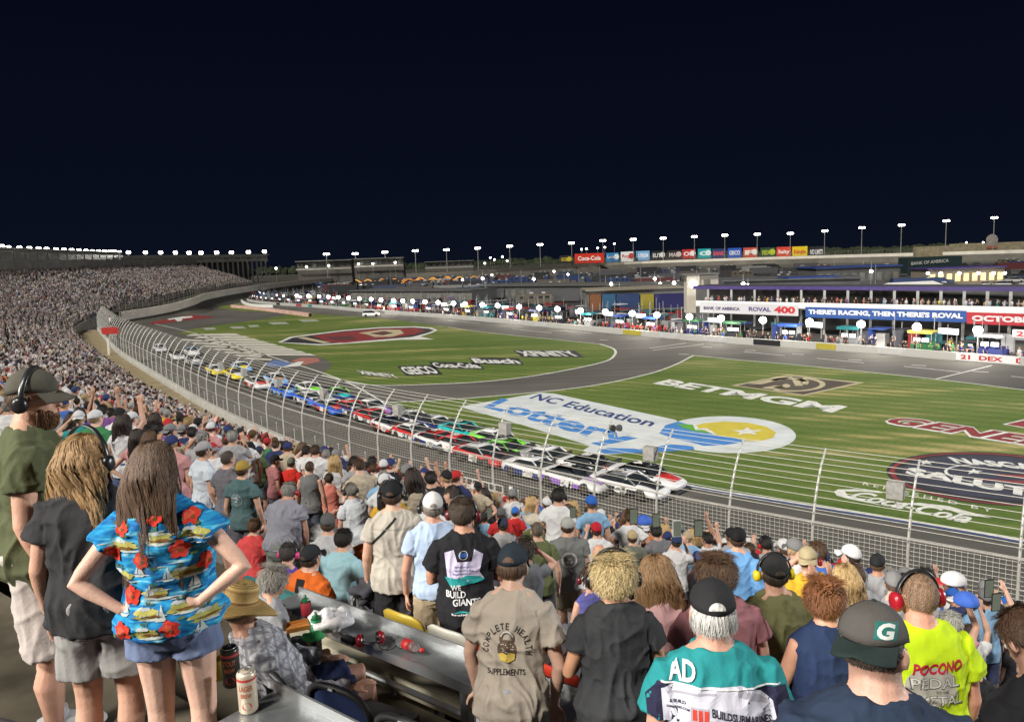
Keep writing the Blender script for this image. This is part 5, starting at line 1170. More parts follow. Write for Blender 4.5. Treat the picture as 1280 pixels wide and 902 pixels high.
# orange festoon lines
for k in range(8):
    x = 445+k*19; p0 = G(x, 358.5-k*.5+(k%2)*2.5); p1 = G(x+23, 358-k*.5-(k%2)*2); q = MB(); n_ = 10
    pts = [Vector((p0.x+(p1.x-p0.x)*i/n_, p0.y+(p1.y-p0.y)*i/n_, 3.2+.8*math.cos(i/n_*2*pi*1.5+k))) for i in range(n_+1)]; q.tube([p-pts[0] for p in pts], .2, 5); 
    m_ = mat('orange glow', (.8, .35, .05), emit=(.9, .38, .06), estr=.9); o = q.build('light_string', m_); o.location = pts[0]; tag(o, 'glowing orange string of lights swagged above the far infield vehicles', 'light string', 'orange light strings in the far infield')
# start of pit road: white arc wall and emblem tent
q = MB(); P_ = [G(x, y, .9) for x, y in ((303, 371), (302, 374.5), (308, 378), (320, 380), (342, 381))]
strip('pit_entry_wall', ease_poly(P_, 5), [(.25, -.9), (.25, 0), (-.25, 0), (-.25, -.9)], mat('white sheet')); tag(bpy.data.objects['pit_entry_wall'], 'short white curved wall round the tip of the pit entry', 'wall')
P_ = ease_poly([G(x, y, .9) for x, y in ((290, 380.8), (330, 384.5), (388, 391.5))], 6)
strip('striped_barrier', P_, [(.5, -.9), (.5, 0), (-.5, 0), (-.5, -.9)], mat('pale red barrier', (.62, .40, .34), .7, var=.4, scale=1.2)); tag(bpy.data.objects['striped_barrier'], 'long low pale red barrier on the corner grass inside the first turn', 'barrier')
p = G(314, 370); t = thing('pit_entry_tent', 'small white and red tent with green skirt at the tip of the pit entry', 'tent', (p.x, p.y, 0)); q = MB(); q.add([(-3, -2, 2.2), (3, -2, 2.2), (3, 2, 2.2), (-3, 2, 2.2), (0, 0, 3.6)], [(0, 1, 4), (1, 2, 4), (2, 3, 4), (3, 0, 4), (3, 2, 1, 0)]); q.build('canopy', mat('white sheet'), t); q = MB(); q.box((0, 0, 1.9), (6, 4, .7)); q.build('valance', mat('letter red'), t); q = MB(); q.box((0, 0, .7), (6.4, 4.2, 1.2)); q.build('skirt', mat('green skirt', (.02, .25, .12), .7), t)
# white pace car on the pit road
p = G(464, 395.5); place(PV[2][0], (p.x, p.y, 0), .1, 'lone white safety car driving on the pit road beside the far grass', None, .92, {'body': (.75, .75, .75), 'roof': (.75, .75, .75)})
# pit road real lamp light
for x in (1218, 1100, 990, 896, 800, 719, 640, 559, 480):
    s = pit_s(x); p, a = pit(s, .6, 3.5); d = bpy.data.lights.new('pit_lamp', 'POINT'); d.energy = 1500; d.shadow_soft_size = .45; d.color = (1, .93, .82); l = bpy.data.objects.new('pit_lamp', d); COL.objects.link(l); l.location = p
# ---------------------------------------------------------------- grandstand
def zf(w):
    w += .69
    if w < 18.3: return 2.4+.44*(w-4.8)
    if w < 23.1: return 8.34+.33*(w-18.3)
    return 9.92+.52*(w-23.1)
FP = [(b, n, 0.) for b, n in BASE[::6]]
TWR = resample(TW, 3.0)
k0 = 3
for i in range(k0, len(TWR)):
    p = TWR[i]
    if toP(p)[0] > 336: break
    FP.append((Vector((p.x, p.y, 0))-inward(TWR, i)*2, inward(TWR, i), p.z-2))
# smooth positions and normals over the joint
Pn = [f[0].copy() for f in FP]; Zn = [f[2] for f in FP]
for _ in range(14):
    a = len(BASE)//6-8; Pn = [Pn[i] if i < a or i in (0, len(Pn)-1) else (Pn[i-1]+Pn[i]*2+Pn[i+1])*.25 for i in range(len(Pn))]; Zn = [Zn[i] if i < 10 or i == len(Zn)-1 else (Zn[i-1]+2*Zn[i]+Zn[i+1])/4 for i in range(len(Zn))]
SP = [(Pn[i], nrm2(Pn, i), Zn[i]) for i in range(len(Pn))]
ROWP = .9; NR = 27
def spt(i, w):
    b, n, z = SP[i]; q = b-n*w; return Vector((q.x, q.y, z*max(0, 1-w/40)+zf(w)))
vs = []; k = 0; prof = []
prof.append((4.62, 0.)); 
for j in range(NR): w0 = 4.62+j*ROWP; z = zf(w0+.45); prof += [(w0, z), (w0+ROWP, z)]
prof.append((4.62+NR*ROWP, zf(4.62+NR*ROWP)+3.5))
for b, n, z0 in SP:
    for w0, z in prof:
        q = b-n*w0; vs.append((q.x, q.y, z+z0*max(0, 1-w0/40) if z > 0 else 0))
k = len(prof); fs = [(i*k+j, i*k+j+1, (i+1)*k+j+1, (i+1)*k+j) for i in range(len(SP)-1) for j in range(k-1)]
mb = MB(); mb.add(vs, fs); me = mb.mesh('grandstand'); bm = bmesh.new(); bm.from_mesh(me)
# near rows are built separately with their deeper treads
def wD(p): return p.x*NX+p.y*NY
def wT(p): return p.x*DX+p.y*DY
NT0, NT1 = -9.0, 8.0
dele = [f for f in bm.faces if NT0-1.2 < wT(f.calc_center_median()) < NT1+1.2 and wD(f.calc_center_median()) < 5.1 and f.calc_center_median().z > 5]
bmesh.ops.delete(bm, geom=dele, context='FACES'); bm.to_mesh(me); bm.free()
STEPM = mat('terrace concrete', (.20, .19, .175), .85, var=.25, scale=.5, spec=.2)
tag(link(me, 'grandstand', STEPM), 'long curved concrete grandstand stepped in rows above the front stretch', 'grandstand')
def nearfloor(D):
    if D < 2.05: return 11.12
    if D < 3.8: return 10.2
    if D < 5.1: return 9.75
    return None
def L2W(t, D, z): return Vector((DX*t+NX*D, DY*t+NY*D, z))     # t metres along the rows (away to the left), D metres towards the track
DECK = mat('dirty deck', (.10, .085, .06), .85, var=.5, scale=2.5, spec=.25)
mb = MB(); sec = [(-3, 11.85), (.4, 11.85), (.4, 11.12), (2.05, 11.12), (2.05, 10.2), (3.8, 10.2), (3.8, 9.75), (5.2, 9.75), (5.2, 8.6)]
vs = [L2W(t, d, z) for t in (NT0-3, NT1+3) for d, z in sec]; k = len(sec); mb.add(vs, [(j, j+1, k+j+1, k+j) for j in range(k-1)]); tag(mb.build('seating_deck', DECK), kind='structure')
# ---------------------------------------------------------------- racing cars
def sect(mb, secs):
    "secs: (x, [(y, z), ...]) right half from bottom to top; mirrored"
    vs = []; k = None
    for x, h in secs:
        pts = [(y, z) for y, z in h]+[(-y, z) for y, z in reversed(h)]; k = len(pts); vs += [(x, y, z) for y, z in pts]
    n = len(secs); fs = [(i*k+j, (i+1)*k+j, (i+1)*k+(j+1) % k, i*k+(j+1) % k) for i in range(n-1) for j in range(k)]
    fs += [tuple(range(k)), tuple(range((n-1)*k+k-1, (n-1)*k-1, -1))]; mb.add(vs, fs)
def race_car():
    t = thing('race_car', 'x', 'race car'); q = MB()
    sect(q, [(-2.5, [(.80, .25), (.90, .5), (.88, .85), (.5, .92)]), (-2.35, [(.90, .15), (.98, .5), (.93, .90), (.55, .96)]), (-1.4, [(.96, .12), (1.0, .5), (.92, .90), (.6, .95)]), (-.9, [(.97, .12), (.99, .5), (.90, .86), (.65, .92)]),
             (.9, [(.97, .12), (.99, .5), (.90, .80), (.6, .86)]), (1.5, [(.96, .12), (1.0, .48), (.90, .74), (.5, .80)]), (2.2, [(.94, .10), (.96, .42), (.84, .60), (.4, .66)]), (2.5, [(.80, .10), (.84, .34), (.7, .46), (.3, .50)])])
    o = q.build('body', OBJM, t, True); m = o.modifiers.new('s', 'SUBSURF'); m.levels = m.render_levels = 1
    q = MB(); sect(q, [(-1.75, [(.80, .90), (.72, .94), (.5, .96)]), (-1.0, [(.84, .88), (.68, 1.20), (.4, 1.25)]), (.05, [(.84, .86), (.68, 1.24), (.4, 1.29)]), (.95, [(.84, .82), (.70, .90), (.5, .92)])]); q.build('windows', WIN, t, True)
    q = MB(); sect(q, [(-1.42, [(.70, .98), (.71, 1.04), (.3, 1.12)]), (-1.15, [(.68, 1.14), (.69, 1.20), (.3, 1.27)]), (-.9, [(.68, 1.20), (.69, 1.25), (.3, 1.31)]), (.2, [(.68, 1.20), (.69, 1.26), (.3, 1.33)])]); 
    for s_ in (-1, 1): q.tube([(.2, s_*.68, 1.25), (.95, s_*.84, .84)], .05, 6); q.tube([(-1.2, s_*.70, 1.15), (-1.75, s_*.82, .9)], .07, 6); q.build('roof', OBJM, t, True)
    for x in (-1.5, 1.35):
        for s in (-1, 1):
            q = MB(); q.tube([(x, s*.74, .35), (x, s*1.005, .35)], .36, 16); w_ = q.build('wheel', TIRE, t, True); q = MB(); q.tube([(x, s*1.0, .35), (x, s*1.02, .35)], .22, 12); q.build('rim', mat('dark rim', (.10, .09, .06), .4, .6), w_)
    q = MB(); q.box((-2.42, 0, 1.06), (.10, 1.75, .24)); q.build('spoiler', mat('dark spoiler', (.03, .03, .03), .4), t)
    q = MB(); q.box((2.46, 0, .10), (.35, 1.7, .05)); q.build('splitter', mat('dark spoiler'), t)
    q = MB(); sect(q, [(.95, [(.55, .862), (.55, .868), (.1, .872)]), (1.5, [(.5, .805), (.5, .812), (.1, .818)]), (2.2, [(.42, .668), (.42, .676), (.1, .682)])]); q.build('bonnet_panel', OBJM, t, True)
    for s in (-1, 1):
        q = MB(); q.add([(-2.2, s*.99, .32), (-1.95, s*1.0, .75), (-.2, s*1.005, .62), (1.0, s*1.005, .58), (1.9, s*.985, .42), (.9, s*1.005, .30)], [(0, 1, 2), (0, 2, 3, 5), (3, 4, 5)]); 
        if s > 0: q.f = [tuple(reversed(f)) for f in q.f]
        q.build('side_panel', OBJM, t)
    return t
RC = race_car()
def track_dir(p):
    i = min(range(0, len(BASE), 4), key=lambda i: (BASE[i][0]-Vector((p.x, p.y, 0))).length); i2 = max(0, i-4); d = BASE[i2][0]-BASE[min(len(BASE)-1, i+4)][0]; return math.atan2(d.y, d.x)
W_ = (.66, .66, .66); K_ = (.02, .02, .025); R_ = (.5, .03, .03); B_ = (.03, .12, .55); NV = (.02, .03, .15); Yl = (.72, .58, .03); T_ = (.02, .42, .42); G_ = (.18, .60, .05); O_ = (.6, .2, .05); GY = (.25, .25, .26); P_ = (.25, .12, .45); LB = (.20, .40, .68)
CARS = [(808, 594, W_, K_, R_, '4', 'lead race car, white with black and orange red panels, at the head of the pack'), (786, 604, W_, W_, K_, '8', 'white race car with black panels running second, just behind the leader near the wall'), (742, 583, W_, K_, R_, '3', 'white race car with red panels and black roof following the leader, inside lane'),
        (720, 597, W_, K_, P_, '11', 'white race car with purple panels and black roof in the outer lane behind the leaders'), (690, 572, GY, W_, W_, '20', 'grey race car with white roof on the inside lane below the lottery pad corner'), (672, 585, W_, W_, NV, '24', 'white race car with navy bonnet in the outer lane right of the lime green car'),
        (636, 562, K_, G_, G_, '42', 'black race car with lime green roof and panels'), (622, 548, G_, W_, K_, '17', 'lime green race car with white roof on the inside lane'), (604, 567, R_, W_, K_, '1', 'red race car with white roof and black panels behind the lime green cars'),
        (580, 538, T_, T_, W_, '43', 'bright teal race car with white panels on the inside lane'), (576, 556, W_, R_, R_, '45', 'white race car with red roof and bonnet in the outer lane beside the teal car'), (550, 550, W_, R_, NV, '19', 'white race car with red roof and navy panels behind the teal car'),
        (546, 530, NV, W_, LB, '10', 'navy race car with white roof on the inside lane behind the teal car'), (518, 523, W_, W_, K_, '2', 'white race car with black side panel, white roof, left of the connecting road edge'), (520, 540, R_, W_, W_, '23', 'red race car with white roof in the middle of the pack'),
        (492, 531, W_, NV, R_, '9', 'white race car with navy roof and red panels'), (468, 520, R_, R_, W_, '38', 'red race car with white panels, red roof, left half of the pack'), (466, 508, P_, W_, W_, '48', 'purple race car with white roof on the inside lane'),
        (440, 509, NV, R_, W_, '21', 'navy race car with red roof and white panels'), (414, 507, B_, W_, R_, '31', 'blue race car with white roof and red side panel'), (424, 492, NV, G_, T_, '77', 'navy race car with green roof on the inside lane'),
        (388, 497, B_, W_, W_, '5', 'blue race car with white roof and panels near the wall'), (388, 484, W_, W_, G_, '16', 'white race car with green bonnet on the inside lane left of the navy cars'), (357, 487, B_, B_, LB, '6', 'all blue race car with light blue panels'),
        (345, 472, LB, W_, O_, '99', 'light blue race car with white roof on the inside lane'), (322, 477, W_, W_, R_, '14', 'white race car with red side panels between the blue and yellow cars'), (295, 466, Yl, Yl, W_, '22', 'yellow race car with yellow roof, front one of the two yellow cars'),
        (270, 461, Yl, W_, W_, '34', 'yellow race car with white roof, rear one of the two yellow cars'), (302, 457, LB, W_, Yl, '15', 'light blue race car with white roof beside the yellow cars on the inside lane'), (243, 449, GY, GY, W_, '41', 'grey race car with white panels behind the yellow cars'),
        (240, 438, W_, LB, W_, '78', 'white race car with light blue roof on the inside lane near the tail'), (222, 443, W_, K_, GY, '51', 'white race car with grey panels and black roof near the tail of the pack'), (200, 433.5, W_, W_, GY, '7', 'white race car with grey side panel, last of the pack')]
for i, (x, y, c1, c2, c3, num, lab) in enumerate(CARS):
    p = G(x, y+2, .5); a = track_dir(p); o = place(RC, (p.x, p.y, 0.03), a+rnd.uniform(-.03, .03), lab, 'racing cars in the pack', .95, {'body': c1, 'roof': c2, 'bonnet_panel': c3, 'side_panel': c3})
    lum = sum(c3); nm = mat('number light' if lum < .9 else 'number dark', (.75, .75, .70) if lum < .9 else (.02, .02, .03), .5, var=0)
    for s in (-1, 1):
        q = MB(); text_on(q, num, (-.45*s*-1 if s > 0 else -.45, s*1.012, .27), (.45*s*-1 if s > 0 else .45, s*1.012, .27), (-.35*s*-1 if s > 0 else -.35, s*1.012, .72), bold=.05); q.build('number', nm, o)
    q = MB(); text_on(q, num, (-.85, .32, 1.352), (-.85, -.32, 1.352), (-.2, .32, 1.362), bold=.05); q.build('roof_number', mat('number dark' if sum(c2) > .9 else 'number light', (.02, .02, .03) if sum(c2) > .9 else (.75, .75, .7), .5, var=0), o)
# flag stand over the walkway with a starter
i = min(range(0, len(BASE), 2), key=lambda i: abs(toP(BASE[i][0]+Vector((0, 0, 3)))[0]-149)); b, n = BASE[i]; a = math.atan2(-n.x, n.y)
t = thing('flag_stand', 'red starter platform on white legs reaching over the catch fence at far left', 'platform', b-n*1.4, a); q = MB(); q.box((0, .4, 5.0), (3.0, 2.0, .8)); q.build('platform', mat('sign red', (.55, .04, .03), .6), t); q = MB()
for x in (-1, 1): q.tube([(x*.7, 0, 1.5), (x*.7, .1, 4.6)], .14, 8)
q.build('support', WWALL, t)
lp_obj(7, [TAN, (.6, .6, .6), (.1, .1, .12), (.02, .02, .02)], Vector((b.x, b.y, 5.4))-n*.8, a, 'starter in white shirt standing on the red platform over the fence')
# ---------------------------------------------------------------- generic spectators
def row_w(j): return 4.62+ROWP*j+.48
def wof(p):
    best = None
    for i in range(0, len(SP)-1):
        a, b = SP[i][0], SP[i+1][0]; dx, dy = b.x-a.x, b.y-a.y; L = dx*dx+dy*dy; tt = ((p.x-a.x)*dx+(p.y-a.y)*dy)/L
        if i > 0: tt = max(0, tt)
        if tt > 1: tt = 1
        ex, ey = p.x-a.x-dx*tt, p.y-a.y-dy*tt; dd = math.hypot(ex, ey)
        if best is None or dd < best: best = dd; sg = -(ex*SP[i][1].x+ey*SP[i][1].y)
    return best if sg > 0 else -best
def on_row(x, y, j):
    lo, hi = 1.0, 70.; w = row_w(j); d = ray(x, y)
    for _ in range(30):
        m = (lo+hi)/2; p = CAMLOC+d*m
        if wof(p) > w: lo = m
        else: hi = m
    p = CAMLOC+d*lo; return p, zf(w)
POSES = [dict(arms=(A_DOWN, mir(A_DOWN)), lean=2), dict(arms=(A_UPFWD, mir(A_DOWN)), lean=3), dict(arms=(A_PHONE, mir(A_PHONE)), lean=0), dict(arms=(A_HIP, mir(A_HIP)), lean=3), dict(arms=(A_FOLD, mir(A_FOLD)), lean=0), dict(arms=(A_UP, mir(A_UP)), lean=-2),
         dict(arms=(A_DOWN, mir(A_UP)), lean=2), dict(arms=(A_EAR, mir(A_FRONT)), lean=4), dict(arms=(A_FRONT, mir(A_DOWN)), lean=6), dict(arms=(A_WAVE, mir(A_HIP)), lean=0)]
PTXT = ['arms down', 'left arm raised ahead', 'filming with both hands', 'hands on hips', 'folded arms', 'both arms up', 'right arm up', 'hand at the ear', 'leaning ahead', 'waving one arm']
PROT = {}
def proto(i, fem, bulk):
    k = (i, fem, bulk)
    if k not in PROT:
        sp = dict(POSES[i]); sp.update(fem=fem, bulk=1.22 if bulk else 1.0, seed=i+7*fem, shirt=(.86, .42 if not fem else .3, .012, .009), shorts=(.85 if (i+fem) % 3 else 1.2, .012), yaw=(-18, 12, 0, 20, -10, 5, 15, -25, 8, -5)[i])
        g = person_geo(sp, .0135); g['hair_s'] = hair_short(g, .016, n=900, puff=1.0, seed=i); g['hair_u'] = hair_short(g, .012, n=260, seed=i, cap=1); g['cap'] = cap_geo(g, back=(i % 4 == 3)); g['hs'] = headset_geo(g)
        if fem: g['hair_l'] = hair_long(g, .30, n=1300, width=.0045, wave=.014, seed=i)
        PROT[k] = g
    return PROT[k]
SHN = [((.62, .62, .62), 'white'), ((.02, .02, .025), 'black'), ((.03, .04, .11), 'navy'), ((.16, .16, .17), 'dark grey'), ((.32, .32, .33), 'light grey'), ((.45, .03, .03), 'red'), ((.05, .13, .42), 'royal blue'), ((.22, .38, .56), 'sky blue'), ((.45, .38, .28), 'tan'), ((.10, .14, .07), 'olive'), ((.50, .25, .25), 'dusty pink'), ((.60, .35, .03), 'mustard'), ((.60, .16, .03), 'orange'), ((.03, .25, .25), 'teal'), ((.20, .08, .25), 'purple'), ((.05, .20, .08), 'green')]
SHW = [14, 5, 4, 5, 7, 2.2, 2.5, 3.5, 3, 1.6, 2, .6, .8, .7, .6, .6]
HDN = [('short brown hair', 's', (.07, .035, .015), None), ('short black hair', 's', (.015, .012, .01), None), ('short grey hair', 's', (.28, .27, .25), None), ('short fair hair', 's', (.40, .27, .12), None), ('a black cap', 'c', (.02, .02, .022), None), ('a white cap', 'c', (.6, .6, .6), None), ('a navy cap', 'c', (.03, .04, .13), None), ('a red cap', 'c', (.45, .03, .03), None), ('a grey cap', 'c', (.2, .2, .2), None), ('a tan cap', 'c', (.40, .33, .2), None), ('a blue cap', 'c', (.03, .12, .45), None), ('long brown hair', 'l', (.09, .045, .02), None), ('long blonde hair', 'l', (.45, .30, .13), None), ('long dark hair', 'l', (.025, .014, .01), None)]
HDW = [6, 4, 3, 1, 5, 5, 3, 3, 3, 2, 1, 3, 2, 2]
used_lab = set(); FEAT = []
def spectator(rr, x, y, z, near=False):
    for _ in range(40):
        si = rr.choices(range(16), SHW)[0]; hi = rr.choices(range(14), HDW)[0]; pi_ = rr.choices(range(10), [9, 0, 3, 2, 6, 0, 0, 1, 6, 0] if near else [9, 2, 4, 2, 6, 1, 1.5, 2, 6, 1])[0]; hs = rr.random() < .22
        lab = f'spectator in {SHN[si][1]} shirt, {HDN[hi][0]}{" and headset" if hs else ""}, {PTXT[pi_]}'
        if lab not in used_lab: break
    used_lab.add(lab); fem = 1 if HDN[hi][1] == 'l' else 0; bulk = rr.random() < .35 and not fem
    g = proto(pi_, fem, bulk); sk = rr.choice(SKC)
    t = thing('person', lab, 'person', (x, y, z), rr.uniform(-.5, .7)+.15, 'standing spectators in the middle rows'); s = rr.uniform(.94, 1.06); t.scale = (s, s, s)
    def lk(me, nm, m_, c): link(me, nm, m_, t, c)
    lk(g['body'], 'body', SKIN, sk); lk(g['shirt'], 'shirt', CLOTH, SHN[si][0]); lk(g['shorts'], 'shorts', CLOTH, rr.choice(STC)); lk(g['shoes'], 'shoes', KNIT, rr.choice(((.4, .4, .4), (.05, .05, .06))))
    nm, kd, c, _ = HDN[hi]
    if kd == 's': lk(g['hair_s'], 'hair', HAIRM, c)
    elif kd == 'l': lk(g['hair_l'], 'hair', HAIRM, c)
    else:
        lk(g['hair_u'], 'hair', HAIRM, rr.choice(HRC[:4]))
        for me in g['cap']: lk(me, me.name.split('.')[0], KNIT, c)
    if hs:
        b_, cs = g['hs']; lk(b_, 'headband', PLAST, (.02, .02, .02)); cc = rr.choice(((.02, .02, .02), (.35, .02, .03), (.4, .02, .02)))
        for me in cs: lk(me, 'ear_cup', PLAST, cc)
    return t
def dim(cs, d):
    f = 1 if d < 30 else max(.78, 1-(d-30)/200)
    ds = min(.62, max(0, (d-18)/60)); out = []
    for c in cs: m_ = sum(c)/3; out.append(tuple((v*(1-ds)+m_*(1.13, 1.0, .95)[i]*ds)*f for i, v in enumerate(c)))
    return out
def fill_crowd():
    rr = random.Random(21); cand = []; feat = [(f[0], f[1]) for f in FEAT]
    for j in range(0, 27):
        w = row_w(j)
        s_ = 0.; ARC = 0.
        for i in range(len(SP)-1):
            a = SP[i][0]-SP[i][1]*w; b = SP[i+1][0]-SP[i+1][1]*w; L = (b-a).length; z0a = SP[i][2]*max(0, 1-w/40); z0b = SP[i+1][2]*max(0, 1-w/40)
            while s_ < L:
                t_ = s_/L; p = a.lerp(b, t_); z = zf(w)+z0a*(1-t_)+z0b*t_
                dist = math.hypot(p.x, p.y); s_ += .56 if dist < 120 else .75
                if p.y < .5 or rr.random() < (.10 if dist > 25 else .04): continue
                p = p+Vector((rr.uniform(-.1, .1), rr.uniform(-.12, .12), 0)); hx, hy = toP((p.x, p.y, z+1.7))
                if hx < -60 or hx > 1340: continue
                D = p.x*NX+p.y*NY; tt = p.x*DX+p.y*DY
                if D < 5.0 and dist < 14: continue
                if dist < 3.9+2.0: continue
                ok = all((p.x-fx)**2+(p.y-fy)**2 > .17 for fx, fy in feat)
                if not ok: continue
                if dist < 15 and any(abs(hx-f[2]) < 300/dist and dist < f[4]+.3 and hy < f[3]+(95 if not f[5] else 60) for f in FEAT): continue
                if dist > 26 and (ARC+s_+w*.15) % 17 < 1.3: continue
                if dist > 60 and rr.random() < .10+.10*math.sin(p.x*.11+j*.7): continue
                cand.append((dist, p.x, p.y, z))
            s_ -= L; ARC += L
    cand = [c for c in cand if not any(abs(toP((c[1], c[2], c[3]+1.7))[0]-bx) < bw and c[0] < bd for bx, bw, bd in CLEAR)]
    cand.sort(); near = cand[:NIND]; farr = cand[NIND:]
    for d, x, y, z in near: spectator(rr, x, y, z, d < 10.5)
    def it(c): 
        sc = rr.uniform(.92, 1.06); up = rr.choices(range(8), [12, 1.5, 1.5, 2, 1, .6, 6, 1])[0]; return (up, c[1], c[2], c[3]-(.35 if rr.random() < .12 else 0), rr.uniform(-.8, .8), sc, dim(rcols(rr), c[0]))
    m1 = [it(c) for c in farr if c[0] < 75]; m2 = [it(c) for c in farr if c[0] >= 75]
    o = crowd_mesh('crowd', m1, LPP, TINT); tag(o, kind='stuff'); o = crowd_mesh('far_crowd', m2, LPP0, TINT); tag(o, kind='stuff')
    print('crowd', len(near), len(m1), len(m2))
CLEAR = [(400, 175, 7.6)]; NIND = 232
# ---------------------------------------------------------------- featured people
def eyes(g, t):
    H = g['_H']; k = g['_k']
    for s in (-1, 1):
        q = MB(); q.ell(H((s*.03, .0745, .012)), (.011*k, .011*k, .011*k), 10, 8); e = q.build('eye', mat('eye white', (.6, .58, .55), .2, var=0), t, True); q = MB(); q.ell(H((s*.03, .0815, .012)), (.0055*k, .0055*k, .0055*k), 8, 6); q.build('iris', mat('iris', (.05, .03, .02), .1, var=0), e, True)
def fig(lab, x, y, D=None, j=None, rot=0, sp=None, skin=FAIR, shirt=(.2, .2, .2), shorts=(.2, .2, .2), hair=None, hc=(.06, .03, .015), cap=None, brim=None, back=False, hs=None, hsr=1.0, vox=.0085, dH=0, smat=None, hk=None, topadd=.0, group=None, clampH=(1.56, 1.92), floor=None):
    sp = dict(sp or {}); 
    if j is not None:
        p, fl = on_row(x, y, j)
    else:
        p = atD(x, y, D); fl = nearfloor(D)
        if fl is None: fl = zf(row_w(round((26.4-D-5.1)/ROWP)))
    if floor is not None: fl = floor
    sit = sp.get('legs') == 'sit'
    if 'H' not in sp:
        H = p.z-fl-topadd+dH; H = max(clampH[0], min(clampH[1], H)); sp['H'] = H
    H = sp['H']; fl2 = p.z-topadd-H+dH if not sit else p.z-topadd-(H*.76)
    if not sit and abs(fl2-fl) < .02: fl2 = fl
    g = person_geo(sp, vox); off = g['_H']((0, 0, .1)); rz = R(rot); hx = off.x*math.cos(rz)-off.y*math.sin(rz); hy = off.x*math.sin(rz)+off.y*math.cos(rz)
    loc = (p.x-hx, p.y-hy, fl2); t = thing('person', lab, 'person', loc, rz, group); FEAT.append((loc[0], loc[1], x, y, math.hypot(p.x, p.y), sit)); g['t'] = t
    link(g['body'], 'body', SKIN, t, skin)
    if vox < .012: eyes(g, t)
    if 'shirt' in g: g['shirt_o'] = link(g['shirt'], 'shirt', smat or CLOTH, t, shirt)
    if 'shorts' in g: link(g['shorts'], 'shorts', CLOTH, t, shorts)
    link(g['shoes'], 'shoes', KNIT, t, random.Random(x).choice(((.5, .5, .5), (.05, .05, .06), (.15, .15, .16), (.4, .38, .35))))
    if hair:
        kw = hk or {}
        if cap and hair in ('s', 'buzz'): kw = {**kw, 'cap': 1}
        me = {'s': lambda: hair_short(g, **{**dict(ln=.016, n=4200, puff=1.02), **kw}), 'buzz': lambda: hair_short(g, **{**dict(ln=.003, n=3800, puff=.975), **kw}), 'c': lambda: hair_short(g, **{**dict(ln=.028, n=4200, puff=1.08, curl=.3, lowph=-.75), **kw}), 'l': lambda: hair_long(g, **kw)}[hair]()
        link(me, 'hair', HAIRM, t, hc)
    if cap:
        a, b, c = cap_geo(g, back); link(a, 'cap', KNIT, t, cap); link(b, 'brim', KNIT, t, brim or cap); link(c, 'cap_button', KNIT, t, brim or cap)
        g['capme'] = a
        if vox < .009 and not back:
            q = MB(); trc = bvh(a); nr = g['_HM'] @ V((0, -1, .1)); ex_ = (g['_HM'] @ V((1, 0, 0)))*g['_k']; ey_ = (g['_HM'] @ V((0, 0, 1)))*g['_k']
            v_ = [(.032*math.cos(pi*i_/14), .030*math.sin(pi*i_/14)) for i_ in range(15)]; project(q, v_, [tuple(range(15))], trc, g['_H']((0, 0, .018)), ex_, ey_, nr, .0012, .008); q.build('cap_opening', HAIRM, t, False, hc)
    if hs:
        b, cs = headset_geo(g, 1.10 if cap else (1.06 if hair not in ('c', 'l') else 1.30), hsr); h_ = link(b, 'headset', PLAST, t, (.02, .02, .022))
        for c in cs: link(c, 'ear_cup', PLAST, h_, hs)
    print('fig', lab[:30], 'H %.2f' % H, [round(v, 2) for v in loc], 'fl', round(fl, 2)); return g
def back_print(g, items, off=.003, sc=1.0, dy=0.):
    """items: (colour, name, [(verts, faces)]) in metres on the back plane: x right, y up from shoulder height 1.25*k"""
    k = g['_k']; tr = bvh(g['shirt']); Mx = g['_Mx']; C = g['_T']((0, 0, 1.22)); ex = (Mx @ V((1, 0, 0)))*k; ey = (Mx @ V((0, 0, 1)))*k; nr = Mx @ V((0, -1, 0)); n = 0
    for col, name, shapes in items:
        q = MB(); n += 1
        for v, f in shapes: project(q, [(a_*sc, b_*sc+dy) for a_, b_ in v], f, tr, C, ex, ey, nr, off+.0012*n, .02)
        m_ = col if isinstance(col, bpy.types.Material) else mat('print %s' % (col,), col, .8, var=.05, spec=.2)
        q.build(name, m_, g['shirt_o'])
def poly2(pts): return (list(pts), [tuple(range(len(pts)))])
def disc2(cx, cy, r, n=24, ry=None): return poly2([(cx+r*math.cos(2*pi*i/n), cy+(ry or r)*math.sin(2*pi*i/n)) for i in range(n)])
def ring2(cx, cy, r0, r1, n=32, a0=0, a1=2*pi):
    v = []; 
    for i in range(n+1):
        a = a0+(a1-a0)*i/n; v += [(cx+r0*math.cos(a), cy+r0*math.sin(a)), (cx+r1*math.cos(a), cy+r1*math.sin(a))]
    return (v, [(2*i, 2*i+1, 2*i+3, 2*i+2) for i in range(n)])
def txt2(s, x0, y0, x1, h, bold=.03, shear=0, slope=0.):
    v, f, _ = text2d(s, bold=bold, shear=shear); return ([(x0+(x1-x0)*a, y0+h*b+slope*(x1-x0)*a) for a, b in v], f)
def arctxt(s, cx, cy, r, a0, a1, h, bold=.03):
    out = []; n = len(s)
    for i, ch in enumerate(s):
        if ch == ' ': continue
        a = a0+(a1-a0)*(i+.5)/n; v, f, asp = text2d(ch, bold=bold); wch = min(abs(a1-a0)*r/n*.8, h*asp*1.0); d = 1 if a1 < a0 else -1
        vv = []
        for u, w_ in v:
            lx = (u-.5)*wch; ly = w_*h; rr_ = r+ly*(1 if d > 0 else -1)+(0 if d > 0 else 0); ux, uy = math.cos(a), math.sin(a); vv.append((cx+ux*rr_+uy*lx*d, cy+uy*rr_-ux*lx*d))
        out.append((vv, f))
    return out
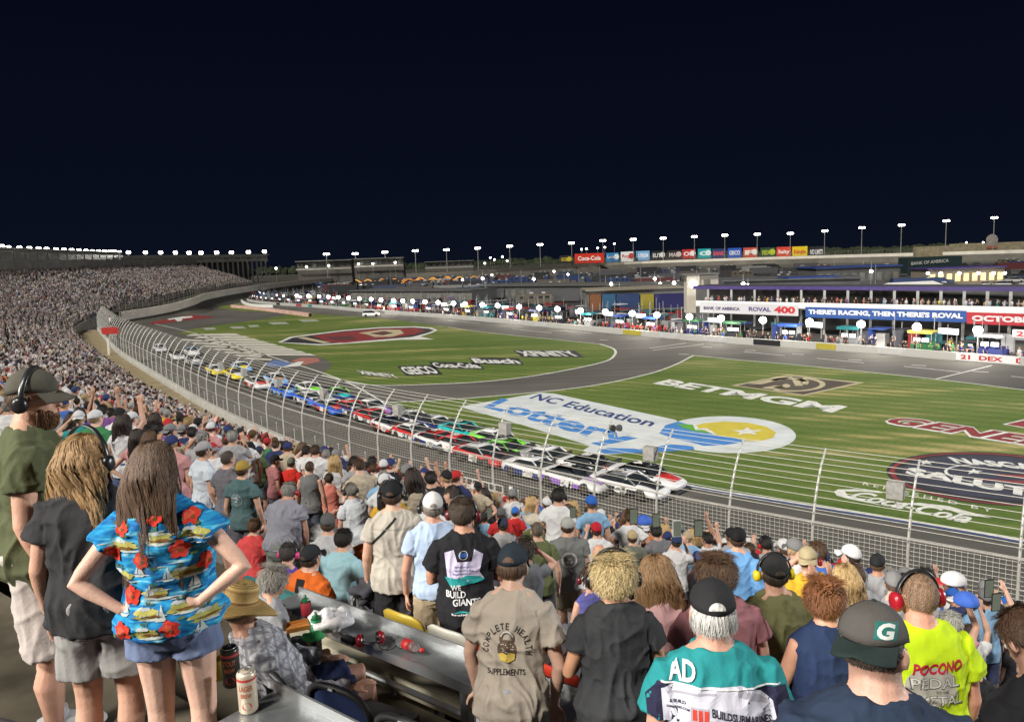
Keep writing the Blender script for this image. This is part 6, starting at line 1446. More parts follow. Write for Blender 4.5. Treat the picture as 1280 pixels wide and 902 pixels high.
def flower(cx, cy, r, seed=0, n=5):
    rd = random.Random(seed); a0 = rd.uniform(0, 6); m = 40; return poly2([(cx+r*(.72+.28*abs(math.sin((a0+2*pi*i/m)*n/2))+rd.uniform(-.07, .07))*math.cos(2*pi*i/m), cy+r*(.72+.28*abs(math.sin((a0+2*pi*i/m)*n/2))+rd.uniform(-.07, .07))*math.sin(2*pi*i/m)) for i in range(m)])
def blob(cx, cy, rx, ry, seed=0, am=.22):
    rd = random.Random(seed); m = 22; return poly2([(cx+rx*(1+rd.uniform(-am, am))*math.cos(2*pi*i/m), cy+ry*(1+rd.uniform(-am, am))*math.sin(2*pi*i/m)) for i in range(m)])
def poly_tri(v): return v
# ---- the three at left
def hawaii_mat():
    m, nt, b = new_mat('hawaiian sea cloth'); L = nt.links.new; tc = N(nt, 'ShaderNodeTexCoord'); mp = N(nt, 'ShaderNodeMapping'); mp.inputs['Scale'].default_value = (7, 7, 34); L(tc.outputs['Object'], mp.inputs[0])
    n1 = N(nt, 'ShaderNodeTexNoise'); n1.inputs['Scale'].default_value = 1.4; n1.inputs['Detail'].default_value = 2; n1.inputs['Distortion'].default_value = .6; L(mp.outputs[0], n1.inputs['Vector'])
    cr = N(nt, 'ShaderNodeValToRGB'); L(n1.outputs[0], cr.inputs[0]); E = cr.color_ramp.elements; E[0].position = .30; E[0].color = (.012, .07, .22, 1); E[1].position = .74; E[1].color = (.42, .60, .66, 1)
    q = E.new(.44); q.color = (.012, .17, .42, 1); q = E.new(.56); q.color = (.02, .28, .52, 1); q = E.new(.64); q.color = (.10, .42, .60, 1); cr.color_ramp.interpolation = 'LINEAR'
    L(cr.outputs[0], b.inputs['Base Color']); b.inputs['Roughness'].default_value = .85; b.inputs['Specular IOR Level'].default_value = .2; return m
g = fig('bearded man in olive tee, grey cap and black headset at the left edge', 43, 462, D=1.52, rot=-62, sp=dict(arms=(A_DOWN, mir(A_DOWN)), shirt=(.90, .50, .014, .011), shorts=(.95, .022, .008), bulk=1.10, lean=2, yaw=-22, nod=6, seed=3), skin=(.55, .31, .22), shirt=(.085, .095, .048), shorts=(.46, .41, .38), hair='s', hc=(.10, .06, .03), cap=(.085, .08, .062), hs=(.012, .012, .014), topadd=.012, hk=dict(ln=.012))
H = g['_H']; k = g['_k']; rd = random.Random(2)
q = MB()
for i in range(420):
    a = rd.uniform(-1.25, 1.25); z = rd.uniform(-.105, -.045)-abs(a)*-.012; c = V((math.sin(a)*.058, .018+math.cos(a)*.070-max(0, -.08-z)*.6, z)); d = V((math.sin(a)*.6, math.cos(a)*.8, -1.1)).normalized(); q.tube([H(c), H(c+d*.012), H(c+d*.024+V((0, 0, -.004)))], [.0035*k, .003*k, .001], 4)
q.build('beard', HAIRM, g['t'], True, (.16, .075, .03))
q = MB()
for s in (-1, 1): q.tube([H(V((s*.055+.018*math.cos(a), .085-.004*abs(math.cos(a)), .012+.014*math.sin(a)))) for a in [2*pi*i/10 for i in range(11)]], .0016, 4)
q.tube([H((-.073, .085, .014)), H((-.08, .0, .005))], .002, 4); q.tube([H((.073, .085, .014)), H((.08, .0, .005))], .002, 4); q.build('glasses', mat('black plastic', (.01, .01, .01), .3), g['t'])
g = fig('person with wavy light brown hair, black headset, charcoal tee and grey shorts', 106, 536, D=1.52, rot=8, sp=dict(arms=(A_DOWN, mir(A_DOWN)), shirt=(.87, .45, .022, .012), shorts=(.72, .020, .010), bulk=1.12, fem=0, lean=2, yaw=-28, seed=5), skin=(.52, .30, .21), shirt=(.032, .032, .034), shorts=(.26, .255, .245), hair='l', hc=(.32, .19, .08), hs=(.012, .012, .014), topadd=.03, hk=dict(length=.22, n=5200, wave=.030, width=.0021, spread=1.7, seed=4, back_y=-.085))
HAW = hawaii_mat()
g = fig('woman with long straight brown hair in a blue tropical print shirt', 190, 547, D=1.62, rot=6, sp=dict(arms=(A_HIP, mir(A_HIP)), shirt=(.93, .38, .034, .012), shorts=(.30, .016, .008), fem=1, lean=1, bulk=1.10, side=-2, yaw=-8, seed=9), skin=(.60, .38, .29), shirt=(.03, .2, .5), smat=HAW, shorts=(.13, .165, .27), hair='l', hc=(.10, .058, .034), topadd=.02, hk=dict(length=.48, n=6500, wave=.007, width=.0019, spread=1.1, seed=8, back_y=-.12), vox=.0075)
rd = random.Random(31); reds = []; yel = []; whi = []; grn = []; dk = []; cen = []
for cx, cy in ((-.13, .17), (.11, .06), (-.05, .03), (-.11, -.12), (.05, -.27), (.16, .19), (.20, -.03), (-.18, .06), (-.16, -.27), (.02, .21)):
    reds.append(flower(cx, cy, rd.uniform(.036, .046), rd.random())); cen.append(flower(cx-.008, cy+.006, .020, rd.random())); dk.append(flower(cx+.004, cy-.006, .009, 3))
    for q_ in range(3): grn.append(blob(cx+rd.uniform(-.05, .05), cy+rd.uniform(-.04, .04), .016, .007, rd.random(), .4))
for cx, cy in ((-.12, .095), (.12, -.05), (.17, .12), (.0, -.12), (-.16, -.04), (.10, -.19), (-.05, -.28), (.03, .12), (-.04, -.2), (.19, -.25)):
    yel.append(blob(cx, cy, .058, .022, rd.random(), .3)); dk.append(blob(cx+.01, cy-.006, .040, .005, rd.random(), .6)); whi.append(blob(cx-.012, cy+.022, .026, .008, 4, .4)); whi.append(blob(cx+.02, cy-.022, .05, .005, 5, .3))
    for q_ in range(4): a_ = rd.uniform(.3, 2.8); grn.append(poly2([(cx, cy+.03), (cx+.034*math.cos(a_), cy+.03+.026*math.sin(a_)), (cx+.026*math.cos(a_+.35), cy+.03+.018*math.sin(a_+.35))]))
for cx, cy in ((-.07, -.03), (.05, -.06), (-.03, -.13), (.14, -.12), (-.02, .12), (-.15, -.19), (.09, .14), (.01, -.22), (.16, -.31)):
    whi.append(poly2([(cx, cy), (cx+.005, cy+.055), (cx+.026, cy)])); whi.append(poly2([(cx-.004, cy), (cx-.002, cy+.038), (cx-.018, cy+.002)])); whi.append(poly2([(cx-.022, cy-.003), (cx+.030, cy-.003), (cx+.020, cy-.012), (cx-.014, cy-.012)]))
for q_ in range(34): cx, cy = rd.uniform(-.22, .22), rd.uniform(-.33, .22); whi.append(blob(cx, cy, rd.uniform(.012, .03), .0025, rd.random(), .4))
back_print(g, [((.36, .34, .09), 'island_print', yel), ((.42, .46, .44), 'white_print', whi), ((.07, .13, .06), 'palm_print', grn), ((.52, .035, .02), 'flower_print', reds), ((.62, .09, .05), 'flower_heart', cen), ((.16, .07, .02), 'dark_print', dk)])
fig('seated person in grey shorts cut by the left edge, one bare foot stretched forward', -34, 590, D=2.75, rot=-70, sp=dict(H=1.7, legs='sit', kick=.12, arms=(A_LAP, mir(A_LAP)), shirt=(.86, .5, .016), shorts=(.85, .02), lean=-8, seed=13), shirt=(.05, .06, .10), shorts=(.22, .22, .22), hair='s', vox=.011)
# ---- hat man and neighbours (seated)
g = fig('seated man in a wide straw hat and grey plaid long sleeved shirt', 304, 716, D=2.62, rot=-64, sp=dict(H=1.84, legs='sit', arms=(((-.27, .07, 1.10), (-.18, .28, .93), (.2, .9, -.5), (0, -.3, -1), .3), ((.28, .08, 1.08), (.20, .33, .88), (-.1, 1, -.35), (0, -.35, -1), .22)), shirt=(.86, 1.5, .022, .014), shorts=(.80, .022), bulk=1.14, lean=-24, yaw=10, nod=22, seed=12), skin=(.46, .25, .17), shirt=(.4, .4, .42), shorts=(.03, .04, .10), hair='s', hc=(.3, .28, .25), topadd=.06,
        smat=None)
def plaid():
    m, nt, b = new_mat('plaid cloth'); L = nt.links.new; tc = N(nt, 'ShaderNodeTexCoord'); cur_ = None; base = N(nt, 'ShaderNodeRGB'); base.outputs[0].default_value = (.50, .50, .51, 1); out = base.outputs[0]
    for dir_, sc, th, col in (('X', 5.2, .80, (.12, .12, .14, 1)), ('Z', 5.2, .80, (.14, .14, .16, 1)), ('Y', 5.2, .82, (.14, .14, .16, 1)), ('X', 13, .93, (.25, .25, .30, 1)), ('Z', 13, .93, (.25, .25, .3, 1))):
        wv = N(nt, 'ShaderNodeTexWave'); wv.bands_direction = dir_; wv.inputs['Scale'].default_value = sc; wv.inputs['Distortion'].default_value = .5; wv.inputs['Detail Scale'].default_value = .4; L(tc.outputs['Object'], wv.inputs['Vector'])
        gt = N(nt, 'ShaderNodeMath', operation='GREATER_THAN'); gt.inputs[1].default_value = th; L(wv.outputs['Fac'], gt.inputs[0]); ml = N(nt, 'ShaderNodeMath', operation='MULTIPLY'); ml.inputs[1].default_value = .62; L(gt.outputs[0], ml.inputs[0])
        mx = N(nt, 'ShaderNodeMix', data_type='RGBA'); L(ml.outputs[0], mx.inputs[0]); L(out, mx.inputs[6]); mx.inputs[7].default_value = col; out = mx.outputs[2]
    L(out, b.inputs['Base Color']); b.inputs['Roughness'].default_value = .9; b.inputs['Specular IOR Level'].default_value = .2; return m
g['shirt_o'].data.materials.clear(); g['shirt_o'].data.materials.append(plaid())
def straw_mat():
    m, nt, b = new_mat('woven straw'); L = nt.links.new; tc = N(nt, 'ShaderNodeTexCoord'); wv = N(nt, 'ShaderNodeTexWave'); wv.wave_type = 'RINGS'; wv.rings_direction = 'Z'; wv.inputs['Scale'].default_value = 28; wv.inputs['Distortion'].default_value = 1.2; wv.inputs['Detail'].default_value = 2; L(tc.outputs['Object'], wv.inputs['Vector'])
    cr = N(nt, 'ShaderNodeValToRGB'); L(wv.outputs[0], cr.inputs[0]); cr.color_ramp.elements[0].color = (.26, .15, .04, 1); cr.color_ramp.elements[1].color = (.56, .38, .13, 1); L(cr.outputs[0], b.inputs['Base Color']); b.inputs['Roughness'].default_value = .75
    bp = N(nt, 'ShaderNodeBump'); bp.inputs['Strength'].default_value = .5; bp.inputs['Distance'].default_value = .006; L(wv.outputs[0], bp.inputs['Height']); L(bp.outputs[0], b.inputs['Normal']); return m
q = MB(); prof = [(.215, -.035), (.21, -.028), (.17, -.008), (.12, .002), (.098, .008), (.094, .03), (.092, .07), (.082, .10), (.06, .118), (.03, .112), (.004, .10), (.004, .096), (.05, .104), (.075, .09), (.084, .06), (.088, .02), (.094, 0), (.12, -.006), (.17, -.016), (.214, -.041)]
q.lathe((0, 0, 0), [(r, z) for r, z in prof], 40); o = q.build('straw_hat', straw_mat(), g['t'], True); o.location = g['_H']((0, -.012, .055)); HM = g['_HM']; o.rotation_euler = (HM @ Matrix.Rotation(R(8), 3, 'X')).to_euler(); o.scale = (1.05, 1.1, 1.08)
for v in o.data.vertices:
    if v.co.z < .0: v.co.z += .028*math.cos(2*math.atan2(v.co.y, v.co.x))*(math.hypot(v.co.x, v.co.y)-.1)/.1
q = MB(); q.tube([(.097*math.cos(a), .097*math.sin(a), .016) for a in [2*pi*i/24 for i in range(25)]], [(.007, .003)]*25, 6); q.build('hat_band', mat('straw band', (.22, .11, .03), .7), o)
fig('seated woman with short grey hair and grey blouse beside the straw hat man', 347, 704, D=3.2, rot=-50, sp=dict(H=1.62, legs='sit', arms=(A_LAP, mir(A_LAP)), shirt=(.86, .8, .015), shorts=(.8, .015), fem=1, lean=10, bulk=1.05, nod=16, seed=14), skin=TAN, shirt=(.25, .25, .26), shorts=(.08, .09, .12), hair='c', hc=(.26, .24, .21), hk=dict(ln=.028, curl=.2, puff=1.08))
g = fig('seated man in orange and black jersey with black cap in front of the counter', 388, 678, D=4.3, rot=-30, sp=dict(H=1.76, legs='sit', arms=(A_LAP, mir(A_LAP)), shirt=(.86, .5, .018), shorts=(1.1, .015), bulk=1.18, lean=8, seed=15), skin=FAIR, shirt=(.62, .13, .02), shorts=(.015, .015, .018), hair='s', hc=(.05, .03, .02), cap=(.02, .022, .025), topadd=.02)
back_print(g, [((.015, .015, .018), 'black_panel', [poly2([(-.03, .24), (.06, .24), (.05, .05), (-.02, .05)]), poly2([(-.20, -.16), (.20, -.16), (.20, -.24), (-.20, -.24)])]), ((.6, .6, .6), 'lettering', [txt2('BURGERS.COM', -.14, .0, .08, .028, .03), txt2('RACING', -.12, -.05, .08, .022, .03)])])
g = _g = None
def sitter(lab, x, y, D, rot, shirt, hair, hc, cap=None, hs=None, fem=0, H=1.7, shorts=(.1, .1, .12), arms=None, hk=None, bulk=1.0):
    return fig(lab, x, y, D=D, rot=rot, sp=dict(H=H, legs='sit', arms=arms or (A_LAP, mir(A_LAP)), shirt=(.86, .5, .016), shorts=(1.1, .015), fem=fem, lean=10, bulk=bulk, nod=8, seed=x), shirt=shirt, shorts=shorts, hair=hair, hc=hc, cap=cap, hs=hs, topadd=.02, hk=hk, vox=.011)
sitter('seated child in coral red tee with dark visor, left of the grey polo man', 318, 644, 5.0, -10, (.60, .07, .07), 's', (.10, .05, .02), H=1.45)
sitter('seated woman in purple top wearing a bright pink headset over dark hair', 360, 674, 4.4, -10, (.09, .05, .28), 's', (.06, .05, .045), hs=(.70, .05, .22), fem=1, H=1.6)
sitter('seated man in pale aqua shirt with black hair, hunched forward', 430, 656, 4.9, -20, (.30, .50, .55), 's', (.015, .012, .01), bulk=1.1)
sitter('seated person in grey cap and light shirt looking down at the seats', 409, 638, 5.2, 10, (.45, .45, .46), 's', (.08, .05, .03), cap=(.10, .10, .10))
sitter('seated man in white team jersey with black headset, turned left', 437, 601, 7.2, 40, (.60, .62, .64), 's', (.25, .23, .2), hs=(.02, .02, .02), bulk=1.15)
# ---- standing middle group
ST = lambda **k: dict(dict(arms=(A_DOWN, mir(A_DOWN)), shirt=(.87, .45, .014), shorts=(.8, .014), lean=3), **k)
g = fig('tall man in beige shirt, black cap and diagonal black strap, standing with arms down', 490, 600, D=4.6, rot=6, sp=ST(bulk=1.12, shirt=(.88, .5, .02, .010), shorts=(.85, .02), seed=21, yaw=-10), skin=FAIR, shirt=(.42, .385, .33), shorts=(.02, .02, .022), hair='s', cap=(.012, .012, .014), hs=(.02, .02, .02), topadd=.015)
back_print(g, [((.02, .02, .02), 'strap', [poly2([(-.20, .03), (-.185, .02), (.03, .235), (.015, .245)])]), ((.33, .30, .26), 'yoke_seam', [poly2([(-.17, .155), (.17, .155), (.17, .151), (-.17, .151)])])])
gb = bpy.data.objects
g = fig('man in light blue polo, white mesh cap and headset, khaki trousers', 540, 614, D=4.6, rot=4, sp=ST(bulk=1.02, shirt=(.93, .5, .014, .009), shorts=(1.3, .018), seed=22, yaw=6), skin=(.5, .26, .18), shirt=(.36, .45, .60), shorts=(.34, .27, .18), hair='s', hc=(.2, .17, .14), cap=(.58, .57, .55), hs=(.02, .02, .02), topadd=.015)
q = MB(); k = g['_k']; q.tube([V((.192*math.cos(a)*k, (-.008+.140*math.sin(a))*k, .935*k)) for a in [2*pi*i/28 for i in range(29)]], [(.018*k, .004*k)]*29, 6, False); q.build('belt', mat('tan belt', (.20, .12, .06), .5), g['t'])
g = fig('man in black, white and teal team jersey with brown hair and dark red headset', 578, 619, D=4.35, rot=2, sp=ST(bulk=1.1, arms=(A_FOLD, mir(A_FOLD)), shirt=(.84, .6, .018, .010), shorts=(1.25, .025), seed=23, yaw=-14), skin=(.45, .23, .15), shirt=(.014, .014, .016), shorts=(.016, .017, .022), hair='s', hc=(.055, .035, .022), hs=(.12, .015, .02), topadd=.0)
back_print(g, [((.50, .46, .62), 'white_panel', [poly2([(-.135, .17), (-.07, .19), (-.05, .11), (.05, .11), (.07, .19), (.13, .15), (.10, .03), (.13, -.02), (-.12, -.03)])]), ((.02, .26, .26), 'teal_panel', [poly2([(-.14, .0), (-.10, -.07), (.14, -.03), (.10, .0), (.02, .015), (-.06, -.005)]), poly2([(-.09, -.235), (.04, -.232), (.0, -.225), (-.05, -.222)])]), ((.04, .10, .32), 'oval_badge', [disc2(-.005, .155, .034, 22, .016)]),
               ((.62, .62, .62), 'lettering', [txt2('WE', -.10, -.09, -.03, .038, .02), txt2('BUILD', -.135, -.14, .0, .044, .02), txt2('GIANTS', -.09, -.19, .10, .044, .02), txt2('brand.com', -.10, -.25, .10, .014, .02), ring2(-.005, .155, .027, .030)]), ((.12, .14, .3), 'small_lettering', [txt2('@RFKracing', -.07, .07, .05, .013, .02), txt2('@Keselowski', -.07, .045, .05, .013, .02), txt2('@SUBMARINES', -.085, .02, .05, .013, .02)])])
fig('man in lavender grey polo with grey hair and red headset, leaning forward on a rail', 362, 599, D=5.2, rot=-12, sp=ST(bulk=1.2, lean=22, arms=(A_LEAN, mir(A_LEAN)), shirt=(.95, .45, .016, .010), shorts=(1.2, .02), seed=24, nod=-6), skin=(.47, .26, .18), shirt=(.24, .24, .28), shorts=(.17, .19, .17), hair='s', hc=(.30, .29, .26), hs=(.35, .01, .02), vox=.010)
def mid(lab, x, y, j, rot, shirt, shorts=(.1, .1, .12), **kw):
    sp = kw.pop('sp', {}); kw.setdefault('vox', .0115); kw.setdefault('topadd', .015 if kw.get('cap') else 0); kw.setdefault('hk', dict(n=700) if kw.get('hair', 's') == 's' else dict(n=500)); kw.setdefault('hair', 's'); return fig(lab, x, y, j=j, rot=rot, sp=ST(**sp), shirt=shirt, shorts=shorts, **kw)
mid('man in grey cap and white tee turned right, right of the tropical shirt', 255, 551, 18, -40, (.55, .60, .66), cap=(.33, .32, .33), sp=dict(seed=31), skin=(.5, .29, .2))
mid('man with cropped dark hair in a dark grey tee next to the mustard cap', 285, 563, 18, -25, (.14, .135, .155), hc=(.06, .045, .035), hair='buzz', sp=dict(seed=32, arms=(A_FOLD, mir(A_FOLD))))
g = mid('man in mustard cap and dark teal tee with a round back print', 303, 575, 18, -12, (.075, .135, .14), cap=(.36, .24, .05), sp=dict(seed=33))
PW_ = (.42, .48, .5)
back_print(g, [(PW_, 'round_print', [ring2(-.03, .03, .075, .08), ring2(-.03, .03, .050, .053)]+[blob(-.03+dx, .03+dy, .022, .012, s_, .5) for dx, dy, s_ in ((-.02, .02, 1), (.02, .01, 2), (0, -.02, 3), (.01, .035, 4))]+arctxt('BEACH CLUB', -.03, .03, .056, 2.9, .3, .016)+arctxt('SURF', -.03, .03, .072, 4.1, 5.3, .014))])
mid('man in green tee with navy cap behind the mustard cap', 324, 557, 14, -15, (.07, .10, .05), cap=(.03, .035, .07), sp=dict(seed=34))
mid('man in dusty pink tee and black cap facing right', 344, 568, 14.5, -50, (.36, .15, .15), cap=(.02, .02, .02), sp=dict(seed=35))
mid('person in bright red tee with grey cap beside the pink tee man', 364, 571, 14.3, -10, (.55, .03, .02), cap=(.15, .15, .12), sp=dict(seed=36))
mid('man in grey sleeveless top with buzzed hair and dark shorts', 387, 576, 15.6, -5, (.17, .17, .17), (.07, .08, .10), hair='buzz', sp=dict(seed=37, shirt=(.87, .0, .012)))
mid('woman in a long coral sundress with hair tied up and hands on hips', 411, 591, 14.6, 0, (.62, .20, .15), (.62, .20, .15), hc=(.05, .03, .02), sp=dict(seed=38, fem=1, shirt=(.60, .0, .02), shorts=(1.2, .05), arms=(A_HIP, mir(A_HIP))))
mid('man in navy cap and grey floral shirt right of the team jersey', 628, 646, 14.7, 0, (.36, .36, .37), cap=(.035, .04, .07), sp=dict(seed=41, bulk=1.05))
mid('man in blue cap and red tee partly hidden behind the floral shirt', 644, 633, 11, -15, (.5, .03, .03), cap=(.04, .15, .50), sp=dict(seed=42))
mid('man in grey cap behind the blue cap', 626, 634, 13, 0, (.45, .03, .03), cap=(.11, .11, .11), sp=dict(seed=43))
mid('man in pale blue and white shirt with black cap near the gate', 605, 640, 11.7, 0, (.25, .45, .62), cap=(.03, .03, .03), sp=dict(seed=44))
g = mid('person in a cream cowboy hat and dark green tee', 667, 646, 12, -10, (.10, .13, .05), sp=dict(seed=45))
q = MB(); q.lathe((0, 0, 0), [(.20, -.01), (.15, -.02), (.10, 0), (.088, .06), (.075, .105), (.04, .10), (.004, .085), (.004, .08), (.08, .02), (.15, -.028), (.2, -.018)], 32); o = q.build('cowboy_hat', mat('cream felt', (.55, .50, .40), .8), g['t'], True); o.location = g['_H']((0, -.01, .06))
for v in o.data.vertices:
    r_ = math.hypot(v.co.x, v.co.y)
    if r_ > .1: v.co.z += .10*abs(v.co.x/r_)**2*(r_-.1)/.1
mid('man with cropped greying hair in olive tee left of the round logo', 671, 652, 16.4, 5, (.10, .12, .05), hair='buzz', hc=(.10, .075, .05), sp=dict(seed=46))
g = mid('stocky man in grey tee with a round white back logo and pale grey cap', 709, 646, 15.6, 0, (.165, .17, .165), (.22, .19, .13), cap=(.36, .36, .33), sp=dict(seed=47, bulk=1.28, shirt=(.87, .5, .016)), vox=.010)
back_print(g, [((.60, .60, .60), 'round_logo', [ring2(0, .02, .078, .102, 36), blob(0, .035, .030, .016, 3, .1), poly2([(-.05, .0), (-.03, .02), (0, .0), (.03, .02), (.05, .0), (.03, -.03), (-.03, -.03)]), disc2(0, -.03, .022)]), ((.10, .10, .10), 'logo_letters', arctxt('HIGH OCTANE CLUB', 0, .02, .083, 2.9, .2, .013)+arctxt('MOTOR CREW', 0, .02, .097, 3.6, 5.8, .013)+[disc2(0, -.03, .013)])])
mid('woman with dark wavy hair in grey tee raising her elbows to film', 655, 674, 17.8, 10, (.15, .16, .17), hair='c', hc=(.03, .02, .014), sp=dict(seed=48, fem=1, arms=(A_PHONE, mir(A_EAR))), hs=(.3, .01, .02))
mid('man in bright red cap and white tee filming the race', 745, 652, 14, 5, (.62, .62, .62), cap=(.45, .02, .03), sp=dict(seed=49, arms=(A_PHONE, mir(A_PHONE))))
mid('bald man in white tee bending forward behind the blonde woman', 748, 677, 16.7, 10, (.60, .60, .60), hair=None, hk={}, sp=dict(seed=50, lean=14, bulk=1.1), skin=(.58, .29, .21))
mid('woman with brown hair and dark red headset left of the curly blonde', 738, 708, 17.6, 12, (.10, .10, .30), hair='c', hc=(.07, .04, .02), sp=dict(seed=51, fem=1, shirt=(.87, .0, .012)), hs=(.12, .01, .02), vox=.010)
mid('man in tan and blue cap with grey olive tee', 790, 662, 13, 0, (.14, .15, .12), cap=(.42, .33, .18), brim=(.12, .16, .26), back=False, sp=dict(seed=52))
mid('man in navy cap with white lettering, head turned right', 846, 668, 13, -20, (.6, .6, .6), cap=(.03, .05, .12), sp=dict(seed=53, arms=(A_PHONE, mir(A_PHONE))))
mid('person in blue trucker cap and pale grey tank right of the navy cap', 872, 688, 12.3, 5, (.40, .42, .50), cap=(.05, .15, .50), sp=dict(seed=54, shirt=(.87, .0, .012)))
mid('tall man in sky blue long sleeved shirt and black cap, turned slightly right', 923, 659, 14.7, -25, (.16, .36, .66), cap=(.012, .012, .012), sp=dict(seed=55, shirt=(.86, 1.5, .018)), clampH=(1.6, 2.0))
mid('person in white tee and black visor cap left of the olive tee', 942, 690, 12.7, 0, (.60, .60, .62), cap=(.02, .02, .025), sp=dict(seed=56))
# ---- near right rows
g = fig('young man in tan tee with donut print and dark navy cap, leaning forward', 642, 692, D=3.25, rot=-8, sp=dict(arms=(A_LEAN, ((.25, .02, 1.12), (.21, .16, .89), (0, .3, -.9), (0, -.5, -.6), .4)), shirt=(.80, .55, .024, .013), shorts=(.9, .02), lean=17, side=0, seed=61, nod=4, yaw=-6), skin=(.60, .37, .27), shirt=(.40, .345, .285), shorts=(.36, .36, .40), hair='s', hc=(.10, .055, .03), cap=(.022, .032, .042), topadd=.012, vox=.0075, dH=.10, clampH=(1.66, 1.85))
LT = arctxt('COMPLETE HEALTH', -.01, .0, .098, 3.35, -.25, .034, .015)+[txt2('SUPPLEMENTS', -.115, -.125, .085, .030, .012)]
back_print(g, [((.055, .045, .04), 'lettering', LT), ((.13, .085, .055), 'donut_print', [disc2(-.01, .0, .050), ring2(-.01, .055, .024, .040, 24)]), ((.55, .55, .52), 'icing_print', [ring2(-.01, .057, .028, .036, 20, .2, pi-.2)]+[blob(-.01+random.Random(i).uniform(-.035, .035), random.Random(i+9).uniform(-.02, .03), .004, .0022, i) for i in range(16)]), ((.62, .45, .10), 'cake_print', [poly2([(-.055, -.022), (-.03, -.015), (-.01, -.024), (.01, -.015), (.035, -.022), (.03, -.05), (.0, -.062), (-.04, -.052)])])])
g = fig('woman with short curly blonde hair, black headset and charcoal tee seen from behind', 766, 688, D=3.35, rot=2, sp=dict(arms=(A_FRONT, mir(A_DOWN)), shirt=(.70, .50, .024, .011), shorts=(.8, .02), fem=1, lean=2, bulk=1.10, yaw=-4, seed=62), skin=(.52, .27, .16), shirt=(.034, .035, .038), shorts=(.03, .03, .035), hair='c', hc=(.52, .40, .20), hs=(.012, .012, .014), topadd=.03, hk=dict(ln=.024, n=8500, puff=1.12, curl=.42, lowph=-.85), vox=.0075)
g = fig('grey haired man in black cap and teal and white submarine sponsor jersey', 889, 723, D=3.02, rot=-4, sp=dict(arms=(A_DOWN, mir(A_DOWN)), shirt=(.84, .55, .026, .008), shorts=(.9, .02), bulk=1.22, lean=4, seed=63, nod=10, yaw=0), skin=(.50, .27, .19), shirt=(.020, .22, .23), shorts=(.1, .1, .12), hair='s', hc=(.50, .49, .46), cap=(.022, .022, .024), topadd=.012, vox=.0075, hk=dict(ln=.026, n=5200, puff=1.05, lowph=-.75))
back_print(g, [((.018, .018, .045), 'navy_panel', [poly2([(-.24, .02), (-.20, .075), (.22, .06), (.24, -.02), (.22, -.30), (-.22, -.30)])]), ((.52, .52, .60), 'white_car_panel', [poly2([(-.19, .055), (-.15, .075), (.06, .082), (.13, .055), (.17, .02), (.185, -.06), (.17, -.12), (.09, -.13), (.07, -.10), (-.10, -.075), (-.185, -.06)])]), ((.34, .33, .38), 'grey_panel', [poly2([(-.175, .05), (-.02, .062), (-.02, .055), (-.17, .042)]), poly2([(-.10, .012), (-.045, .012), (-.045, -.038), (-.10, -.036)]), poly2([(.06, .072), (.12, .048), (.16, .02), (.15, .012), (.10, .032), (.05, .05)])]),
               ((.58, .05, .03), 'tail_lamp', [poly2([(-.095+.018*i, .006), (-.082+.018*i, .006), (-.082+.018*i, -.03), (-.095+.018*i, -.03)]) for i in range(3)]), ((.03, .03, .05), 'lettering', [txt2('BUILDSUBMARINES', -.035, -.012, .165, .028, .03, slope=-.22), txt2('.COM', .125, -.085, .165, .014, .02), txt2('& BUILD', -.165, .015, -.115, .011), txt2('SUBMARINES.COM', -.175, -.002, -.105, .008), ring2(.068, -.105, .022, .040, 28)]),
               ((.45, .38, .10), 'tyre_line', [ring2(.068, -.105, .031, .034, 28)]), ((.03, .30, .28), 'green_panel', [poly2([(-.04, -.02), (-.01, -.045), (-.04, -.045)]), poly2([(.11, -.07), (.18, -.09), (.175, -.115), (.12, -.10)])]), ((.62, .62, .64), 'shoulder_letters', [txt2('AD', -.165, .085, -.08, .062, .03, .15), poly2([(-.19, .076), (.20, .068), (.20, .073), (-.19, .082)])]), ((.45, .03, .03), 'oil_letters', [txt2('Castrol', -.03, -.072, .01, .012)])], sc=1.15, dy=.085)
g = fig('broad man in plain dark navy tee with backwards grey and green cap', 1094, 752, D=2.5, rot=-14, sp=dict(arms=(A_DOWN, mir(A_DOWN)), shirt=(.84, .5, .02, .009), shorts=(.9, .02), bulk=1.34, lean=6, seed=64, yaw=-26, nod=4), skin=(.55, .32, .24), shirt=(.020, .032, .060), shorts=(.1, .1, .12), hair='buzz', hc=(.06, .04, .03), cap=(.085, .078, .072), brim=(.018, .030, .028), back=True, topadd=.012, vox=.0085)
tr = bvh(g['capme']); H = g['_H']; HM = g['_HM']
def cap_print(shapes, col, nm, C, nr, off=.002):
    q = MB(); nr = (HM @ V(nr)).normalized(); ey = HM @ V((0, 0, 1)); ey = (ey-nr*ey.dot(nr)).normalized(); ex = ey.cross(nr)
    for v, f in shapes: project(q, v, f, tr, H(C), ex*g['_k'], ey*g['_k'], nr, off, .008)
    q.build(nm, mat('print %s' % (col,), col, .8), g['t'])
cap_print([poly2([(-.032, -.020), (.028, -.020), (.036, .026), (-.024, .026)])], (.01, .13, .11), 'cap_patch', (.02, 0, .07), (.35, -1, .1), .002)
cap_print([txt2('G', -.022, -.019, .026, .042, .04, .2)], (.60, .62, .60), 'cap_letter', (.02, 0, .07), (.35, -1, .1), .0035)
cap_print([poly2([(-.15, -.05), (.0, -.05), (.012, .05), (-.01, .12), (-.15, .12)])], (.015, .018, .018), 'cap_side', (-.02, 0, .06), (-.9, -.45, .1), .0014)
cap_print([poly2([(-.075, -.046), (.075, -.046), (.075, -.040), (-.075, -.040)])], (.01, .16, .12), 'brim_stripe', (.0, 0, .065), (0, -1, .12), .004)
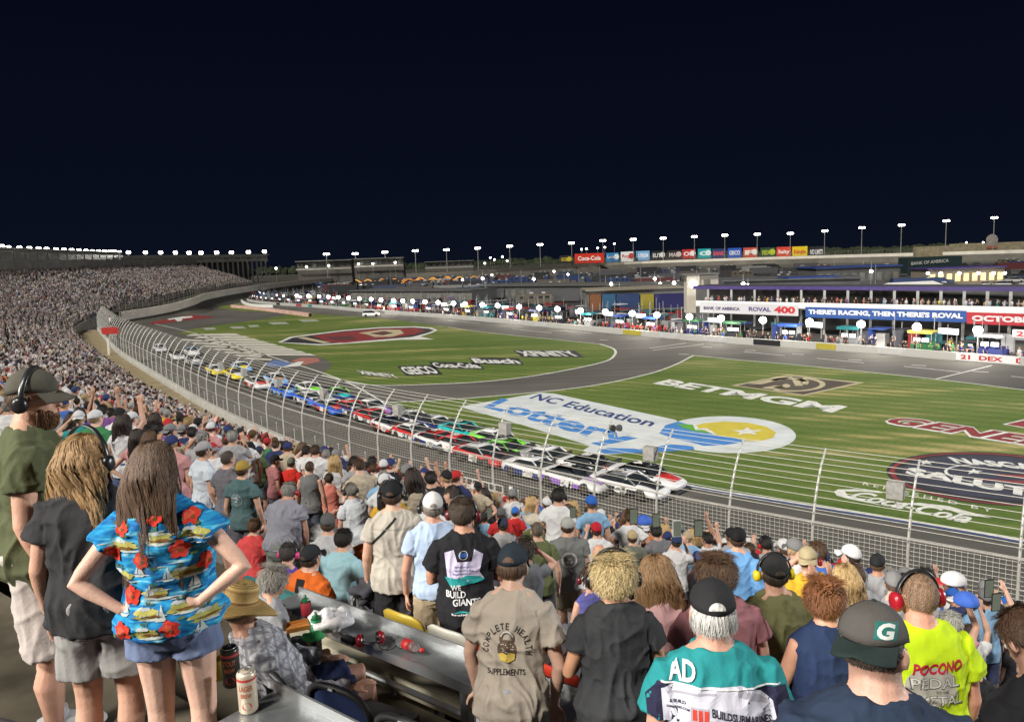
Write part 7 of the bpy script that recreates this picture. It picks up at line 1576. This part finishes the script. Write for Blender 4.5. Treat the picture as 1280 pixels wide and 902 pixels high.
cap_print([txt2('RFK', -.024, -.006, .022, .024, .03), txt2('RACING', -.02, -.018, .02, .008, .02)], (.60, .60, .60), 'cap_side_letters', (-.05, 0, .055), (-1, -.35, .0), .0035)
g = fig('man with buzzed hair in neon yellow tee and a large red and black headset', 1146, 716, D=4.3, rot=4, sp=dict(arms=(A_FRONT, mir(A_DOWN)), shirt=(.86, .55, .024, .010), shorts=(.9, .02), bulk=1.2, lean=3, seed=65, yaw=4), skin=(.60, .30, .21), shirt=(.52, .72, .015), shorts=(.1, .1, .12), hair='buzz', hc=(.24, .15, .09), hs=(.33, .01, .02), hsr=1.25, vox=.0085)
back_print(g, [((.42, .40, .34), 'print_ground', [blob(-.03, -.055, .115, .09, 3, .10)]), ((.10, .09, .08), 'print_shade', [txt2('PEDAL', -.13, -.065, .10, .052, .03), txt2('METAL', -.11, -.15, .12, .056, .03), txt2('TO THE', -.02, -.088, .04, .014)]), ((.60, .60, .56), 'print_letters', [txt2('PEDAL', -.125, -.06, .095, .045, .0), txt2('METAL', -.105, -.144, .115, .048, .0)]), ((.50, .02, .05), 'print_script', [txt2('POCONO', -.12, .0, .11, .050, .035, .25, slope=.05)])], dy=.105)
g = fig('woman with auburn bun and navy tank top, small cross tattoo on her back', 1030, 722, D=4.4, rot=0, sp=dict(arms=(A_FRONT, mir(A_PHONE)), shirt=(.84, .0, .016, .008), shorts=(.8, .02), fem=1, bulk=1.12, lean=3, seed=66, yaw=-10), skin=(.56, .29, .19), shirt=(.020, .034, .085), shorts=(.1, .1, .12), hair='c', hc=(.20, .075, .025), hk=dict(ln=.026, n=6000, puff=1.01, curl=.05, lowph=-.45), vox=.0085)
q = MB(); H = g['_H']
for i in range(90):
    a = rd.uniform(0, 6.28); b_ = rd.uniform(-1.2, 1.5); c = V((math.cos(a)*.045*math.cos(b_), -.075+math.sin(a)*.04*math.cos(b_), .085+.03*math.sin(b_))); d = V((rd.uniform(-1, 1), rd.uniform(-1, 1), rd.uniform(-.5, .5))).normalized()*.03; q.tube([H(c-d), H(c*1.02), H(c+d)], [.004, .007, .003], 5)
q.build('hair_bun', HAIRM, g['t'], True, (.20, .075, .025))
trb = bvh(g['body']); q = MB(); Mx = g['_Mx']
for v, f in (poly2([(-.003, -.02), (.003, -.02), (.003, .03), (-.003, .03)]), poly2([(-.016, .008), (.016, .008), (.016, .013), (-.016, .013)])): project(q, v, f, trb, g['_T']((0, 0, 1.375)), Mx @ V((1, 0, 0)), Mx @ V((0, 0, 1)), Mx @ V((0, -1, 0)), .0015, .01)
q.build('tattoo', mat('ink', (.08, .06, .06), .7), g['t'])
g = fig('man in plain olive tee, black cap and headset with yellow ear cups', 967, 692, D=4.85, rot=2, sp=dict(arms=(A_FRONT, mir(A_FRONT)), shirt=(.90, .5, .022, .011), shorts=(.85, .02), bulk=1.16, lean=2, seed=67), skin=(.45, .24, .16), shirt=(.125, .125, .055), shorts=(.16, .155, .15), hair='s', hc=(.04, .03, .02), cap=(.02, .02, .02), hs=(.62, .50, .02), topadd=.012)
g = fig('man with wavy brown hair in a mauve pink tee behind the teal jersey', 893, 690, D=4.3, rot=8, sp=dict(arms=(A_FRONT, mir(A_FRONT)), shirt=(.86, .5, .022, .011), shorts=(.85, .02), bulk=1.12, lean=5, seed=68, yaw=10), skin=(.52, .29, .21), shirt=(.27, .115, .13), shorts=(.1, .1, .12), hair='s', hc=(.095, .052, .028), hk=dict(ln=.026, n=6500, puff=1.03, curl=.15))
back_print(g, [((.45, .25, .26), 'lettering', [txt2('02', .06, .03, .085, .016), txt2('BIOWL', .045, -.005, .115, .016)])])
g = fig('woman with long wavy light brown hair in a pale pink printed tee', 820, 694, D=4.3, rot=2, sp=dict(arms=(A_FRONT, mir(A_PHONE)), shirt=(.84, .5, .024, .011), shorts=(.85, .02), fem=1, bulk=1.15, lean=3, seed=69), skin=FAIR, shirt=(.46, .27, .27), shorts=(.1, .1, .12), hair='l', hc=(.22, .125, .055), hk=dict(length=.24, n=4200, wave=.024, width=.0022, spread=1.35, seed=6, back_y=-.09))
back_print(g, [((.30, .10, .12), 'swirl_print', [ring2(-.05+.03*i, -.02-.03*(i % 3), .018+.006*(i % 2), .022+.006*(i % 2), 18, .4*i, .4*i+4.2) for i in range(7)])])
g = fig('man in black team jersey with blue bird icons and large white circle', 1268, 742, D=3.25, rot=12, sp=dict(H=1.72, arms=(((-.26, .05, 1.14), (-.20, .22, .98), (0, .8, -.4), (1, 0, -.2), .4), mir(A_DOWN)), shirt=(.84, .55, .022, .009), shorts=(.9, .02), bulk=1.22, lean=16, seed=70, nod=30), skin=(.5, .28, .2), shirt=(.018, .018, .02), shorts=(.1, .1, .12), hair='s')
def bird(x, y, s): return poly2([(x-.5*s, y+.3*s), (x-.1*s, y+.1*s), (x+.05*s, y+.4*s), (x+.35*s, y+.38*s), (x+.55*s, y+.3*s), (x+.35*s, y-.1*s), (x, y-.45*s), (x-.55*s, y-.4*s), (x-.25*s, y-.25*s), (x-.5*s, y)])
back_print(g, [((.45, .42, .50), 'white_circle', [disc2(.0, -.10, .105, 36)]), ((.06, .20, .04), 'green_ring', [ring2(.0, -.10, .055, .078, 30, -.6, 4.2)]), ((.62, .62, .62), 'lettering', [txt2('American', -.07, .105, .12, .026, .03), txt2('RCR', -.04, .06, .06, .026, .03), txt2('BC', -.165, .105, -.135, .018, .02), txt2('||||', -.225, .07, -.205, .06, .03)]), ((.05, .25, .55), 'bird_icon', [bird(-.10, .118, .026), bird(-.07, .073, .026)]), ((.04, .04, .2), 'thin_stripe', [poly2([(-.09, -.095-.012*i), (.09, -.105-.012*i), (.09, -.101-.012*i), (-.09, -.091-.012*i)]) for i in range(3)])])
g = mid('grey haired woman in pink tee waving a white and red cap above her head', 1187, 764, 16, 0, (.55, .27, .33), hair='c', hc=(.33, .32, .28), sp=dict(seed=71, fem=1, arms=(A_FRONT, ((.27, .06, 1.56), (.20, .14, 1.82), (-.2, .1, 1), (0, 1, 0), .8))), vox=.010, hk=dict(n=900, ln=.02, puff=1.05, curl=.2))
wp = g['t'].matrix_basis @ g['_T']((.17, .15, 1.90)); CAPW = wp
mid('man in white shirt with both arms raised behind the pink tee woman', 1213, 780, 12.5, -5, (.62, .62, .63), hair='s', hc=(.06, .04, .03), sp=dict(seed=72, arms=(A_PHONE, mir(A_UP))))
mid('person in red cap at the right edge below the fence post', 1266, 790, 10.5, 10, (.05, .05, .06), cap=(.45, .03, .03), sp=dict(seed=73))
g = mid('person in black tee with white back lettering, beside the pink tee woman', 1206, 806, 17, 0, (.02, .02, .022), hair='s', hc=(.09, .06, .04), sp=dict(seed=74))
back_print(g, [((.5, .5, .5), 'lettering', [txt2('CHASE', -.08, .02, .08, .03, .03), txt2('RACING', -.08, -.02, .08, .025, .03)])])
# head details are done; straps
# ---------------------------------------------------------------- counters, seats and small things
ALU = mat('brushed aluminium', (.36, .38, .39), .38, .75, var=.35, scale=5, bump=.2, bscale=60, stretch=(1, 1, 1))
RD = ROWROT
def counter(lab, t0, t1, D0, D1, z, legs):
    c = L2W((t0+t1)/2, (D0+D1)/2, 0); t = thing('counter', lab, 'counter', (c.x, c.y, 0), RD); L = t1-t0; w_ = D1-D0   # local x runs opposite to +t
    q = MB(); q.box((0, 0, z-.012), (L, w_, .024)); q.build('counter_top', ALU, t)
    q = MB(); q.box((0, -w_/2-.006, z-.032), (L, .012, .070)); q.build('front_edge', mat('bright aluminium', (.55, .56, .56), .3, .8, var=.1), t)
    q = MB(); q.box((0, w_/2+.006, z+.018), (L, .012, .06)); q.build('rear_lip', mat('bright aluminium'), t)
    for l in legs:
        x = -(l-(t0+t1)/2); fl = nearfloor((D0+D1)/2) or 10.
        q = MB(); q.box((x, 0, (z+fl)/2-.02), (.07, .05, z-fl-.04)); q.build('leg', ALU, t)
        q = MB(); q.box((x, 0, z-.05), (.05, w_*.9, .05)); q.build('bracket', ALU, t)
    q = MB(); q.tube([(-L/2, .12, 11.25 if z > 11.2 else 10.5), (L/2, .12, 11.25 if z > 11.2 else 10.5)], .022, 8); q.build('foot_rail', mat('bright aluminium'), t)
    return t
counter('long grey metal counter with a clear bottle and red headset lying on it', -4.2, 4.95, 3.31, 3.57, 10.93, (4.6, 3.1, 2.05, .6, -.9, -2.4))
counter('nearest grey metal counter at the lower left with two beer cans on it', -.8, 2.93, 1.60, 1.94, 11.57, (2.4, .9, -.3))
q = MB(); q.box((0, 0, 0), (12, .10, .14)); o = q.build('kick_board', mat('cream board', (.42, .38, .28), .7, var=.3, scale=3)); o.location = L2W(.2, 3.86, 10.3); o.rotation_euler = (0, 0, RD); tag(o, 'cream painted foot board below the long metal counter', 'board')
q = MB(); q.box((0, 0, 0), (12, .05, .22)); o = q.build('riser_board', mat('teal riser', (.04, .16, .16), .7, var=.5, scale=3)); o.location = L2W(.2, 3.90, 10.55); o.rotation_euler = (0, 0, RD); tag(o, 'teal seat riser strip seen under the long metal counter', 'board')
# folding stadium seats
SEATM = mat('seat plastic', objcol=True, rough=.35, var=.06)
def seat_proto():
    t = thing('stadium_seat', 'x', 'seat')
    q = MB(); vs = []; n, m = 12, 6
    for s in (0, 1):
        for i in range(m+1):
            for j in range(n+1):
                u = j/n*2-1; v = i/m; x = u*.22*(1-.10*v**3); y = -.02-.045*(1-u*u)*.9-.10*v+s*.022; z = v*.40*(1-.12*u**4*v); vs.append((x, y, z+.42))
    k = (n+1); fs = []
    for s in (0, 1):
        o_ = s*k*(m+1)
        for i in range(m):
            for j in range(n):
                f = (o_+i*k+j, o_+i*k+j+1, o_+(i+1)*k+j+1, o_+(i+1)*k+j); fs.append(f if s == 0 else tuple(reversed(f)))
    o_ = k*(m+1)
    fs += [(m*k+j, m*k+j+1, o_+m*k+j+1, o_+m*k+j) for j in range(n)]+[(j+1, j, o_+j, o_+j+1) for j in range(n)]+[(i*k, (i+1)*k, o_+(i+1)*k, o_+i*k) for i in range(m)]+[((i+1)*k+n, i*k+n, o_+i*k+n, o_+(i+1)*k+n) for i in range(m)]
    q.add(vs, fs); q.build('backrest', SEATM, t, True)
    q = MB(); q.tube([(-.2, .05, .42), (-.1, .20, .40), (.0, .24, .395), (.1, .20, .40), (.2, .05, .42)], [(.02, .03)]*5, 8); q.box((0, .16, .41), (.40, .36, .03)); q.build('seat_pan', SEATM, t, True)
    q = MB(); q.tube([(-.24, -.02, 0), (-.24, -.02, .6), (-.24, .2, .62)], .018, 6); q.tube([(.24, -.02, 0), (.24, -.02, .6), (.24, .2, .62)], .018, 6); q.build('bracket', DK, t)
    return t
SPR = seat_proto(); SC_ = {'red': (.62, .05, .025), 'white': (.58, .56, .48), 'yellow': (.68, .48, .06), 'blue': (.05, .13, .42), 'teal': (.01, .13, .13), 'orange': (.65, .16, .04)}
for i, (tt, cn, nm_) in enumerate(((4.15, 'yellow', 'yellow'), (3.68, 'white', 'white'), (3.2, 'red', 'red'), (2.72, 'red', 'second red'), (2.24, 'teal', 'teal'), (1.76, 'blue', 'blue'), (1.28, 'red', 'third red'), (.8, 'blue', 'second blue'), (.32, 'orange', 'orange'), (-.16, 'red', 'fourth red'), (-.64, 'white', 'second white'), (-1.12, 'teal', 'second teal'))):
    p = L2W(tt, 4.02, 10.03); o = place(SPR, p, RD, nm_+' stadium seat in the row just below the long counter', 'stadium seats below the counter', 1.0, {'backrest': SC_[cn], 'seat_pan': SC_[cn]})
    o.rotation_euler = (0, 0, RD); 
# mesh chairs in front of the camera
MESHB = mat('blue mesh fabric', (.03, .05, .14), .6, var=.15, scale=60)
def mesh_chair(lab, p, rz, m_, tilt=.25):
    t = thing('mesh_chair', lab, 'chair', p, rz); n = 20
    def out(sx, sz, y0, z0, rr): return [V((sx*math.copysign(abs(math.cos(a))**.7, math.cos(a)), y0-tilt*(sz*math.copysign(abs(math.sin(a))**.7, math.sin(a))), z0+sz*math.copysign(abs(math.sin(a))**.7, math.sin(a)))) for a in [2*pi*i/n for i in range(n+1)]]
    q = MB(); q.tube(out(.23, .20, 0, .66, 0), .022, 8); q.build('frame', mat('dark grey plastic', (.045, .045, .048), .5), t, True)
    q = MB(); P_ = out(.222, .192, 0, .66, 0)[:-1]; P2 = [p_+V((0, .008, 0)) for p_ in P_]; q.add(P_+P2, [tuple(range(n)), tuple(range(2*n-1, n-1, -1))]+[(i, (i+1) % n, n+(i+1) % n, n+i) for i in range(n)]); q.build('backrest', m_, t)
    q = MB(); q.box((0, .24, .44), (.44, .44, .05)); q.build('seat_pan', mat('dark grey plastic'), t)
    q = MB()
    for s in (-1, 1): q.tube([(s*.24, .02, .55), (s*.26, .22, .60), (s*.26, .3, .42), (s*.25, .1, .3)], .02, 6)
    q.build('armrest', mat('dark grey plastic'), t, True)
    for s in (-1, 1): q = MB(); q.box((s*.2, .15, .21), (.05, .3, .42)); q.build('leg', mat('dark grey plastic'), t)
    q = MB(); q.box((.0, -.03-tilt*.2, .865), (.03, .01, .012)); q.build('number_tag', mat('white sheet'), t); return t
a = atD(425, 862, 2.72); mesh_chair('blue mesh backed chair just right of the straw hat man', (a.x, a.y, 10.2), RD+.15, MESHB)
a = atD(512, 898, 2.72); mesh_chair('grey mesh backed chair at the bottom edge right of the blue one', (a.x, a.y, 10.2), RD+.1, mat('grey mesh fabric', (.20, .20, .18), .6, var=.1, scale=50))
a = atD(338, 800, 2.62); mesh_chair('dark mesh chair holding the straw hat man', (a.x, a.y, 10.2), RD-.1, mat('dark mesh fabric', (.03, .03, .03), .6))
a = atD(8, 905, .9); mesh_chair('red mesh backed chair at the bottom left corner', (a.x, a.y, 11.12), RD+.35, mat('red mesh fabric', (.28, .05, .035), .6, var=.1, scale=50))
# beer cans
def can(lab, x, y, D, h=.192, r=.041, c=(.58, .50, .38), c2=(.45, .05, .04), txt='LAGER'):
    p = atD(x, y, D); p.z = 11.57; t = thing('beer_can', lab, 'can', p, .2)
    q = MB(); q.lathe((0, 0, 0), [(r*.78, 0), (r*.95, .006), (r, .012), (r, h-.018), (r*.96, h-.012), (r*.80, h-.004)], 24); q.build('can_body', mat('can paint '+str(c), c, .35, .3, var=.05), t, True)
    q = MB(); q.lathe((0, 0, h-.005), [(r*.80, 0), (r*.82, .004), (r*.76, .004), (r*.74, -.002), (.004, -.002)], 24); l = q.build('lid', mat('bright aluminium'), t, True); q = MB(); q.box((0, .008, h+.0), (.012, .022, .002)); q.build('ring_pull', mat('bright aluminium'), l)
    def wrap(v, z0, sc): return [((r+.0006)*math.sin((u-.5)*sc), -(r+.0006)*math.cos((u-.5)*sc), z0+w_) for u, w_ in v]
    q = MB(); n = 24; q.add([((r+.0004)*math.cos(2*pi*i/n), (r+.0004)*math.sin(2*pi*i/n), z) for z in (h*.80, h*.86) for i in range(n)], [(i, (i+1) % n, n+(i+1) % n, n+i) for i in range(n)]); q.build('band', mat('can band', c2, .4, var=0), t)
    v, f, _ = text2d(txt, bold=.03); q = MB(); q.add(wrap([(a, b*.026) for a, b in v], h*.58, 1.5), f); q.add(wrap([(a, b*.02) for a, b in text2d('BREW', bold=.03)[0]], h*.42, 1.2), text2d('BREW', bold=.03)[1]); q.build('lettering', mat('can letters', (.4, .12, .05), .5, var=0), t)
    q = MB(); m = 16; q.add(wrap([(.5+.32*math.cos(2*pi*i/m), .018*math.sin(2*pi*i/m)) for i in range(m)], h*.22, 1.6), [tuple(range(m))]); q.build('emblem', mat('can band'), t)
can('cream and red tall beer can standing nearer on the near counter', 311, 884, 1.78)
can('dark beer can half hidden behind the cream can', 291, 863, 1.86, c=(.035, .033, .03), c2=(.3, .3, .28), txt='STOUT')
p = atD(276, 862, 1.86); p.z = 11.57; t = thing('paper_cup', 'yellow cup behind the cans on the near counter', 'cup', p); q = MB(); q.lathe((0, 0, 0), [(.028, 0), (.036, .10), (.037, .102), (.034, .10), (.026, .004)], 20); q.build('cup', mat('yellow cup', (.55, .45, .05), .5), t, True)
# items on the long counter
def onc(x, y, D=None, z=10.95):
    p = G(x, y, z); return p
p = onc(463, 806, z=10.95); t = thing('headset', 'red and black headset lying on the long counter', 'headset', (p.x, p.y, 10.95), .3)
for s in (-1, 1): q = MB(); q.tube([(s*.055, 0, .045), (s*.075, 0, .045), (s*.095, 0, .045)], [.042, .045, .03], 16, True, (0, 0, 1)); q.build('ear_cup', mat('dark red plastic', (.25, .008, .015), .25), t, True); q = MB(); q.tube([(s*.04, 0, .045), (s*.055, 0, .045)], [.036, .042], 16, True, (0, 0, 1)); q.build('ear_cushion', mat('black plastic'), t, True)
q = MB(); q.tube([(.075*math.cos(a_), -.11*math.sin(a_), .05+.02*math.sin(a_)) for a_ in [pi*i/12 for i in range(13)]], [(.006, .012)]*13, 6); q.build('headband', mat('black plastic'), t, True)
q = MB(); q.tube([V((.11+.06*math.cos(i*.5), -.05+.09*math.sin(i*.5), .006+.001*i)) for i in range(18)], .003, 5); q.build('cable', mat('black plastic'), t)
p = onc(437, 802); t = thing('radio_scanner', 'small black handheld radio beside the red headset on the counter', 'radio', (p.x, p.y, 10.95), .9); q = MB(); q.box((0, 0, .016), (.055, .12, .03)); q.build('case', mat('black plastic'), t); q = MB(); q.tube([(.018, .06, .018), (.018, .13, .018)], .005, 6); q.build('aerial', mat('black plastic'), t)
GL = mat('clear plastic', (.75, .80, .78), .12, var=0)
nt = GL.node_tree; nt.nodes['Principled BSDF'].inputs['Transmission Weight'].default_value = .9; nt.nodes['Principled BSDF'].inputs['IOR'].default_value = 1.2
p = onc(512, 812); t = thing('plastic_bottle', 'clear plastic drink bottle with red label lying on the long counter', 'bottle', (p.x, p.y, 10.985), 0); pr = [(.008, -.11), (.033, -.10), (.035, -.02), (.033, .03), (.030, .06), (.016, .09), (.013, .11)]
for nm_, pf, m_ in (('bottle_body', pr, GL), ('label', [(.0355, -.045), (.0358, .02)], mat('bottle label', (.5, .03, .03), .4)), ('cap', [(.015, .108), (.015, .125), (.002, .126)], mat('bottle cap', (.6, .03, .03), .4))):
    q = MB(); q.lathe((0, 0, 0), pf, 20); o = q.build(nm_, m_, t, True); o.rotation_euler = (pi/2, 0, .9)
# crumpled clear bag
p = onc(415, 785); q = MB(); q.ell((0, 0, .06), (.15, .11, .075), 26, 16); me = q.mesh('plastic_bag', True)
for v in me.vertices:
    n_ = noise.noise(v.co*16)*.05+noise.noise(v.co*42)*.02; v.co += v.co.normalized()*n_; v.co.z = max(0.002, v.co.z)
o = link(me, 'plastic_bag', mat('thin plastic', (.62, .60, .60), .25, var=.35, scale=14)); o.location = (p.x, p.y, 10.95); tag(o, 'crumpled pale plastic bag on the long counter', 'bag')
for x, y, c, lab in ((383, 768, (.35, .02, .03), 'dark red can holder at the far end of the long counter'), (396, 790, (.02, .25, .10), 'green cup beside the crumpled bag')):
    p = onc(x, y); t = thing('can_holder', lab, 'can holder', (p.x, p.y, 10.95)); q = MB(); q.lathe((0, 0, 0), [(.032, 0), (.036, .004), (.037, .10), (.034, .102), (.033, .03)], 18); q.build('sleeve', mat('sleeve '+lab[:8], c, .7), t, True); q = MB(); q.lathe((0, 0, .09), [(.028, 0), (.028, .03), (.010, .045), (.010, .06), (.002, .061)], 14); q.build('bottle_neck', mat('green glass', (.02, .14, .05), .15), t, True)
p = onc(372, 785); t = thing('paper_plate', 'small orange snack tray near the end of the counter', 'tray', (p.x, p.y, 10.95), .4); q = MB(); q.box((0, 0, .008), (.16, .11, .012)); q.box((0, .055, .02), (.16, .006, .03)); q.box((0, -.055, .02), (.16, .006, .03)); q.build('tray', mat('orange card', (.45, .17, .03), .7), t)
for i, (x, y, c, lab) in enumerate(((392, 800, (.03, .3, .08), 'green plastic pouch between the bag and the seated pair'), (352, 770, (.25, .25, .24), 'grey folded cloth on the counter end'))):
    p = onc(x, y); q = MB(); q.ell((0, 0, .03), (.08, .05, .035), 14, 8); me = q.mesh('pouch', True)
    for v in me.vertices: v.co += v.co.normalized()*noise.noise(v.co*25+V((i, 0, 0)))*.02; v.co.z = max(.002, v.co.z)
    o = link(me, 'pouch' if i == 0 else 'folded_cloth', mat('cloth '+lab[:9], c, .8)); o.location = (p.x, p.y, 10.95); tag(o, lab, 'pouch' if i == 0 else 'cloth')
# backpack on the seats beside the aqua shirt
p = L2W(5.4, 4.6, 9.75); p.z += .5; t = thing('backpack', 'open grey and white patterned backpack with tubing, right of the aqua shirt', 'backpack', (p.x, p.y, p.z-.1), .3); t.scale = (.75, .75, .75); q = MB(); q.ell((0, 0, .24), (.17, .12, .25), 18, 12, None, -.9); q.build('pack', mat('patterned cloth', (.25, .25, .26), .8, var=.8, scale=14), t, True)
for s in (-1, 1): q = MB(); q.tube([(s*.10, -.10, .45), (s*.12, -.2, .36), (s*.12, -.18, .12)], [(.006, .025)]*3, 6); q.build('strap', mat('black plastic'), t, True)
q = MB(); q.tube([(.15*math.cos(a_), -.12, .40+.12*math.sin(a_)) for a_ in [pi*i/10 for i in range(11)]], .010, 6); q.build('handle', mat('white metal'), t, True)
# waved caps, phones
def loose_cap(lab, p, c, c2, rz):
    t = thing('raised_cap', lab, 'cap', p, rz); q = MB(); q.ell((0, 0, 0), (.09, .10, .085), 18, 10, None, -.15); q.build('crown', mat('cap cloth %s' % (c,), c, .8), t, True); q = MB(); q.tube([(0, .07, -.01), (0, .13, -.015), (0, .175, -.03)], [(.004, .08), (.004, .075), (.003, .04)], 10, True, (0, 0, 1)); q.build('brim', mat('cap cloth %s' % (c2,), c2, .8), t, True); return t
loose_cap('white cap with red band waved in the air by the pink tee woman', CAPW+V((-.06, 0, .06)), (.6, .6, .6), (.55, .03, .03), 1.2)
p = on_row(1208, 752, 16)[0]; t = loose_cap('royal blue and white cap held up right of the big red headset', p, (.04, .12, .5), (.6, .6, .6), .4)
p = on_row(805, 652, 15)[0]; loose_cap('blue and white cap held up against the fence above the tan and blue cap', p, (.04, .12, .5), (.6, .6, .6), .8)
def phone(lab, x, y, j, back=0):
    p = on_row(x, y, j)[0]; t = thing('phone', lab, 'phone', p, .1, 'phones held up by spectators'); q = MB(); q.box((0, 0, 0), (.075, .009, .15)); q.build('case', mat('phone case %d' % back, ((.02, .02, .02), (.5, .5, .5))[back], .3), t); q = MB(); q.box((0, -.006, 0), (.066, .002, .136)); q.build('screen', mat('phone screen', (.05, .06, .05), .2, emit=(.25, .28, .2), estr=.35), t)
for x, y, j, b_, l in ((505, 597, 14, 0, 'phone held up above the beige shirt man'), (612, 640, 15, 0, 'phone held up left of the gate post'), (716, 640, 15, 0, 'phone held up above the round logo tee'), (792, 645, 17, 0, 'phone held up beside the tan and blue cap'), (820, 650, 16, 0, 'dark phone held up left of the navy cap'), (846, 660, 17, 1, 'silver phone held up above the navy cap'), (873, 660, 17, 0, 'dark phone held up right of the navy cap'), (1236, 735, 16, 0, 'dark phone held up at the far right'), (1245, 752, 16, 0, 'second dark phone held up at the far right')): phone(l, x, y, j, b_)
# leaned rail
t = thing('hand_rail', 'short grey rail in front of the lavender grey polo man', 'rail', L2W(6.4, 6.35, 8.9), RD); q = MB(); q.tube([(-1.3, 0, .95), (1.3, 0, .95)], .03, 8); 
q.tube([(-1.2, 0, 0), (-1.2, 0, .95)], .03, 8); q.tube([(1.2, 0, 0), (1.2, 0, .95)], .03, 8); q.build('rail', GALV, t)

# bags and jackets left on the seats among the seated group
for i, (x, y, D_, c, sz, lab) in enumerate(((455, 712, 5.0, (.45, .03, .03), (.20, .13, .10), 'red jacket heaped on the seats left of the beige shirt man'), (470, 735, 4.5, (.05, .05, .06), (.22, .15, .12), 'black bag on the seats left of the beige shirt man'), (400, 668, 6.2, (.5, .5, .5), (.20, .14, .10), 'white jacket over a seat back behind the orange jersey man'), (372, 660, 6.4, (.02, .02, .025), (.20, .14, .10), 'black and white jacket over a seat behind the purple top'), (452, 690, 5.6, (.60, .15, .03), (.12, .10, .07), 'orange cloth on the seats by the aqua shirt'), (358, 760, 3.45, (.30, .30, .33), (.10, .07, .05), 'grey cap lying on the counter end'), (705, 800, 4.2, (.12, .12, .13), (.15, .12, .09), 'dark bag on the seats right of the tan tee man'))):
    p = atD(x, y, D_); q = MB(); q.ell((0, 0, 0), sz, 30, 18); me = q.mesh('jacket', True)
    n = len(me.vertices); co_ = np.empty(n*3, 'f'); me.vertices.foreach_get('co', co_); co_ = co_.reshape(-1, 3); d_ = pnoise(co_[:, 0]*11+i, co_[:, 1]*11, co_[:, 2]*11)*.8+pnoise(co_[:, 0]*30, co_[:, 1]*30+i, co_[:, 2]*30)*.3; co_ *= (1+d_)[:, None]; me.vertices.foreach_set('co', co_.ravel()); me.update()
    kind_ = 'bag' if 'bag' in lab else ('cap' if ' cap' in lab else ('cloth' if 'cloth' in lab else 'jacket')); o = link(me, kind_, CLOTH, None, c); o.location = p; o.rotation_euler = (0, 0, i); tag(o, lab, kind_)
fill_crowd()
# prototypes that were never placed
for o in list(bpy.data.objects):
    if o.get('label') == 'x':
        print('unplaced', o.name)

bpy.data.scenes.remove(TMP)
for t_ in (0,): print('W0', wof(Vector((0,0,0))), [round(wof(L2W(t,3,0)),2) for t in (-6,-3,0,3,6,10)], [round(wof(L2W(t,12,0)),2) for t in (-6,-3,0,3,6,10)])
for o in bpy.data.objects:
    if o.get('label') and len(o['label'].replace('-', ' ').split()) > 16: print('LONG', len(o['label'].split()), o['label'])
